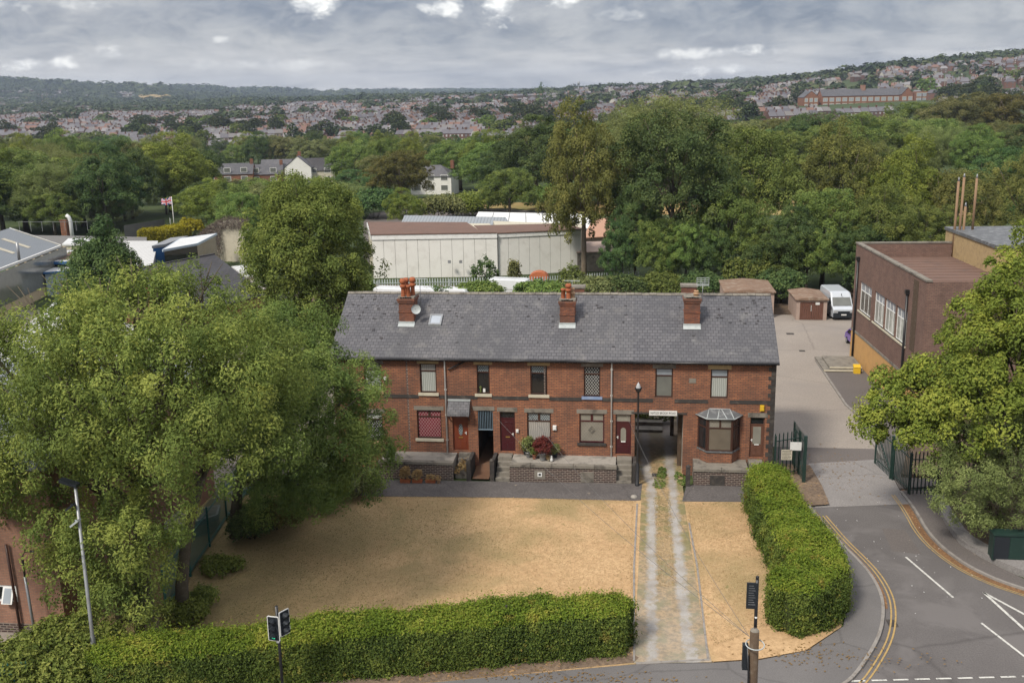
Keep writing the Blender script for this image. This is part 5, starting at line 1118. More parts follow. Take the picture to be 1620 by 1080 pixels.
# traffic light
p=V3(pd(437,958,34),0); t=thing('traffic_light','traffic light with two white-edged heads in front of the hedge','traffic light',p); zt=pd(437,958,34)[2]
MB().tube([p,p+[0,0,zt]],.057,10).build('pole',M['black_metal'],t)
def sighead(c,yaw,green):
    ex=np.array([math.cos(yaw),math.sin(yaw),0]); ey=np.array([-math.sin(yaw),math.cos(yaw),0]); c=np.array(c); R2=lambda w_,h_,r,n=4:[(sx*(w_-r)+r*math.cos(a),sz*(h_-r)+r*math.sin(a)) for sx,sz,a0 in ((1,1,0),(-1,1,90),(-1,-1,180),(1,-1,270)) for a in [math.radians(a0+90*k/n) for k in range(n+1)]]
    b=MB().ext(R2(.235,.50,.05),c,ex,(0,0,1),ey,.0,.025).build('backing_board',M['white_paint'],t); MB().ext(R2(.205,.47,.03),c,ex,(0,0,1),ey,-.012,-.002).ext(R2(.13,.42,.03),c,ex,(0,0,1),ey,.03,.16).build('signal_body',M['plastic_dark'],t)
    for i,z in enumerate((.30,0,-.30)):
        q=c+np.array([0,0,z]); mb=MB(); vs=[];fs=[]; n=14
        for k in range(n+1):
            a=math.radians(-30+240*k/n); o1=q+ex*.115*math.cos(a)+np.array([0,0,.115*math.sin(a)]); vs+=[o1-ey*.015,o1-ey*(.24 if 30<math.degrees(a)<150 else .15)-np.array([0,0,.03])]
        for k in range(n): fs.append((2*k,2*k+1,2*k+3,2*k+2))
        mb.add(vs,fs,0,True); hd=mb.build('visor',M['plastic_dark'],t)
        L2=MB().ext([(.10*math.cos(a),.10*math.sin(a)) for a in np.linspace(0,2*math.pi,17)[:-1]],q,ex,(0,0,1),ey,-.03,-.014).build('lens',M['lens_green' if (i==2 and green) else 'lens_dark'],t)
        if i==2 and green: tag(L2,'lit green lens')
sighead(p+np.array([-.12,-.14,zt-.85]),-.12,True); sighead(p+np.array([.28,.0,zt-.66]),1.05,False)
MB().box(p[0]-.06,p[1]-.1,zt-1.45,p[0]+.04,p[1]-.06,zt-1.35).build('plate',M['white_paint'],t)
# telegraph pole with antenna box
p=V3(pd(1194,997,27),0); t=thing('telegraph_pole','brown wooden telegraph pole with boxes and a white ring at the bottom right','pole',p); zt=pd(1194,997,27)[2]
TP=p+np.array([0,0,zt-.3]); MB().tube([p+[0,0,-.1],p+[0,0,zt*.5],p+[0,0,zt]],[.19,.16,.135],12).build('pole',M['wood_weathered'],t)
MB().lathe([(.135,0),(.10,.05),(.02,.08)],tuple(p+[0,0,zt]),12).build('pole_cap',M['stone_grey'],t); MB().box(p[0]-.33,p[1]-.10,zt-1.25,p[0]-.16,p[1]+.10,zt-.45).build('junction_box',M['plastic_dark'],t)
MB().tube([p+np.array([.27*math.cos(a)+.02,.27*math.sin(a)-.05,zt-.42+.03*math.sin(a)]) for a in np.linspace(0,2*math.pi,19)],.018,6,cap=False).build('cable_ring',M['lead'],t)
MB().tube([p+[-.2,-.1,zt-.5],p+[-.15,-.17,zt-1.4],p+[-.12,-.16,1]],.03,6).build('cable',M['black_metal'],t)
sp=thing('sign_pole','thin black pole with a dark rectangular panel on top of the telegraph pole','sign pole',p+[.0,.06,zt-.2]); q=p+np.array([.04,.2,0])
MB().tube([q+[0,0,zt-.9],q+[0,0,zt+1.55]],.05,8).build('post',M['black_metal'],sp); MB().box(q[0]-.30,q[1]-.05,zt+.62,q[0]+.03,q[1]-.0,zt+1.45).build('panel',M['plastic_dark'],sp)
mb=MB()
for i in range(9): z=zt+1.36-i*.075; mb.box(q[0]-.24,q[1]-.056,z-.012,q[0]-.10+.06*((i*7)%3)/2,q[1]-.051,z+.008)
mb.build('writing',M['lead_dark'],sp); MB().lathe([(.03,0),(.05,.03),(.05,.08),(.02,.12)],tuple(q+[0,0,zt+1.55]),8).build('sensor',M['black_metal'],sp)
MB().lathe([(.03,-.03),(.045,0),(.03,.03)],tuple(q+[0,-.05,zt+.35]),8).build('clip',M['white_paint'],sp)
wi=[((772,645),'left-hand'),((838,655),'middle'),((990,653),'right-hand')]
for (px,py),nm in wi:
    x,z=W(px,py); a=np.array([x,YF-.05,z]); b=TP+np.array([-.15,0,.1]); pts=[a+(b-a)*k/16-np.array([0,0,1.1*4*(k/16)*(1-k/16)*.5]) for k in range(17)]
    tag(MB().tube(pts,.007,5).build('overhead_wire',M['fence_grey']),f'{nm} thin wire from the telegraph pole to the terrace','wire','wires from the telegraph pole')
# post in the hedge
p=V3(pd(801,957,37.2),0); t=thing('wooden_post','weathered post sticking out of the top of the front hedge','post',p); zt=pd(801,957,37.2)[2]; MB().tube([p,p+[0.0,0,zt]],.05,8).build('post',M['stone_dark'],t); MB().box(p[0]-.09,p[1]-.06,zt-.75,p[0]-.05,p[1]+.02,zt-.08).build('plate',M['wood_weathered'],t)
# flagpole with the union flag, little pole behind
p=V3(at(277,372),0); t=thing('flagpole','white flagpole flying a union flag over the golden hedge','flagpole',p); zt=H+ray(274.5,311)[2]*p[1]/ray(274.5,311)[1]; MB().tube([p,p+[0,0,zt]],[.08,.05],8).build('pole',M['white_paint'],t)
nx,nz=36,20; fw,fh=2.1,1.25; vs=[];fs=[];ms=[]
for i in range(nx+1):
    for j in range(nz+1): u,v=i/nx,j/nz; vs.append((p[0]-.06-fw*u*.93,p[1]+.16*math.sin(u*7+v)*u,zt-.05-fh*(1-v)*(1-.25*u)-.48*u*1.0-.10*u*math.sin(u*5)+.05*math.sin(u*9)))
for i in range(nx):
    for j in range(nz):
        u=(i+.5)/nx*2-1; v=(j+.5)/nz*2-1; a=abs(u); b=abs(v); dg=min(abs(u-v),abs(u+v)); c=2
        if dg<.26: c=1
        if dg<.09: c=0
        if a<.17 or b<.30: c=1
        if a<.10 or b<.18: c=0
        fs.append((i*(nz+1)+j,(i+1)*(nz+1)+j,(i+1)*(nz+1)+j+1,i*(nz+1)+j+1)); ms.append(c)
mb=MB(); mb.add(vs,fs); mb.m=ms; mb.build('flag',mats('flag_red','flag_white','flag_blue'),t,fix=False)
p=V3(at(271,368),0); tag(MB().tube([p,p+[0,0,2.6]],.06,6).build('short_pole',M['lead']),'short pale pole beside the flagpole','pole')
p=V3(at(106,388),0); tag(MB().box(p[0]-.5,p[1]-.4,0,p[0]+.5,p[1]+.4,4.0).box(p[0]-.58,p[1]-.48,4,p[0]+.58,p[1]+.48,4.2).build('brick_stack',M['brick_red']),'square red brick stack behind the annex roof','chimney')
p=V3(at(116,388),0); tag(MB().tube([p,p+[0,0,3.9],p+[-.2,0,4.6],p+[-.6,0,4.9]],.30,12).build('duct',M['white_metal']),'fat silver duct bending over beside the brick stack','duct')
r_=MB(); a,b=V3(at(35,392),0),V3(at(142,390),0)
r_.bar(V3(a,4.2),V3(b,4.0),.05)
for k in range(7): q=a+(b-a)*k/6; r_.bar(V3(q,2.6),V3(q,4.2),.05)
tag(r_.build('handrail',M['grey_metal']),'thin metal handrail above the long low dark roof','handrail')
p=V3(at(14,365),0); tag(MB().tube([p+[0,0,6],p+[-.3,0,9.5]],.04,6).build('aerial_mast',M['lead']),'thin white mast over the big workshop roof','mast')
# utility cabinet, concrete plinth, yellow bin, drain covers
c=at(1592,882,.3); t=thing('utility_cabinet','dark green utility cabinet among leaf litter under the right-hand trees','cabinet',(c[0],c[1],.3)); MB().box(c[0]-.75,c[1]-.25,.3,c[0]+.75,c[1]+.35,1.55).build('body',M['green_metal'],t); MB().box(c[0]-.80,c[1]-.30,1.55,c[0]+.80,c[1]+.40,1.63).build('lid',M['green_metal'],t); MB().box(c[0]-.70,c[1]-.275,.36,c[0]-.02,c[1]-.252,1.48).build('door',M['plastic_dark'],t); MB().box(c[0]+.02,c[1]-.275,.36,c[0]+.70,c[1]-.252,1.48).build('door',M['green_metal'],t)
a=at(1303,590); t=thing('concrete_plinth','stepped concrete plinth with pale edges beside the hall','plinth',(a[0]+1.5,a[1]+1.4,.1)); b=at(1352,590)
for i,(ins,z) in enumerate(((0,.28),(.5,.46))): MB().box(a[0]+ins,a[1]+ins*.6,.10+i*.181,b[0]+.6,a[1]+4.4-ins,z).build('step',M['stone_grey'],t); MB().box(a[0]+ins,a[1]+ins*.6-.06,z-.12,b[0]+.6,a[1]+ins*.6-.002,z+.01).build('edge',M['cream'],t)
p=at(1355,592); t=thing('grit_bin','small yellow grit bin against the orange wall','bin',(p[0],p[1],.1)); MB().box(p[0]-.25,p[1]-.2,.1,p[0]+.25,p[1]+.2,.62).build('body',M['yellow_plastic'],t); MB().add([(p[0]-.28,p[1]-.24,.62),(p[0]+.28,p[1]-.24,.62),(p[0]+.28,p[1]+.22,.80),(p[0]-.28,p[1]+.22,.80),(p[0]-.28,p[1]+.22,.62),(p[0]+.28,p[1]+.22,.62)],[(0,1,2,3),(2,5,4,3),(0,3,4),(1,5,2),(0,4,5,1)]).build('lid',M['yellow_plastic'],t)
for i,(px,py,w_,z) in enumerate(((1250,528,.7,.012),(1269,555,.5,.012),(1402,745,.0,.0),(1038,754,.5,.135))):
    if w_: c=at(px,py); tag(MB().box(c[0]-w_/2,c[1]-w_/2,z-.01,c[0]+w_/2,c[1]+w_/2,z+.006).build('drain_cover',M['stone_dark']),['larger dark drain cover near the garages','small round-edged drain cover in the middle of the yard','','drain cover between the drive tracks by the archway'][i],'drain cover','drain covers')
c=at(1003,786,.13); tag(MB().lathe([(.0,.12),(.14,.10),(.2,.02),(.2,0)],(c[0],c[1],.135),9).build('stone_marker',M['concrete']),'rounded stone at the corner of the lawn and drive','stone')
# ================================================================ vehicles
def vehicle(lab,x,y,rz,L_=4.2,w_=1.75,h=1.45,kind='car',paint='car_white',z=.01,cat='car',name='car'):
    t=thing(name,lab,cat,(x,y,z),rz); t['_local']=1
    # side profile, nose towards -y
    if kind=='car': bodyp=[(-.5,.28),(-.5,.52),(-.46,.60),(-.24,.66),(.30,.66),(.47,.64),(.5,.55),(.5,.28)]; cab=[(-.26,.64),(-.10,.98),(.02,1.0),(.25,.98),(.42,.64)]; cin=.18
    else: bodyp=[(-.5,.12),(-.5,.30),(-.49,.42),(-.40,.50),(-.36,.52),(-.25,.60),(.498,.60),(.5,.3),(.5,.12)]; cab=[(-.385,.48),(-.27,.82),(-.22,.965),(-.15,1.0),(.47,1.0),(.495,.95),(.498,.58)]; cin=.07
    def prof(pts,wf,m,nm,mt):
        mb=MB(); n=len(pts); hw=w_/2; zs=[p[1] for p in pts]; z0,z1=min(zs),max(zs)
        vs=[]
        for sx in (-1,-.86,.86,1):
            for (u,v) in pts:
                f=1-wf*max(0,(v-z0)/(z1-z0)); k=1 if abs(sx)<1 else .0; vv=v if abs(sx)<1 else z0+(v-z0)*.955; uu=u if abs(sx)<1 else u*.985
                vs.append((sx*hw*f,uu*L_,vv*h))
        fs=[(a*n+i,a*n+(i+1)%n,(a+1)*n+(i+1)%n,(a+1)*n+i) for a in range(3) for i in range(n)]+[tuple(range(n))[::-1],tuple(range(3*n,4*n))]
        mb.add(vs,fs); return mb.build(nm,M[mt],t)
    body=prof(bodyp,.06,0,'body',paint); cb=prof(cab,cin,0,'cabin',paint)
    hw=w_/2
    if kind=='car':
        ws=MB().add([(-hw*.80,-.252*L_,.68*h),(hw*.80,-.252*L_,.68*h),(hw*.70,-.118*L_,.955*h),(-hw*.70,-.118*L_,.955*h)],[(0,1,2,3)])
        ws.v=[(a,b-.025,c+.015) for a,b,c in ws.v]; ws.build('windscreen',M['glass_dark'],t)
        rw=MB().add([(-hw*.78,.40*L_,.68*h),(hw*.78,.40*L_,.68*h),(hw*.68,.27*L_,.95*h),(-hw*.68,.27*L_,.95*h)],[(0,1,2,3)]); rw.v=[(a,b+.03,c+.015) for a,b,c in rw.v]; rw.build('rear_window',M['glass_dark'],t)
        for s in (-1,1):
            for u0,u1,v0,v1 in ((-.20,.02,-.09,.02),(.05,.33,.05,.24)):
                MB().add([(s*(hw*.975),u0*L_,.69*h),(s*(hw*.975),u1*L_,.69*h),(s*(hw*.86),v1*L_,.93*h),(s*(hw*.86),v0*L_,.93*h)],[(0,1,2,3)]).build('side_window',M['glass_dark'],t)
    else:
        MB().add([(-hw*.88,-.378*L_,.515*h),(hw*.88,-.378*L_,.515*h),(hw*.83,-.272*L_,.80*h),(-hw*.83,-.272*L_,.80*h)],[(0,1,2,3)]).build('windscreen',M['glass_grey'],t).location=(0,-.045,.02)
        for s in (-1,1):
            MB().add([(s*(hw*1.0),-.335*L_,.56*h),(s*(hw*1.0),-.19*L_,.56*h),(s*(hw*.965),-.19*L_,.78*h),(s*(hw*.965),-.27*L_,.78*h)],[(0,1,2,3)]).build('side_window',M['glass_dark'],t).location=(s*.012,0,0)
            MB().box(s*(hw+.02),-.335*L_,.56*h,s*(hw+.22),-.31*L_,.70*h).build('wing_mirror',M['plastic_dark'],t)
        MB().box(-hw*.98,-.508*L_,.10*h,hw*.98,-.502*L_+.06,.285*h).build('bumper',M['plastic_dark'],t); MB().box(-hw*.55,-.512*L_,.29*h,hw*.55,-.50*L_,.36*h).build('grille',M['plastic_dark'],t)
        MB().obox((0,-.50*L_-.02,.335*h),(.10,0,0),(0,.01,0),(0,0,.07)).build('badge',M['grey_metal'],t); MB().box(-.03,-.30*L_,h*.87,.03,-.29*L_,h*.875+.2).build('aerial',M['black_metal'],t)
    for s in (-1,1):
        MB().box(s*hw*.93,-.505*L_,.30*h if kind!='car' else .42*h,s*hw*.60,-.485*L_,.40*h if kind!='car' else .52*h).build('headlight',M['lantern_glass'],t)
        MB().box(s*hw*.93,.49*L_,.42*h,s*hw*.72,.505*L_,.55*h).build('tail_light',M['door_maroon'],t)
    MB().box(-.26,-.516*L_,.20*h,.26,-.509*L_,.20*h+.11).build('number_plate',M['white_paint'],t)
    r=.33 if kind!='car' else .30
    for s in (-1,1):
        for u in (-.31,.30): 
            wv=MB(); c=(s*(hw-.10),u*L_,r); n=18
            ring=[(0,r*math.cos(2*math.pi*k/n),r*math.sin(2*math.pi*k/n)) for k in range(n)]
            wv.add([(c[0]-.11,c[1]+p[1],c[2]+p[2]) for p in ring]+[(c[0]+.11,c[1]+p[1],c[2]+p[2]) for p in ring],[(i,(i+1)%n,n+(i+1)%n,n+i) for i in range(n)]+[tuple(range(n)),tuple(range(n,2*n))])
            wh_=wv.build('wheel',M['tyre'],t); rm=MB(); x_=c[0]+s*.112; rm.ext([(r*.6*math.cos(2*math.pi*k/12),r*.6*math.sin(2*math.pi*k/12)) for k in range(12)],(x_,c[1],c[2]),(0,1,0),(0,0,1),(1,0,0),0,.012*s); rm.build('rim',M['grey_metal'],wh_)
    for o in t.children: pass
    del t['_local']; return t
p=at(1331,507); vehicle('white high-roof panel van parked beside the brown-doored garage',p[0],p[1]+2.95,math.radians(4),5.8,2.1,2.6,'van','van_white',cat='van',name='panel_van')
p=at(1349,556); vehicle('purple car mostly hidden behind the corner of the brown hall',p[0]+.98,p[1]+2.0,math.radians(3),4.0,1.7,1.45,'car','purple_paint')
for px,d,L_,h,kd,lab in ((630,110.5,5.0,2.0,'van','white van roof showing left of the left chimney behind the ridge'),(678,110.5,4.6,1.95,'van','white van roof just right of the left chimney'),(728,110.2,4.3,1.85,'van','white vehicle half hidden by bramble behind the ridge'),(818,113,6.0,2.3,'van','long white van by the warehouse fence')):
    q=atd(px,d); vehicle(lab,q[0],q[1],math.radians(80),L_,2.0,h,kd,'car_white',cat='van',name='parked_van')
q=atd(854,118.5); t=thing('playhouse','small orange dome-roofed tent by the warehouse fence','tent',V3(q,0)); MB().ext([(1.2*math.cos(a),.9*math.sin(a)+1.3) for a in np.linspace(0,math.pi,11)]+[(-1.2,0),(1.2,0)],V3(q,0),(1,0,0),(0,0,1),(0,1,0),-.8,.8).build('cover',M['orange_cover'],t); MB().box(q[0]-.5,q[1]-.83,0,q[0]+.5,q[1]-.801,1.5).build('opening',M['plastic_dark'],t)
# ================================================================ vegetation
def leafmesh(name,P,Nn,size,rng,mats_,v,asp=.55,fold=.0,extra=None,mi=None):
    """one small four-cornered leaf (or sprig of leaves) at each point, facing roughly along the given normal"""
    n=len(P); t=rng.normal(size=(n,3)); Nn=Nn/np.linalg.norm(Nn,axis=1,keepdims=True); t-=Nn*(t*Nn).sum(1,keepdims=True); t/=np.linalg.norm(t,axis=1,keepdims=True); b=np.cross(Nn,t)
    s=(size*(.6+.8*rng.rand(n)))[:,None] if np.isscalar(size) else size[:,None]
    V=np.stack([P-t*s,P-b*s*asp+t*s*.1,P+t*s,P+b*s*asp+t*s*.1],1)
    V[:,0]-=Nn*s*.25; V[:,2]-=Nn*s*.25
    return npmesh(name,V.reshape(-1,3),np.arange(4*n).reshape(n,4),mats_,att=np.clip(v,0,1),mi=mi)
def unit(rng,n,zb=-.5):
    d=rng.normal(size=(n*3,3)); d/=np.linalg.norm(d,axis=1,keepdims=True); d=d[d[:,2]>zb]; return d[:n]
def lobes_auto(rng,R,Rz,hc,n,r0=.34,r1=.50,zb=-.55,jit=.18):
    L=[(0,0,hc,R*.62,R*.62,Rz*.66)]
    for i in range(n):
        z=1-(2-(1+zb)*1.0)*(i+.5)/n if False else (1-(1-zb)*(i+.5)/n); th=i*2.399963+rng.rand()*.7; s=math.sqrt(max(0,1-z*z)); q=.60+.22*rng.rand()+rng.normal()*jit*.4; r=R*(r0+(r1-r0)*rng.rand())
        L.append((s*math.cos(th)*R*q,s*math.sin(th)*R*q,hc+z*Rz*q*1.02,r,r,r*(.72+.25*rng.rand())*min(1.1,Rz/R)))
    return np.array(L)
def crown(rng,L,n,clump=.45,k=12,inner=.14,zb=-.55,updir=.45,flat=.8,dens=1.):
    """dome-shaped sprays of leaves set on the lobes of a crown, with gaps between them"""
    nc=int(n//k*1.9); A=L[:,3]*L[:,5]; ii=rng.choice(len(L),size=nc,p=A/A.sum()); d=unit(rng,nc,zb); m=min(len(d),nc); ii=ii[:m]; d=d[:m]
    r=.80+.20*rng.rand(m); o=rng.rand(m)<.16; r[o]*=1.10+.22*rng.rand(o.sum()); q=rng.rand(m)<inner; r[q]=.35+.4*rng.rand(q.sum())
    C=L[ii,:3]+d*L[ii,3:]*r[:,None]; keep=np.ones(m,bool)
    for l in L: keep&=~((((C-l[:3])/l[3:])**2).sum(1)<.56)|q
    C=C[keep]; d=d[keep]; C=C[:n//k]; d=d[:n//k]; nc=len(C)
    vc=.45+.15*rng.normal(size=nc); cs=clump*(.55+.75*rng.rand(nc))
    ax=d*.75+np.array([0,0,.55])+rng.normal(size=(nc,3))*.30; ax/=np.linalg.norm(ax,axis=1,keepdims=True)
    h=rng.normal(size=(nc,k,3)); h/=np.linalg.norm(h,axis=2,keepdims=True); hp=(h*ax[:,None]).sum(2,keepdims=True); h=np.where(hp<-.25,h-2*hp*ax[:,None],h); hp=(h*ax[:,None]).sum(2,keepdims=True)
    off=(h+ax[:,None]*hp*(flat-.6))*(.62+.45*rng.rand(nc,k,1))*cs[:,None,None]
    P=(C[:,None]+off).reshape(-1,3); N_=(h*.8+ax[:,None]*.25+np.array([0,0,updir*.6])+rng.normal(size=(nc,k,3))*.42).reshape(-1,3)
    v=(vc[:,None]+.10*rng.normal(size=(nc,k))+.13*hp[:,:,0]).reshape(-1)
    return P,N_,v
def trunk(mb,L,rng,h0,rad,nl=10,base=(0,0,0),lean=(0,0),top=None):
    top=top or L[0][2]+L[0][5]*.4; b=np.array(base,float); pts=[b+[lean[0]*t*t,lean[1]*t*t,t*top] for t in np.linspace(0,1,7)]; pts[0]=b-[0,0,.1]
    mb.tube(pts,[rad*1.25,rad,rad*.85,rad*.7,rad*.5,rad*.32,rad*.12],9)
    for l in L[1:1+nl]:
        t=min(.85,max(h0/top,(l[2]-b[2])/top*.55)); a=b+np.array([lean[0]*t*t,lean[1]*t*t,t*top]); e=np.array(l[:3]); m=(a+e)/2+np.array([0,0,-.06*np.linalg.norm(e-a)])+rng.normal(size=3)*.15
        mb.tube([a,m,e,e+(e-m)*.35],[rad*.42*(1-t*.4),rad*.28,rad*.13,rad*.04],6)
    return mb
# ---- templates, unit: crown radius 1 -> scaled per tree; a handful of different crowns and barks
TEMP={}
def template(key,seed,n,leafmat,lobes=18,Rz=1.05,hc=1.5,size=.0195,clump=.150,k=120,h0=.5,zb=-.75,flat=.6,barkm='bark',r0=.28,r1=.44,rad=.055,asp=.6,trunkonly=False,jit=.18,inner=.10):
    rng=np.random.RandomState(seed); L=lobes_auto(rng,1.,Rz,hc,lobes,r0,r1,zb,jit); P,N_,v=crown(rng,L,n,clump,k,inner=inner,flat=flat)
    me=leafmesh('crown',P,N_,size,rng,M[leafmat],v,asp); mb=MB(); trunk(mb,L,rng,h0,rad,nl=9); tmp=mb.build('trunk',M[barkm],loc=(0,0,0)); tm=tmp.data; bpy.data.objects.remove(tmp)
    TEMP[key]=(me,tm)
NL=44000
template('g1',1,NL,'leaf_green',20); template('g2',2,NL,'leaf_green',26,1.2,1.6,r0=.28,r1=.42); template('d1',3,NL,'leaf_dark',22); template('d2',4,NL,'leaf_dark',16,1.15,1.55)
template('y1',5,NL,'leaf_yellow',22); template('b1',6,NL,'leaf_brown',24,1.1,1.5,r0=.26,r1=.42,barkm='bark_pale',rad=.075); template('b2',7,NL,'leaf_brown',22,1.1,1.55,barkm='bark_pale',rad=.07); template('p1',8,NL,'leaf_pale',26,1.0,1.45,flat=1.3,asp=.35,r0=.26,r1=.44)
template('o1',9,NL,'leaf_olive',22); template('c1',10,NL,'leaf_dark',26,1.9,2.0,r0=.30,r1=.46,zb=-.9)
KIND={'g1':'green','g2':'mid-green','d1':'dark green','d2':'dark green','y1':'yellow-green','b1':'brownish','b2':'rusty green','p1':'pale green','o1':'olive green','c1':'dark green conical'}
def tree(key,x,y,h,R,label,z=0.,rz=None,group=None,name='broadleaf_tree',full=2.55,zs=None):
    rng=random.Random(int(x*13+y*7)); t=thing(name,label,'tree',(x,y,z),rz if rz is not None else rng.uniform(0,6.28),group,sc=(R,R*rng.uniform(.92,1.08),zs or h/full))
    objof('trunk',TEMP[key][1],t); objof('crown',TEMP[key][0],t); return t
def treepx(key,px,ytop,d,wpx,label,group=None,z=None,**k):
    p=atd(px,d); z=float(gz(p[0],p[1])) if z is None else z; top=H-(ytop-(171.5-.0202*px))*d/1600; R=wpx*d/1600/2; return tree(key,p[0],p[1],max(2,top-z),R,label,z,group=group,**k)
G1='trees in the belt behind the terrace'
for key,px,yt,d,w_,lab in (
 ('b2',925,193,124,130,'tall brownish tree with a bare trunk showing beside the warehouse'),
 ('d2',1062,186,121,185,'big dark broad tree directly behind the terrace ridge'),
 ('d1',1005,300,119,90,'dark undergrown tree between the brownish tree and the big dark tree'),
 ('g1',1185,198,134,155,'tall green tree right of the big dark tree'),
 ('g2',1150,300,117,120,'bushy green tree above the right chimney'),
 ('d1',1240,330,113,120,'dark leafy tree behind the pink garage'),
 ('b2',1320,212,138,140,'brown-topped tree above the small garage'),
 ('g1',1300,292,117,135,'green tree right behind the white van'),
 ('y1',1415,232,132,125,'bright yellow-green tree behind the brown hall'),
 ('g2',1388,305,115,125,'green tree at the rear corner of the hall'),
 ('g1',1455,318,118,110,'green tree left of the flue pipes'),
 ('b1',1505,268,128,120,'brownish tree directly behind the flue pipes'),
 ('d1',1560,238,150,130,'dark tree behind and right of the flue pipes'),
 ('b2',1610,250,135,115,'rusty tree at the right edge above the hall'),
 ('g2',1650,220,150,130,'green tree cut by the right edge of the view'),
 ('g1',1085,345,115,90,'small green tree over the terrace ridge'),
 ('g1',1040,340,116,95,'low green tree filling the base of the big dark tree'),
 ('d1',1122,352,115,85,'low dark tree over the right half of the ridge'),
 ('g2',1212,362,114,90,'low bushy tree behind the long pink garage'),
 ('g1',1275,355,112,90,'low green tree behind the small garage'),
 ('d2',1350,352,113,95,'low dark tree behind the white van'),
 ('d1',985,352,117,70,'low dark tree beside the bare pale trunk'),
 ('p1',1052,149,215,190,'pale feathery tree rising above the belt in the middle'),
 ('p1',1000,165,235,110,'smaller pale feathery tree left of the tallest pale one'),
 ('d1',852,190,215,130,'dark tree beyond the round green tree'),
 ('d2',905,205,250,120,'dark tree behind the brownish tall one'),
 ('g1',790,222,255,110,'green tree behind the car park'),
 ('g2',735,225,285,110,'mid-green tree left of centre behind the car park'),
 ('g1',810,262,194,92,'round bright green tree standing alone at the car park'),
 ('b1',642,238,212,95,'brownish tree behind the left part of the car park'),
 ('d1',578,268,225,85,'dark tree left of the brownish one'),
 ('y1',648,300,178,55,'small yellowish tree at the edge of the car park'),
 ('d1',700,262,305,70,'dark bushy tree beside the white house'),
 ('o1',1150,190,235,140,'olive tree in the second row right of the pale one'),
 ('g1',1225,205,225,120,'second-row green tree above the tall green one'),
 ('d2',1290,180,265,130,'dark tree below the school'),
 ('g2',1365,190,240,130,'mid-green tree below the school'),
 ('g1',1455,185,250,120,'green tree in the second row at the right'),
 ('o1',1490,150,330,110,'olive tree on the slope right of the school'),
 ('b1',1560,150,330,120,'brownish tree on the slope near the right edge'),
 ('d1',1600,200,240,100,'dark tree under the blue-roofed building'),
 ('g1',1430,160,340,110,'green tree on the slope right below the school'),
 ('y1',530,290,150,90,'vivid green tree behind the mid-left tree'),
 ('y1',288,222,215,135,'large yellow-green tree left of the flagpole top'),
 ('y1',342,288,180,105,'yellow-green tree right of the flagpole'),
 ('o1',432,292,160,110,'olive tree left of the vivid green one'),
 ('g1',400,300,150,90,'green tree above the ruined wall'),
 ('g1',150,252,192,140,'green tree behind the conical tree'),
 ('d1',215,262,200,90,'dark tree behind the board fence'),
 ('g2',60,248,185,150,'broad green tree behind the workshop roof'),
 ('y1',8,244,180,110,'yellow-green tree at the left edge'),
 ('g1',105,300,176,90,'low green tree behind the silver duct'),
 ('d2',-40,250,175,120,'green tree cut by the left edge of the view'),
 ('o1',196,305,186,80,'olive tree above the board fence'),
 ):
    treepx(key,px,yt,d,w_,lab,G1)
# belt of trees in the valley behind: individuals
rng=np.random.RandomState(77); rr=random.Random(12)
keys=['g1','g2','d1','d2','b1','o1','y1','p1','g1','d1','o1','g2','p1','g1','o1']
cnt=0
for row,(d,ht) in enumerate(((178,12),(205,13),(240,13),(275,14),(320,14),(370,14),(430,14),(500,13),(560,12))):
    px=-90+rr.uniform(0,60)
    while px<1720:
        wpx=rr.uniform(9,15)*1600/d; px+=wpx*.74
        if d<235 and (560<px<1005): continue
        if d<235 and px>1000: continue
        if d<190 and 225<px<330: continue
        if 270<=d<400 and 335<px<560: continue
        if d<300 and (660<px<760): continue
        if d>=500 and rr.random()<.35: continue
        p=atd(px,d*rr.uniform(.96,1.04)); z=float(gz(p[0],p[1])); k=rr.choice(keys); lim=210 if px<600 else (222 if px<820 else 195)
        if d<330 and 340<px<560: lim=290
        if d<275 and 640<px<730: lim=300
        hh=ht*rr.uniform(.75,1.2); top=(171.5-.0202*px)+(H-z-hh)*1600/d
        if top<lim-8: hh-=(lim-8-top)*d/1600
        if hh<5: continue
        tree(k,p[0],p[1],hh,wpx*d/3200*rr.uniform(.95,1.15),f'{KIND[k]} tree in the valley belt beyond the near trees',z,group='trees filling the valley'); cnt+=1
print('valley trees',cnt)
# ---- the large ash on the left, its neighbour, and the trees on the right: crowns of their own
def bigtree(name,label,base,L,n,leafm_,size,clump,k,rad,seed,asp=.4,flat=.7,h0=3.,barkm='bark',inner=.12,lean=(0,0),cat='tree',nl=14,stems=None,updir=.4):
    rng=np.random.RandomState(seed); t=thing(name,label,cat,base); L=np.array(L,float); P,N_,v=crown(rng,L,n,clump,k,inner=inner,flat=flat,zb=-.7,updir=updir)
    me=leafmesh('crown',P,N_,size,rng,M[leafm_],v,asp); mb=MB()
    for (bx,by,lx,ly,rd) in (stems or [(0,0,lean[0],lean[1],rad)]): trunk(mb,L,rng,h0,rd,nl=nl,base=(bx,by,0),lean=(lx,ly))
    o=mb.build('trunk',M[barkm],loc=(0,0,0)); o.parent=t; o.location=(0,0,0); objof('crown',me,t); return t
def lobe_px(base,items,d0):
    """lobes given as picture place, forward distance and radius; turned into real positions"""
    out=[]
    for px,py,dd,r,rz in items:
        p=pd(px,py,d0+dd); out.append((p[0]-base[0],p[1]-base[1],p[2]-base[2],r,r,rz))
    return out
b=at(232,1002); dA=float(b[:2]@HF)
it=[(200,640,2,3.4,2.8)]
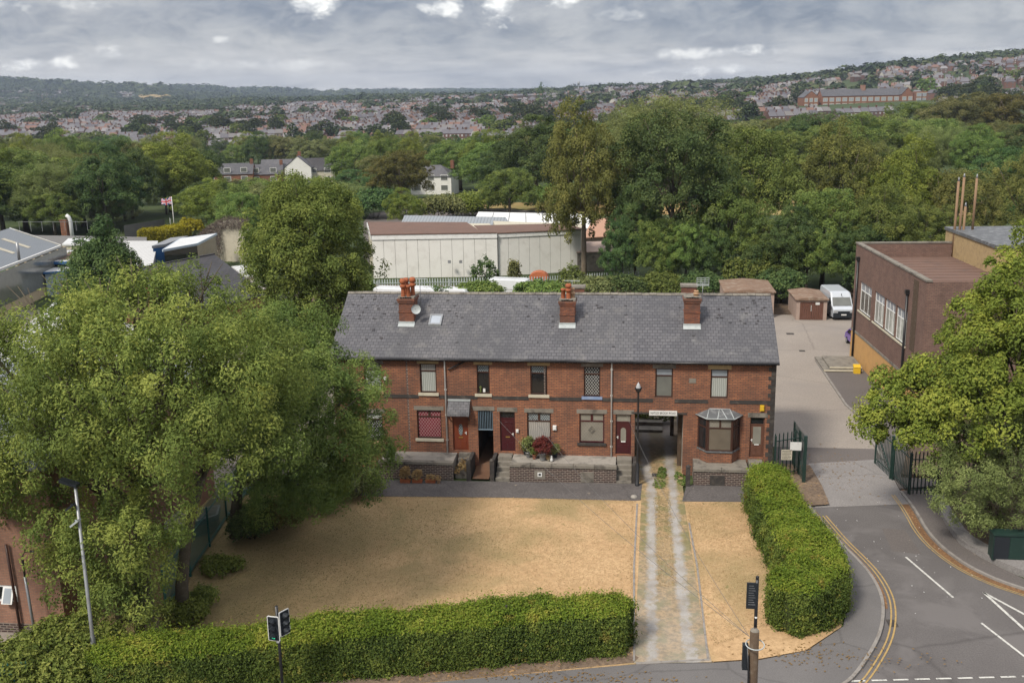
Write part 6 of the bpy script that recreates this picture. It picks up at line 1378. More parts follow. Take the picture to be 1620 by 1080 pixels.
it+=[(10,585,1,1.7,1.5),(80,560,1.5,1.5,1.3),(150,545,0,1.7,1.5),(220,515,1,1.7,1.5),(290,505,1.5,1.7,1.5),(350,540,1,1.5,1.4),(400,580,1,1.6,1.5),(250,468,2,1.0,.9),(165,488,1.5,.9,.8),(320,465,2,.8,.8),(60,500,1.5,.8,.7),(110,480,2,.6,.6),(210,455,2,.6,.6),(-40,580,1,1.9,1.7),
 (40,650,-1,1.8,1.6),(110,625,-1.8,1.8,1.7),(190,595,-2.2,1.9,1.7),(265,585,-2.5,1.9,1.8),(335,610,-2.2,1.8,1.7),(400,655,-1.5,1.6,1.5),(0,725,-.6,1.7,1.6),(70,715,-1.6,1.7,1.6),(150,680,-2.4,1.8,1.7),(300,675,-3.6,1.8,1.7),(365,715,-2.5,1.7,1.5),(420,720,-1.5,1.3,1.2),
 (40,790,-.5,1.4,1.3),(150,745,-2.2,1.2,1.2),(315,745,-3.0,1.4,1.3),(-30,820,-.5,1.5,1.4),
 (120,830,-1.2,1.5,1.3),(175,860,-2.2,1.5,1.4),(222,845,-2.6,1.3,1.2),(258,795,-2.6,1.0,1.0),(150,910,-1.2,1.3,1.2),(200,920,-2.2,1.2,1.1),(170,965,-.8,1.1,.9),(232,895,-1.6,.8,.8),(110,890,-.6,1.0,1.0),(215,965,-1,.9,.8),
 (60,610,4,2.0,1.7),(140,610,5,2.0,1.8),(310,590,5,2.2,2.0),(440,620,3,1.3,1.3),(-60,700,0,1.8,1.6)]
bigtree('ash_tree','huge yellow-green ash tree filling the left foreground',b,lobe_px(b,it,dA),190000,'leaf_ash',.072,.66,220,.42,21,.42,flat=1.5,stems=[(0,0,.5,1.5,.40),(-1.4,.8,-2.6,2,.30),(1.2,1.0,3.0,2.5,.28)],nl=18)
b=at(374,852); dB=float(b[:2]@HF)
it=[(490,650,1,2.8,2.4),(410,545,0,1.6,1.5),(460,555,1,1.7,1.5),(515,580,1.5,1.7,1.5),(560,620,1.5,1.5,1.4),(585,670,1.2,1.2,1.2),(540,650,-1.6,1.8,1.7),(480,615,-2,1.9,1.7),(425,620,-2.4,1.8,1.7),(400,690,-2.4,1.8,1.7),(460,690,-3,2.0,1.8),(525,710,-2.4,1.8,1.6),(575,725,.2,1.4,1.3),(430,745,-2.4,1.6,1.4),(495,765,-2,1.7,1.5),(550,770,-.3,1.3,1.1),(440,795,-.8,1.3,1.1),(385,640,-1.4,1.6,1.5),(610,705,1.2,.75,.7),(545,585,2.5,1.0,.9),(490,520,3,1.1,.9),(440,510,2.5,.9,.8)]
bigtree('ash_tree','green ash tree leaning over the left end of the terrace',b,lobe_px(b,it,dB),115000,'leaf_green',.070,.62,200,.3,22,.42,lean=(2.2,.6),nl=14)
b=atd(160,84); b=V3(b,0); it=[(163,450,0,2.6,3.4),(163,372,0,.7,1.1),(155,390,0,.9,1.1),(172,393,-.4,.95,1.1),(148,410,0,1.2,1.2),(180,412,-.5,1.2,1.2),(163,405,-.8,1.1,1.1),(140,430,-.5,1.5,1.3),(190,435,0,1.6,1.3),(160,430,-1.5,1.6,1.3),(150,470,-1.5,1.8,1.5),(190,470,-1,1.8,1.5),(125,480,0,1.6,1.4)]
bigtree('conical_tree','dark green conical tree standing among the workshop roofs',b,lobe_px(b,it,84),34000,'leaf_dark',.11,.72,110,.25,23,.55,barkm='bark')
b=V3(atd(490,78),0); it=[(490,410,0,4.6,4.6),(470,310,0,1.7,1.5),(520,330,0,1.9,1.6),(455,345,0,1.8,1.5),(490,360,-2.5,2.2,1.8),(528,375,0,1.8,1.6),(445,400,-1,1.9,1.7),(470,420,-3,2.4,2.0),(525,430,-2,2.0,1.8),(455,455,-2,2.0,1.8),(500,480,-3,2.4,2.0),(535,470,0,1.8,1.6),(468,515,-2,1.9,1.6),(520,530,-1,2.2,1.8),(445,315,1,1.0,.9)]
bigtree('broadleaf_tree','tall bright green tree just behind the left end of the terrace roof',b,lobe_px(b,it,78),95000,'leaf_bright',.105,.78,140,.3,24,.5)
b=at(1562,828,.3); dC=float(b[:2]@HF)
it=[(1590,590,1,2.9,2.6),(1610,445,1.5,1.6,1.4),(1575,480,1,1.3,1.2),(1545,525,.5,1.3,1.2),(1605,510,-1,1.7,1.5),(1555,565,-1,1.6,1.4),(1505,590,.5,1.3,1.2),(1610,575,-2,1.8,1.6),(1550,620,-2.2,1.7,1.5),(1500,635,-1,1.5,1.3),(1450,625,.6,1.4,1.2),(1408,645,.6,1.3,1.1),(1460,680,-.6,1.4,1.2),(1520,675,-2,1.6,1.4),(1590,650,-3,1.9,1.6),(1650,620,-2,2.0,1.8),(1385,675,.8,.9,.8),(1425,695,.2,1.0,.8),(1660,500,0,2.0,1.8),(1670,700,-1,1.8,1.6),(1650,410,1.5,1.7,1.4),(1470,595,1.2,1.0,.9),(1590,420,2.2,.8,.7),(1400,610,1.5,.7,.6),(1540,490,2,.6,.6)]
bigtree('sycamore_tree','big yellow-green sycamore in front of the hall at the right',b,lobe_px(b,it,dC),95000,'leaf_syc',.082,.62,170,.30,25,.62,stems=[(0,0,.3,.5,.28),(.8,.6,1.5,1.0,.2)],nl=14)
b=at(1590,850,.3); dD=float(b[:2]@HF)
it=[(1570,760,0,2.2,1.9),(1520,690,0,1.3,1.1),(1580,660,0,1.5,1.3),(1500,740,0,1.2,1.1),(1540,740,-1,1.5,1.3),(1600,730,-1.2,1.6,1.4),(1520,790,-.5,1.2,1.0),(1580,800,-1,1.5,1.1),(1640,780,-.6,1.6,1.3),(1550,820,-.3,1.0,.7),(1630,690,0,1.6,1.3),(1620,830,0,1.2,.8)]
bigtree('willow_shrub','dull olive arching shrub beside the utility cabinet',b,lobe_px(b,it,dD),60000,'leaf_pale',.06,.42,100,.12,26,.30,flat=1.0,h0=.8,stems=[(0,0,.8,0,.11),(-.4,.2,-1.2,.3,.10),(.5,-.2,1.4,-.4,.1)],nl=12,barkm='bark_pale')
# ---- hedges
def pathpts(pts,step):
    P=[np.array(p[:2],float) for p in pts]; out=[P[0]]
    for a,b_ in zip(P[:-1],P[1:]):
        L_=np.linalg.norm(b_-a); n=max(1,int(L_/step)); out+=[a+(b_-a)*(i+1)/n for i in range(n)]
    return np.array(out)
def hedge(label,pts,wd,ht,n,seed,z0=.1,size=.055,leafm_='leaf_hedge',top='leaf_hedge_top',name='hedge',cat='hedge',endr=.5,wob=.10,taper=None,corem='hedge_core'):
    rng=np.random.RandomState(seed); C=pathpts(smooth(pts,2),.3); m=len(C); T=np.gradient(C,axis=0); T/=np.linalg.norm(T,axis=1,keepdims=True); Nn=np.stack([-T[:,1],T[:,0]],1)
    S_=np.concatenate([[0],np.cumsum(np.linalg.norm(np.diff(C,axis=0),axis=1))]); Lt=S_[-1]
    e=np.minimum(S_,Lt-S_); f=np.where(e<endr,np.sqrt(np.clip(1-((endr-e)/endr)**2,0,1)),1); f=.35+.65*f
    W_=(np.interp(S_,[0,Lt],[wd,wd]) if taper is None else np.interp(S_/Lt,*taper))/2*f
    # section: rounded box as superellipse
    na=26; al=np.linspace(-.12*math.pi,1.12*math.pi,na); cs,sn=np.cos(al),np.sin(al); sx=np.sign(cs)*np.abs(cs)**.42; sz=np.where(sn>0,np.abs(sn)**.42,-.0)
    ph=rng.rand(6)*6
    def pt(s,a_,w_=None):
        i=np.clip(np.searchsorted(S_,s)-1,0,m-2); t=((s-S_[i])/(S_[i+1]-S_[i]+1e-9))[:,None]; c=C[i]*(1-t)+C[i+1]*t; nn=Nn[i]*(1-t)+Nn[i+1]*t; w2=(W_[i]*(1-t[:,0])+W_[i+1]*t[:,0])
        ff=np.clip(np.where(np.minimum(s,Lt-s)<endr*.6,.93+.07*np.minimum(s,Lt-s)/(endr*.6),1),0,1)
        cx=np.sign(np.cos(a_))*np.abs(np.cos(a_))**.42; cz=np.where(np.sin(a_)>0,np.abs(np.sin(a_))**.42,0)
        bump=1+wob*(.5*np.sin(s*1.7+ph[0]+a_*2)+.5*np.sin(s*.63+ph[1]))*.5+wob*.35*np.sin(s*4.1+a_*5+ph[2])
        x=c[:,0]+nn[:,0]*cx*w2*bump; y=c[:,1]+nn[:,1]*cx*w2*bump; z=z0+cz*ht*ff*(1+wob*.35*np.sin(s*.9+ph[3])+wob*.2*np.sin(s*2.9+ph[4]))
        nv=np.stack([nn[:,0]*np.cos(a_),nn[:,1]*np.cos(a_),np.maximum(np.sin(a_),0)],1); return np.stack([x,y,z],1),nv
    t_=thing(name,label,cat,(C[:,0].mean(),C[:,1].mean(),z0)); o_=np.array(t_.location)
    ss=np.repeat(S_[:,None],na,1).ravel(); aa=np.repeat(al[None],m,0).ravel(); V,_=pt(ss,aa); V=V.reshape(m,na,3); cen=np.stack([C[:,0],C[:,1],np.full(m,z0+ht*.45)],1)[:,None]; V=cen+(V-cen)*.93
    idx=np.arange(m*na).reshape(m,na); Q=np.stack([idx[:-1,:-1],idx[1:,:-1],idx[1:,1:],idx[:-1,1:]],-1).reshape(-1,4); V=V.reshape(-1,3)-o_
    me=npmesh('hedge_body',V,Q,M[corem]); bm=bmesh.new(); bm.from_mesh(me); bmesh.ops.holes_fill(bm,edges=[e_ for e_ in bm.edges if e_.is_boundary]); bm.to_mesh(me); bm.free(); objof('hedge_body',me,t_)
    # leaves over the surface, and over the two ends
    s=rng.rand(n)*Lt; a_=rng.rand(n)*math.pi*1.0
    per=2*ht+wd; u=rng.rand(n)*per; cz_=np.where(u<ht,u/ht,np.where(u>ht+wd,(per-u)/ht,1.)); side=np.where(u<ht,1,np.where(u>ht+wd,-1,0)); cxw=1-2*np.clip((u-ht)/wd,0,1)
    a_=np.where(side==1,np.arcsin(np.clip(cz_,0,1)**(1/.42)),np.where(side==-1,math.pi-np.arcsin(np.clip(cz_,0,1)**(1/.42)),np.arccos(np.clip(np.sign(cxw)*np.abs(cxw)**(1/.42),-1,1))))
    P,nv=pt(s,a_); ne=int(n*.05)
    for end in (0,1):
        i=0 if end==0 else m-1; dr=-T[i] if end==0 else T[i]; u=(rng.rand(ne)*2-1); v=rng.rand(ne); k_=.35+.0*u
        Pe=np.stack([C[i,0]+Nn[i,0]*u*W_[i]*1.0,C[i,1]+Nn[i,1]*u*W_[i]*1.0,z0+v*ht*.95],1); P=np.concatenate([P,Pe]); nv=np.concatenate([nv,np.tile(np.array([dr[0],dr[1],.2]),(ne,1))])
    P=P+rng.normal(size=P.shape)*.05+nv*rng.rand(len(P),1)**2*.13+nv*rng.rand(len(P),1)**14*.34+nv*(.05*np.sin(P[:,:1]*5.1+P[:,2:3]*4)*np.sin(P[:,1:2]*4.3+1))
    nrm=nv+np.array([0,0,.25])+rng.normal(size=P.shape)*.55
    patch=np.sin(P[:,0]*1.9+ph[0])*np.sin(P[:,1]*2.3+ph[1])+np.sin(P[:,0]*.8+P[:,1]*.9)
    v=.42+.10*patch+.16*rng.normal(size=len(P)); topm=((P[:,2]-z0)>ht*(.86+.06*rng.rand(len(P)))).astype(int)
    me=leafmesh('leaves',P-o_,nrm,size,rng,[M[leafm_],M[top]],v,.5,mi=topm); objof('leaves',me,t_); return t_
hb=[at(158,1010,2.0)[:2],at(470,975,2.0)[:2],at(760,948,2.0)[:2],at(985,932,2.0)[:2]]
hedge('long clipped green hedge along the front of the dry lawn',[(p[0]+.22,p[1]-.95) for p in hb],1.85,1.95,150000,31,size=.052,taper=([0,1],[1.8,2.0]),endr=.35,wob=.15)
hr=[(7.30,54.2),(7.45,50.5),(7.75,47.0),(8.25,44.0),(8.2,42.0),(7.35,40.75),(6.15,40.1)]
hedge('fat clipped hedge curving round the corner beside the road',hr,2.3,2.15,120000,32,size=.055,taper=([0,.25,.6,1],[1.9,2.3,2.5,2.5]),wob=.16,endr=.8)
# ---- bushes, ivy and small plants
def bush(label,base,items,n,leafm_,size=.07,clump=.25,seed=1,name='bush',cat='bush',asp=.5,flat=.8,stem=True,zb=-.3,k=14):
    rng=np.random.RandomState(seed); t=thing(name,label,cat,base); L=np.array(items,float); P,N_,v=crown(rng,L,n,clump,k,inner=.1,flat=flat,zb=zb); P[:,2]=np.maximum(P[:,2],.02)
    objof('foliage',leafmesh('foliage',P,N_,size,rng,M[leafm_],v,asp),t)
    if stem:
        mb=MB()
        for l in L[:6]: mb.tube([(l[0]*.2,l[1]*.2,-.05),(l[0]*.7,l[1]*.7,l[2]*.6),tuple(l[:3])],[.05,.035,.015],5)
        o=mb.build('stems',M['bark'],loc=(0,0,0)); o.parent=t; o.location=(0,0,0)
    return t
def bushpx(label,px,py,R,h,leafm_,n=5000,seed=1,z=.1,**k):
    b=at(px,py,z); rng=np.random.RandomState(seed); L=[(0,0,h*.45,R*.8,R*.8,h*.5)]
    for i in range(7): a=i*2.4+rng.rand(); q=.35+.4*rng.rand(); r=R*(.35+.25*rng.rand()); L.append((math.cos(a)*R*q,math.sin(a)*R*q,h*(.35+.4*rng.rand()),r,r,min(r,h*.4)))
    return bush(label,b,L,n,leafm_,seed=seed,**k)
bushpx('green bush at the foot of the fence, nearer the hedge end',295,985,.8,1.0,'leaf_ivy',3500,41)
bushpx('weedy yellow-green bush by the trunk stump at the fence',322,958,.5,.8,'leaf_ash',2000,42)
bushpx('low leafy bush halfway along the fence',350,903,.85,.45,'leaf_ivy',2500,43)
bushpx('dark ivy bush around the leaning ash trunk',402,850,1.2,1.8,'leaf_dark',7000,44)
bushpx('dry brownish bramble at the upper left edge of the lawn',440,835,1.6,1.6,'leaf_brown',8000,45)
bushpx('green bramble below the ash crown beside the forecourt',500,800,1.7,1.8,'leaf_green',9000,46)
bushpx('straggly bush at the left end of the path',560,785,1.2,1.5,'leaf_olive',6000,47)
b=at(75,1078,.1); bush('sprawling yellow-green ivy mound at the bottom left corner',b,[(0,0,.9,1.4,1.2,1.1),(-1.2,-.6,.8,1.2,1.0,1.0),(1.1,.5,.9,1.1,1.0,1.0),(.4,.8,1.3,1.1,1.0,.9),(-.2,-1.6,.7,1.4,1.0,1.0),(1.4,-1.0,.7,1.1,1.0,.9),(2.0,1.0,.8,1.0,.9,1.0)],26000,'leaf_ivy',.085,.3,48,'ivy_mound','ivy')
tag(MB().lathe([(.42,0),(.34,.4),(.26,.9),(.22,1.3),(.05,1.34)],tuple(at(243,1003,.1)),10).build('tree_stump',M['bark_pale']),'pale bare stump by the hedge below the ash crown','stump')
q=at(1075,760); bush('green weeds growing at the foot of the dark gate post',(q[0],q[1],.1),[(0,0,.06,.3,.5,.10),(.1,-.7,.05,.25,.4,.08),(-.1,.5,.06,.2,.3,.1)],700,'leaf_green',.045,.09,49,'weeds','plant',stem=False)
q=(1.65,56.6,.12); bush('leafy green weed patch in the middle of the drive at the archway',q,[(0,0,.05,.34,.7,.08),(.1,.9,.08,.22,.5,.12),(-.05,-.8,.04,.28,.4,.06),(.15,1.6,.05,.2,.4,.1)],1300,'leaf_green',.045,.09,50,'weeds','plant',stem=False)
q=at(700,765); bush('pale weeds sprouting on the steps below the red-brown door',(SX(728),yf+.5,.3),[(0,0,.2,.35,.4,.35),(.1,.6,.35,.3,.4,.3)],900,'leaf_straw',.05,.14,51,'weeds','plant',stem=False)
# seen through the archway: rear garden wall and shrubs
bush('shrubs seen through the archway behind the terrace',(1.4,67.6,.3),[(0,0,.4,1.3,.45,.6),(-.8,.1,.3,.5,.3,.5),(.9,.1,.25,.5,.3,.4)],6000,'leaf_ash',.06,.2,52)
for i,(y,z) in enumerate(((65.5,.30),(66.4,.55))): tag(MB().box(.2,y,.0,2.0,y+.88,z).build('garden_step',M['stone_grey']),['lower','upper'][i]+' stone garden step at the far end of the archway','step')
# behind the ridge: brambles, shrub against the warehouse, undergrowth
for i,(px,d,R,h,lm,lab) in enumerate(((760,111,2.6,2.2,'leaf_green','bramble behind the ridge between the white vans'),(700,110.4,1.6,1.8,'leaf_dark','low bramble between two white van roofs'),(860,110.5,3.2,2.2,'leaf_green','ivy covered mound behind the middle of the ridge'),(930,110.5,3.4,2.6,'leaf_olive','scrub left of the middle chimney pots'),(985,111,3.4,2.6,'leaf_dark','dark scrub right of the middle chimney'),(1045,111,3.2,2.8,'leaf_green','scrub behind the ridge below the big dark tree'),(1110,110,3.,2.9,'leaf_dark','scrub behind the mesh aerial'),(905,113,1.5,3.6,'leaf_green','slim shrub at the warehouse corner'),(770,119,1.6,3.6,'leaf_dark','upright shrub growing against the warehouse wall'),(815,119,.55,3.4,'leaf_olive','thin self-sown shrub in front of the warehouse step'),(1235,108,2.6,3.2,'leaf_dark','dark bush between the two garages'),(1380,108,3,4,'leaf_dark','dark bush behind the hall corner'),(560,112,2.6,3.4,'leaf_green','bush left of the palisade fence end'),(1185,112,3,4.5,'leaf_green','bush over the long pink garage'))):
    b=V3(atd(px,d),0); rng=np.random.RandomState(60+i); L=[(0,0,h*.5,R*.75,R*.6,h*.5)]+[(math.cos(j*2.4)*R*.55,math.sin(j*2.4)*R*.4,h*(.4+.35*rng.rand()),R*.42,R*.42,h*.3) for j in range(6)]
    bush(lab,b,L,6500 if R>2 else 1300,lm,.15,.40,60+i)
for i,(px,d,R,h,lm,lab) in enumerate(((700,192,5,4,'leaf_olive','olive bushes beside the car park'),(735,196,4,3.5,'leaf_yellow','yellowish bush right of the olive bushes'),(600,196,5,5,'leaf_dark','dark bush at the left end of the car park'),(870,205,6,4.5,'leaf_green','bush right of the round tree'),(770,205,6,3.5,'leaf_ash','bright bush behind the round tree'),(955,215,6,6,'leaf_green','green bush over the dry field'),(1090,225,8,6,'leaf_green','dense thicket along the far side of the dry field'))):
    b=V3(atd(px,d),0); rng=np.random.RandomState(90+i); L=[(0,0,h*.5,R*.75,R*.6,h*.5)]+[(math.cos(j*2.4)*R*.55,math.sin(j*2.4)*R*.4,h*(.4+.35*rng.rand()),R*.42,R*.42,h*.3) for j in range(6)]
    bush(lab,b,L,5000,lm,.28,.8,90+i)
# golden hedges by the flagpole
a,b2=at(222,384)[:2],at(298,374)[:2]; hedge('rounded golden-yellow hedge below the flagpole',[a,(a+b2)/2,b2],3.2,2.0,9000,33,0,.17,'leaf_gold','leaf_gold',taper=([0,.3,1],[1.6,3.4,3.4]),endr=1.5,name='golden_hedge')
bushpx('golden shrub right of the flagpole',303,374,2.2,3.0,'leaf_gold',3500,58,0,size=.18,clump=.4)
# dead creeper on the ruined wall
rng=np.random.RandomState(5); n=16000; u=rng.rand(n); A_=RW[0]; B_=RW[1]; hh=3.0+3.2*np.sin(np.minimum(1,u*1.15)*math.pi*.62); v=rng.rand(n)**.6; keep=~((u>.5)&(v<.75)); u=u[keep];v=v[keep];hh=hh[keep]; P=A_[None]*(1-u[:,None])+B_[None]*u[:,None]; P[:,2]=hh*v+.2; P[:,1]+=rng.normal(size=len(u))*.35+.2-(1-v)*1.0; P+=rng.normal(size=P.shape)*.15
t=thing('dead_creeper','brown tangle of dead creeper over the ruined wall','creeper',tuple((A_+B_)/2)); me=leafmesh('tangle',P-np.array(t.location),rng.normal(size=P.shape)+[0,-.4,.5],.17,rng,M['dead_vine'],u*0+.5,.12); objof('tangle',me,t)
# ---- pots and flowers on the forecourts
def pot(x,y,z,r,h,matn,label,plant=None,ph=.5,pr=.35,n=900,seed=1,trough=None,size=.045):
    t=thing('plant_pot',label,'plant pot',(x,y,z)); 
    if trough: MB().add([(-trough/2*.92,-r*.8,0),(trough/2*.92,-r*.8,0),(trough/2*.92,r*.8,0),(-trough/2*.92,r*.8,0),(-trough/2,-r,h),(trough/2,-r,h),(trough/2,r,h),(-trough/2,r,h)],[(0,3,2,1),(4,5,6,7),(0,1,5,4),(1,2,6,5),(2,3,7,6),(3,0,4,7)]).build('pot',M[matn],loc=(0,0,0)).parent=t
    else: MB().lathe([(r*.65,0),(r*.9,h*.85),(r,h*.86),(r,h),(r*.85,h),(r*.8,h*.9),(.01,h*.9)],(0,0,0),14).build('pot',M[matn],loc=(0,0,0)).parent=t
    if plant:
        rng=np.random.RandomState(seed); w_=(trough or pr*2)/2; L=np.array([(0,0,h+ph*.5,w_*.9,pr*.9,ph*.5),(w_*.3,0,h+ph*.7,w_*.5,pr*.5,ph*.35),(-w_*.35,.05,h+ph*.55,w_*.5,pr*.5,ph*.35)]); P,N_,v=crown(rng,L,n,.10,8,inner=.2,flat=.9,zb=-.8)
        objof('plant',leafmesh('plant',P,N_,size,rng,M[plant],v,.45),t); st=MB().tube([(0,0,h*.8),(.02,0,h+ph*.6)],[.02,.01],5).build('stem',M['bark'],loc=(0,0,0)); st.parent=t
    return t
def fp(px,py): p=at(px,py,ZT); return p[0],p[1],ZT
pot(*fp(858.5,727),.24,.42,'grey_metal','large grey pot with the dark red maple','leaf_maple',.95,.62,2600,71,size=.05)
pot(*fp(845.5,725),.15,.26,'terracotta','small terracotta pot left of the grey pot','leaf_green',.3,.2,500,72)
pot(*fp(836,722),.20,.30,'grey_metal','grey tub with pale green shrub at the left of the pot group','leaf_pale',.9,.38,1800,73)
pot(*fp(831,718),.14,.22,'plastic_dark','dark pot with tall straw-coloured shrub against the wall','leaf_straw',.8,.36,1300,74)
pot(*fp(878,723),.19,.28,'plastic_dark','dark pot with grassy plant right of the maple','leaf_olive',.5,.32,1000,75)
pot(*fp(868,728),.10,.16,'cream','small pale ornament pot in front of the maple','leaf_straw',.12,.1,150,76)
pot(*fp(620,722),.26,.34,'plastic_dark','dark tub half hidden by leaves on the left forecourt','leaf_green',.25,.25,500,77)
for i,px in enumerate((642,661,682)):
    p=at(px,762,.13); pot(p[0],p[1]-.1,.13,.13,.2,'terracotta',['left','middle','right'][i]+' orange trough with dead plants below the left forecourt wall','leaf_straw',[.75,.55,.25][i],.2,[900,600,300][i],80+i,trough=.62,size=.05)
p=at(694,764,.13); pot(p[0],p[1],.13,.13,.22,'buff_pot','round buff pot at the end of the orange troughs','leaf_straw',.15,.12,150,84)
tag(MB().lathe([(.07,0),(.10,.08),(.07,.18),(.05,.22),(.06,.28),(.03,.34)],fp(872.5,729),8).build('garden_ornament',M['white_paint']),'small white garden ornament among the pots','ornament')

# ---- dry grass tufts over the lawns, thicker and greener along the edges
def tufts(name,poly,n,seed,greens,z=.12):
    rng=np.random.RandomState(seed); Q=np.array([p[:2] for p in poly]); lo,hi=Q.min(0),Q.max(0); P=lo+rng.rand(n*3,2)*(hi-lo); ins=np.zeros(len(P),bool); j=len(Q)-1
    for i in range(len(Q)):
        a_,b_=Q[i],Q[j]; ins^=((a_[1]>P[:,1])!=(b_[1]>P[:,1]))&(P[:,0]<(b_[0]-a_[0])*(P[:,1]-a_[1])/(b_[1]-a_[1]+1e-12)+a_[0]); j=i
    P=P[ins][:n]; n=len(P); E_=[]
    for i in range(len(Q)):
        a_,b_=Q[i],Q[(i+1)%len(Q)]; m=int(np.linalg.norm(b_-a_)*60); u=rng.rand(m,1); E_.append(a_*(1-u)+b_*u+rng.normal(size=(m,2))*.07)
    P=np.concatenate([P]+E_); n=len(P); P3=np.concatenate([P,np.full((n,1),z+.02)],1); v=.5+.22*rng.normal(size=n)+.13*np.sin(P[:,0]*.9+np.sin(P[:,1]*1.7))*np.sin(P[:,1]*1.3+1)+.12*np.sin(P[:,0]*.37+P[:,1]*.9+2)+.10*np.sin(P[:,0]*2.3+3*np.sin(P[:,1]*.8))*np.sin(P[:,1]*2.9); gm=np.zeros(n,int)
    for (gx,gy,r1,r2,pr) in greens: gm|=((((P[:,0]-gx)/r1)**2+((P[:,1]-gy)/r2)**2+.35*rng.normal(size=n)<1)&(rng.rand(n)<pr)).astype(int)
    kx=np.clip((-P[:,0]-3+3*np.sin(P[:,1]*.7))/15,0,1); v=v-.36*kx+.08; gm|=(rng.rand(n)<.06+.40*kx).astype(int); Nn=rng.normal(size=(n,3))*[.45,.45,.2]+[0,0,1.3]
    o=objof(name,leafmesh(name,P3,Nn,.028,rng,[M['leaf_tuft'],M['leaf_tuft_green']],v,.35,mi=gm)); tag(o,kind='stuff'); return o
g1=[(*at(875,806)[:2],1.0,.5,1.),(*at(960,806)[:2],.35,.35,1.),(*at(700,800)[:2],3,.5,.35),(*at(620,830)[:2],4,2,.35),(*at(430,940)[:2],4,3,.35),(*at(760,870)[:2],2,1,.25)]
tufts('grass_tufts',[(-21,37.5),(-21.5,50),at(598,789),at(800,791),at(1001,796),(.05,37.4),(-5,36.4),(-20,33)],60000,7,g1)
tufts('grass_tufts',[at(1088,799),at(1190,799),(8.2,54),(7.0,44),(6.,40.3),(3.5,38.4),at(1112,980)],13000,8,[(*at(1140,800)[:2],1.2,.4,.5)])
tufts('grass_tufts',[at(1036,790),at(1060,790),at(1066,930),at(1042,930)],2600,9,[(*at(1048,800)[:2],.5,2.,.4)])
# ================================================================ the far town
def farm(name,pal,rough=.85):
    m=newmat(name); oi=N('ShaderNodeObjectInfo').outputs['Random']; a=N('ShaderNodeAttribute',attribute_name='v').outputs['Fac']
    k=mth('FRACT',mth('ADD',mth('MULTIPLY',oi,7.3),mth('MULTIPLY',a,5.7))); c=ramp(k,[(i/len(pal),p) for i,p in enumerate(pal)],'CONSTANT')
    c=mixc(mth('MULTIPLY',noise(posv(),1.2,4,.6),.35),c,(.10,.09,.08)); finish(c,rough,.2); M[name]=m
farm('far_brick',[(.13,.062,.048),(.16,.078,.058),(.10,.055,.045),(.17,.115,.085),(.12,.08,.068)])
farm('far_render',[(.34,.31,.27),(.46,.44,.40),(.26,.21,.165),(.30,.245,.19),(.42,.38,.32)])
farm('far_roof',[(.12,.115,.13),(.16,.155,.165),(.095,.09,.105),(.165,.155,.15),(.13,.125,.14),(.19,.105,.08),(.14,.135,.15),(.23,.22,.225)],.6)
farm('far_glass',[(.05,.06,.07),(.09,.1,.11)],.2); farm('far_trim',[(.42,.42,.41),(.10,.10,.10),(.16,.17,.18),(.25,.25,.25)])
HMATS=mats('far_brick','far_render','far_roof','far_glass','far_trim')
def house_arrays(kind,n=1,rs=None):
    """one far house: walls, pitched roof, chimney, windows; returns verts, quads, material index. ridge along x"""
    V=[];Q=[];m=[]
    def bx(x0,y0,z0,x1,y1,z1,mi,top=None):
        b=len(V); V.extend([(x0,y0,z0),(x1,y0,z0),(x1,y1,z0),(x0,y1,z0),(x0,y0,z1),(x1,y0,z1),(x1,y1,z1),(x0,y1,z1)])
        for f in ((0,1,5,4),(1,2,6,5),(2,3,7,6),(3,0,4,7),(4,5,6,7)): Q.append(tuple(b+i for i in f)); m.append(mi)
    w_,d,h,r=(5.2,8.,5.4,2.6) if kind!='semi' else (9.,8.5,5.2,2.8)
    wm=0 if kind in ('brick','semi') else 1
    bx(-w_/2,-d/2,-3,w_/2,d/2,h,wm)
    b=len(V); o=.25; V.extend([(-w_/2,-d/2-o,h-.1),(w_/2,-d/2-o,h-.1),(w_/2,0,h+r),(-w_/2,0,h+r),(-w_/2,d/2+o,h-.1),(w_/2,d/2+o,h-.1)])
    if kind=='semi': V[b+2]=(w_/2-2.2,0,h+r); V[b+3]=(-w_/2+2.2,0,h+r)
    Q.append((b,b+1,b+2,b+3)); m.append(2); Q.append((b+3,b+2,b+5,b+4)); m.append(2)
    for a,c,e,g in ((b,b+3,b+4,b+4),(b+1,b+2,b+5,b+5)): 
        V.append(tuple((np.array(V[a])+np.array(V[e]))/2)); Q.append((a,c,e,len(V)-1)); m.append(wm if kind!='semi' else 2)
    bx(w_/2-.75,-.5,h+r-.9,w_/2+.0,.5,h+r+1.1,0); 
    if kind in('brick','render'): bx(-w_/2,d/2,-3,-w_/2+2.6,d/2+3.2,h-1.6,wm)
    for sx in (-w_/4,w_/4):
        for z in (.9,3.4):
            for sy in (-1,1):
                b=len(V); y=sy*(d/2+.03); V.extend([(sx-.55,y,z),(sx+.55,y,z),(sx+.55,y,z+1.3),(sx-.55,y,z+1.3)]); Q.append((b,b+1,b+2,b+3)); m.append(4 if kind!='dark' else 3)
    if kind=='dormer':
        bx(-1.0,-d/2+.6,h+.3,1.0,-.6,h+1.9,4)
    return np.array(V,float),np.array(Q),np.array(m)

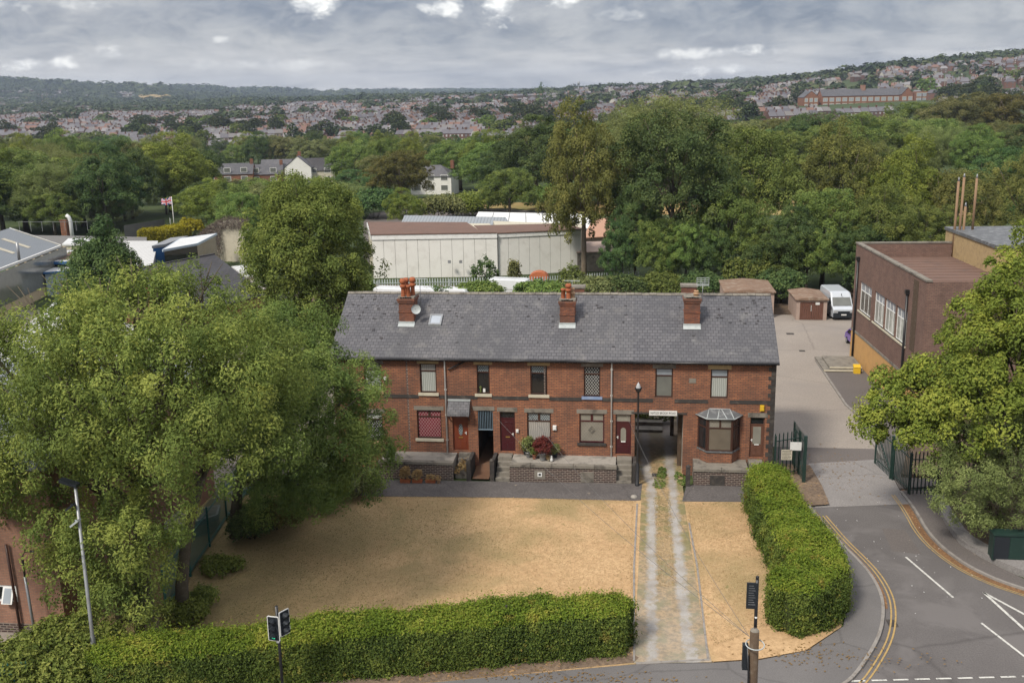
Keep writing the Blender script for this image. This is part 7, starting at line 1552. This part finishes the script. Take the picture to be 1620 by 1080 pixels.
HK=['brick','render','semi','dormer','dark']; HA={k:house_arrays(k) for k in HK}; HME={}
for k in HK:
    V,Q,m=HA[k]; HME[k]=npmesh('far_house',V,Q,HMATS,att=np.full(len(Q),.5),mi=m)
rs=np.random.RandomState(3); HL=[]
def visible(x,y):
    d=x*HF[0]+y*HF[1]; l=x*HR[0]+y*HR[1]; return d,810+1600*l/max(d,1)
def streets(x0d,x1d,pxa,pxb,ang0,dens,kinds,gap=23.,pitch=5.3,seed=0,trees=.0):
    """rows of houses over a district between two distances and two picture columns"""
    r=np.random.RandomState(seed); c=atd((pxa+pxb)/2,(x0d+x1d)/2); a=ang0; ex=np.array([math.cos(a),math.sin(a)]); ey=np.array([-ex[1],ex[0]])
    R=max(x1d-x0d,(pxb-pxa)/1600*x1d)*.8; j=-int(R/gap)
    while j*gap<R:
        v=j*gap+r.uniform(-2,2); u=-R; kind=kinds[r.randint(len(kinds))]; run=0; zr=0
        while u<R:
            if run<=0:
                run=r.randint(6,16); kind=kinds[r.randint(len(kinds))]; u+=r.uniform(3,16); back=(r.rand()>dens)
            u+=pitch if kind!='semi' else 12.; run-=1
            if back: continue
            x,y=c[:2]+ex*u+ey*v; d,px=visible(x,y)
            if not (x0d<=d<=x1d and pxa<=px<=pxb): continue
            kk=kind if r.rand()<.85 else kinds[r.randint(len(kinds))]
            if kind!='semi' and kk=='semi': kk=kind
            HL.append((d,x,y,float(gz(x,y)),a+(math.pi if r.rand()<.5 else 0),kk))
        j+=1
B_='brick'
streets(600,760,-60,500,.35,.8,['brick','render','dormer','brick'],23,seed=1)
streets(600,800,500,830,-.15,.85,['brick','brick','render'],23,seed=2)
streets(640,900,830,1150,1.15,.8,['brick','render','brick'],22,seed=3)
streets(760,1000,-60,330,.15,.85,['brick','brick','render','dormer'],22,seed=4)
streets(760,1050,330,640,.7,.85,['brick','brick','dark'],22,seed=5)
streets(800,1080,640,900,1.35,.85,['brick','brick','render'],22,seed=6)
streets(900,1200,850,1240,.9,.75,['brick','semi','render'],24,seed=7)
streets(1000,1400,-60,420,.4,.85,['brick','brick','render'],24,seed=8)
streets(1050,1450,420,840,.05,.72,['render','semi','brick','brick'],26,seed=9)
streets(1400,1900,-60,480,.2,.75,['brick','render'],30,seed=10)
streets(1400,2000,480,1200,.5,.42,['semi','render','brick'],32,seed=11)
streets(700,1000,1180,1330,.6,.6,['brick','render'],24,seed=12)
streets(640,760,1150,1400,.2,.8,['brick'],22,seed=13)
streets(900,1300,1380,1700,-.25,.97,['semi','semi','render'],25,11.5,seed=14)
streets(1150,1550,1180,1420,.3,.6,['semi','render'],28,seed=15)
streets(1300,1600,1420,1700,-.1,.75,['semi','render'],30,seed=16)
streets(700,900,1430,1700,-.3,.5,['semi'],28,12,seed=17)
streets(2300,3300,-80,240,.3,.62,['brick','render','semi'],34,seed=18)
# keep clear of the school
HL=[h for h in HL if not (700<h[0]<900 and 1235<visible(h[1],h[2])[1]<1440) and rs.rand()>.10]
HL.sort()
LBL={'brick':'red brick terrace house in the far town','render':'pale rendered house in the far town','semi':'hip-roofed semi-detached house in the far town','dormer':'far brick house with a flat dormer in its roof','dark':'far terrace house with dark windows'}
print('houses',len(HL)); NI=285
for (d,x,y,z,a,k) in HL[:NI]:
    o=objof('distant_house',HME[k],None,(x,y,z)); o.rotation_euler=(0,0,a); tag(o,LBL[k],'house','houses of the far town, '+k)
VV=[];QQ=[];MM=[];AA=[];nv=0
for i,(d,x,y,z,a,k) in enumerate(HL[NI:]):
    V,Q,m=HA[k]; c,s=math.cos(a),math.sin(a); X=np.stack([x+V[:,0]*c-V[:,1]*s,y+V[:,0]*s+V[:,1]*c,z+V[:,2]],1); VV.append(X); QQ.append(Q+nv); nv+=len(V); MM.append(m); AA.append(np.full(len(Q),rs.rand()))
me=npmesh('distant_town',np.concatenate(VV),np.concatenate(QQ),HMATS,att=np.concatenate(AA),mi=np.concatenate(MM)); tag(objof('distant_town',me),'mass of small houses on the far hillsides','houses',kind='stuff')
# ---- named buildings in the middle and far distance
def simple_house(label,p,rz,w_,d,h,r,wallm,roofm,nwin=3,floors=2,name='house',cat='house',chim=True,hip=False,group=None):
    t=thing(name,label,cat,p,rz,group); t['_local']=1
    mb=MB(); mb.add([(-w_/2,-d/2,-2),(w_/2,-d/2,-2),(w_/2,d/2,-2),(-w_/2,d/2,-2),(-w_/2,-d/2,h),(w_/2,-d/2,h),(w_/2,d/2,h),(-w_/2,d/2,h),(-w_/2,0,h+(0 if hip else r)),(w_/2,0,h+(0 if hip else r))],[(0,1,5,4),(1,2,6,9,5),(2,3,7,6),(3,0,4,8,7)]); mb.build('wall',M[wallm],t)
    i=min(w_*.35,d/2) if hip else 0; o=.3; mb=MB().add([(-w_/2-o*.5,-d/2-o,h-.05),(w_/2+o*.5,-d/2-o,h-.05),(w_/2+o*.5-i,0,h+r+.1),(-w_/2-o*.5+i,0,h+r+.1),(w_/2+o*.5,d/2+o,h-.05),(-w_/2-o*.5,d/2+o,h-.05)],[(0,1,2,3),(3,2,4,5)]+([(1,4,2),(0,3,5)] if hip else [])); mb.build('roof',M[roofm],t)
    if chim: 
        cs=MB().box(w_/2-1.0,-.45,h+r-.8,w_/2-.1,.45,h+r+1.3).build('chimney',M['brick_red'],t)
    for k in range(nwin):
        for f in range(floors):
            x=-w_/2+w_*(k+.5)/nwin; z=.9+f*2.6; ww=min(1.0,w_/nwin*.3); f_=MB().box(x-ww,-d/2-.05,z,x+ww,-d/2-.003,z+1.5).build('window',M['white_paint'],t); MB().box(x-ww+.12,-d/2-.065,z+.12,x+ww-.12,-d/2-.051,z+1.38).build('pane',M['glass_grey'],f_)
    del t['_local']; return t
z_=lambda p:float(gz(p[0],p[1]))
G='houses among the trees beyond the works'
for px,yb,d,w_,h,r,wm,rm,rz,lab in ((382,286,318,15,3.0,3,'brick_red_warm','slate',.1,'leftmost slate-roofed house between the trees, with dormers'),(425,286,322,16,3.0,2.8,'brick_red_warm','slate',.1,'slate-roofed house second from the left between the trees'),(462,284,326,12,4.5,2.6,'cream','slate_worn',.1,'cream house between the slate roofs and the white gable'),(489,286,318,5.5,5.0,3.4,'white_render','slate',1.62,'narrow house with bright white gable end'),(512,286,322,13,4.2,3.6,'cream','slate_black',.1,'house with tall dark roof right of the white gable'),(538,287,326,7,5.5,1.6,'brick_red_warm','slate',.1,'red brick house end right of the dark roof'),(590,280,345,15,3.5,2.4,'pink_render','slate_worn',.1,'low pinkish house half hidden by trees'),(696,300,272,11,4.6,2.6,'white_render','slate_worn',-.2,'white house with grey hipped roof among the trees')):
    p=atd(px,d); z=H-(yb-(171.5-.0202*px))*d/1600; simple_house(lab,(p[0],p[1],z),YAW+rz,w_,8,h,r,wm,rm,group=G,hip=(px==696))
p=atd(1612,430); z=H-(212-139)*430/1600; simple_house('orange brick building with a blue flat roof at the right edge',(p[0],p[1],z),YAW,22,9,4.5,.4,'brick_red_warm','blue_trim',5,1,'blue_roofed_building','building',False)
# school
ps=atd(1340,850); zs_=H-(170-144)*850/1600.; sc=thing('school','long red brick school with rows of tall pale windows on the far slope','school',(ps[0],ps[1],zs_),YAW+.02); sc['_local']=1
def blk(x0,x1,y0,y1,h,r,nw,fl,ww=.36):
    w_=MB().box(x0,y0,-3,x1,y1,h); w_.add([(x0,y0,h),(x0,y1,h),(x0,(y0+y1)/2,h+r-.2)],[(0,1,2)]).add([(x1,y0,h),(x1,y1,h),(x1,(y0+y1)/2,h+r-.2)],[(0,1,2)]); w_.build('wall',M['brick_red_warm'],sc)
    MB().add([(x0-.3,y0-.4,h),(x1+.3,y0-.4,h),(x1+.3,(y0+y1)/2,h+r),(x0-.3,(y0+y1)/2,h+r),(x1+.3,y1+.4,h),(x0-.3,y1+.4,h)],[(0,1,2,3),(3,2,4,5)]).build('roof',M['slate'],sc)
    for f in range(fl):
        for k in range(nw):
            x=x0+(x1-x0)*(k+.5)/nw; hw=(x1-x0)/nw*ww; z=1.5+f*4.6; fr=MB().box(x-hw,y0-.08,z,x+hw,y0-.003,z+3.2).build('window',M['cream'],sc); MB().box(x-hw+.25,y0-.1,z+.3,x-.1,y0-.081,z+2.9).box(x+.1,y0-.1,z+.3,x+hw-.25,y0-.081,z+2.9).build('pane',M['glass_painted_sky'],fr)
def gbl(x0,x1,y0,y1,h,r,nw,fl):
    MB().add([(x0,y0,-3),(x1,y0,-3),(x1,y1,-3),(x0,y1,-3),(x0,y0,h),(x1,y0,h),(x1,y1,h),(x0,y1,h),((x0+x1)/2,y0,h+r),((x0+x1)/2,y1,h+r)],[(0,1,5,8,4),(1,2,6,5),(2,3,7,9,6),(3,0,4,7)]).build('wall',M['brick_red_warm'],sc)
    MB().add([(x0-.3,y0-.3,h-.1),((x0+x1)/2,y0-.3,h+r+.1),((x0+x1)/2,y1,h+r+.1),(x0-.3,y1,h-.1),(x1+.3,y0-.3,h-.1),(x1+.3,y1,h-.1)],[(0,1,2,3),(1,4,5,2)]).build('roof',M['slate'],sc)
    for f in range(fl):
        for k in range(nw):
            x=x0+(x1-x0)*(k+.5)/nw; hw=(x1-x0)/nw*.33; z=1.5+f*4.6; fr=MB().box(x-hw,y0-.08,z,x+hw,y0-.003,z+3.2).build('window',M['cream'],sc); MB().box(x-hw+.25,y0-.1,z+.3,x+hw-.25,y0-.081,z+2.9).build('pane',M['glass_painted_sky'],fr)
blk(-30,34,0,14,10.5,5.5,12,2); gbl(-46,-34,-3,14,10,5,3,2); gbl(34,44,-3,12,11,5.5,2,2)
MB().box(44.5,-4,-3,58,8,13).build('wall',M['brick_red_warm'],sc)
for f in range(3): fr=MB().box(46,-4.08,1+f*4,57,-4.003,4.0+f*4).build('window',M['cream'],sc); MB().box(46.3,-4.1,1.3+f*4,56.7,-4.081,3.7+f*4).build('pane',M['glass_painted_sky'],fr)
MB().box(4,5,14,7,9,19).build('chimney',M['brick_buff'],sc); blk(-94,-62,-6,6,5,3,6,1); MB().box(-34,1,-3,-30,13,10).build('wall',M['brick_red_warm'],sc)
del sc['_local']
# mast and tall conifer on the skyline
p=atd(917,1700); z=z_(p); t=thing('telecom_mast','telecom mast on the skyline','mast',(p[0],p[1],z)); MB().tube([(p[0],p[1],z),(p[0],p[1],z+24)],[.8,.5],8).build('pole',M['grey_metal'],t); MB().tube([(p[0],p[1],z+19),(p[0],p[1],z+24.5)],1.7,8).build('antennas',M['grey_metal'],t)
# ---- far trees: individuals where they can be told apart, the rest one mass
rngf=np.random.RandomState(9); FT={}
for k,(lobes,Rz,hc,n,lm) in {'fa':(10,1.0,1.25,1500,'leaf_far'),'fb':(8,1.2,1.35,1500,'leaf_far'),'fc':(10,.9,1.1,1500,'leaf_green'),'fd':(12,2.2,2.3,1500,'leaf_dark')}.items():
    L=lobes_auto(rngf,1.,Rz,hc,lobes,.36,.55,-.8); P,N_,v=crown(rngf,L,n,.10,6,inner=.1); me=leafmesh('distant_tree',P,N_,.10,rngf,[M[lm],M['bark']],v,.7)
    bm=bmesh.new(); bm.from_mesh(me); r_=bmesh.ops.create_cone(bm,cap_ends=False,segments=5,radius1=.09,radius2=.05,depth=1.2,matrix=Matrix.Translation((0,0,.5)))
    for v_ in r_['verts']:
        for f in v_.link_faces: f.material_index=1
    bm.to_mesh(me); bm.free(); FT[k]=me
far=[]
def ft(px,d,h,R,k=None,lab=None):
    p=atd(px,d); far.append((d,p[0],p[1],z_(p),h,R,k or ['fa','fb','fc'][rngf.randint(3)],lab))
# ridge-line groups read from the photograph: (column, distance, height)
for px,d,h,R in ((360,1500,15,9),(385,1520,15,9),(415,1600,15,8),(350,1480,12,7),(430,1500,17,12),(455,1560,16,10),(475,1600,16,10),(500,1900,16,10),(520,1900,16,11),(545,1850,16,10),(575,1800,18,13),(592,1800,20,14),(612,1850,17,11),(640,1900,14,9),(390,1150,14,14),(405,1130,13,12),(405,830,12,10),(470,1000,12,8),(560,1000,13,7),(720,1250,14,12),(745,1250,15,10),(715,1650,14,9),(690,1700,14,11),(770,1500,14,10),(800,1750,14,8),(840,1800,15,10),(880,1850,14,9),(945,1800,18,14),(1080,1500,20,22),(1060,1520,18,16),(1030,1600,14,12),(1110,1450,15,13),(970,1200,13,8),(825,900,12,9),(1010,1150,14,9),(1150,1300,15,12),(1190,1350,16,11),(1235,1400,18,12),(1260,1450,15,10),(1300,1400,15,10),(1340,1500,14,10),(1185,1050,13,9),(560,700,11,6),(140,1100,12,10),(200,1000,12,11),(95,1000,12,12),(265,900,12,10),(510,1050,12,5)): ft(px,d,h,R)
ft(860,1250,30,4.5,'fd','tall narrow conifer on the skyline left of the mast')
for px,yt in ((1345,115),(1362,112),(1380,118),(1405,104),(1420,100),(1440,98),(1460,96),(1480,92),(1500,96),(1520,98),(1545,97),(1560,100),(1580,92),(1600,88),(1620,84),(1290,128),(1310,126),(1325,122),(1395,125),(1370,130),(1410,125),(1430,112),(1500,112),(1530,118),(1555,108),(1590,105),(1640,90)):
    for j in range(2): ft(px+rngf.uniform(-6,6),rngf.uniform(1250,1500),rngf.uniform(13,18),rngf.uniform(8,13))
for px in range(1450,1700,14): ft(px+rngf.uniform(-6,6),rngf.uniform(560,740),rngf.uniform(9,14),rngf.uniform(5,8))
for i in range(430):
    if i%3==0 and rngf.rand()<0: continue
    px,d=rngf.uniform(-60,1700),rngf.uniform(620,1900)
    if 1225<px<1450 and d<860: continue
    for j in range(1+rngf.randint(3)): ft(px+rngf.uniform(-14,14),d*rngf.uniform(.98,1.02),rngf.uniform(9,15),rngf.uniform(5,9))
far.sort(key=lambda q:q[0]); 
NF=max(0,min(len(far),295-cnt)) if cnt<295 else 150
for (d,x,y,z,h,R,k,lab) in far[:]:
    pass
ind=far[:240]+[f for f in far[240:] if f[7]]; rest=[f for f in far[240:] if not f[7]]
for (d,x,y,z,h,R,k,lab) in ind:
    o=objof('distant_tree',FT[k],None,(x,y,z-.3)); o.scale=(R,R,h/(2.3 if k!='fd' else 4.5)); o.rotation_euler=(0,0,rngf.rand()*6.28); tag(o,lab or {'fa':'small rounded tree among the far houses','fb':'small upright dark tree among the far houses','fc':'small greener tree among the far houses','fd':'far dark conifer'}[k],'tree',None if lab else 'single trees of the far town')
# woods on the far hills
W_=[(x,y,z,h,R) for (_,x,y,z,h,R,_,_) in rest]
def wood(n,pa,pb,da,db,h0,h1,field=None):
    for i in range(n):
        px=rngf.uniform(pa,pb); d=rngf.uniform(da,db)
        if field and field(px,d): continue
        p=atd(px,d); W_.append((p[0],p[1],z_(p),rngf.uniform(h0,h1),rngf.uniform(h0,h1)*.75))
fld=lambda px,d: (225<px<285 and 3050<d<3350) or (-80<px<150 and rngf.rand()<.75 and d<3250)
wood(2600,-120,330,2500,3900,12,18,fld); wood(1500,250,620,3000,5200,13,20,lambda px,d:(330<px<420 and 3900<d<4300)); wood(1600,560,1100,3800,6300,14,22); wood(700,-100,620,1900,2500,10,15)
wood(500,600,1200,1900,2600,10,15); wood(700,1150,1750,1400,2300,11,16)
wood(350,-100,400,1300,1900,9,13)
for px in np.arange(-90,560,2.2):
    d=rngf.uniform(3500,3700) if px<300 else rngf.uniform(4300,4700); p=atd(px,d); hh=rngf.uniform(16,34); W_.append((p[0],p[1],z_(p),hh,hh*.8))
W_=np.array(W_); n=len(W_); k=34; d_=unit(rngf,n*k,-.25)[:n*k].reshape(n,k,3); 
P=W_[:,None,:3]+np.stack([d_[:,:,0]*W_[:,4,None],d_[:,:,1]*W_[:,4,None],W_[:,3,None]*.5+d_[:,:,2]*W_[:,3,None]*.5],2)*(.75+.3*rngf.rand(n,k,1)); v=np.clip(.42+.2*rngf.normal(size=(n,1))+.08*rngf.normal(size=(n,k)),0,1)
sz=np.repeat(W_[:,4]*.34,k)*(.6+.8*rngf.rand(n*k)); me=leafmesh('far_woodland',P.reshape(-1,3),(d_+np.array([0,0,.6])+rngf.normal(size=d_.shape)*.25).reshape(-1,3),sz,rngf,M['leaf_far'],v.reshape(-1),.75); tag(objof('far_woodland',me),'woods on the far hills and ridges','woodland',kind='stuff')
print('far trees',len(ind),'wood',n)
# pale dry fields on the far hill
for pts in (((215,155),(262,153),(296,160),(270,167),(232,165)),((240,147),(262,143),(278,148),(262,152))):
    L=[]
    for px,py in pts: 
        r=ray(px,py); best=None
        for s in np.linspace(2400,5200,500):
            q=CAMP+r*s/np.linalg.norm(r)
            if q[2]<gz(q[0],q[1]): break
        L.append((q[0],q[1],float(gz(q[0],q[1]))+9))
    tag(MB().add(L,[tuple(range(len(L)))]).build('hill_field',M['field_dry']),kind='structure')

# ================================================================ haze
mb=MB().box(-5200,-90,-12,5200,7000,186); m=newmat('haze'); pv=N('ShaderNodeVolumePrincipled'); pv.inputs['Color'].default_value=(.66,.78,.98,1); pv.inputs['Density'].default_value=HAZE; pv.inputs['Anisotropy'].default_value=.2
o_=N('ShaderNodeOutputMaterial'); Lk(pv.outputs[0],o_.inputs['Volume']); tag(mb.build('haze',m,loc=(0,0,0)),kind='stuff')
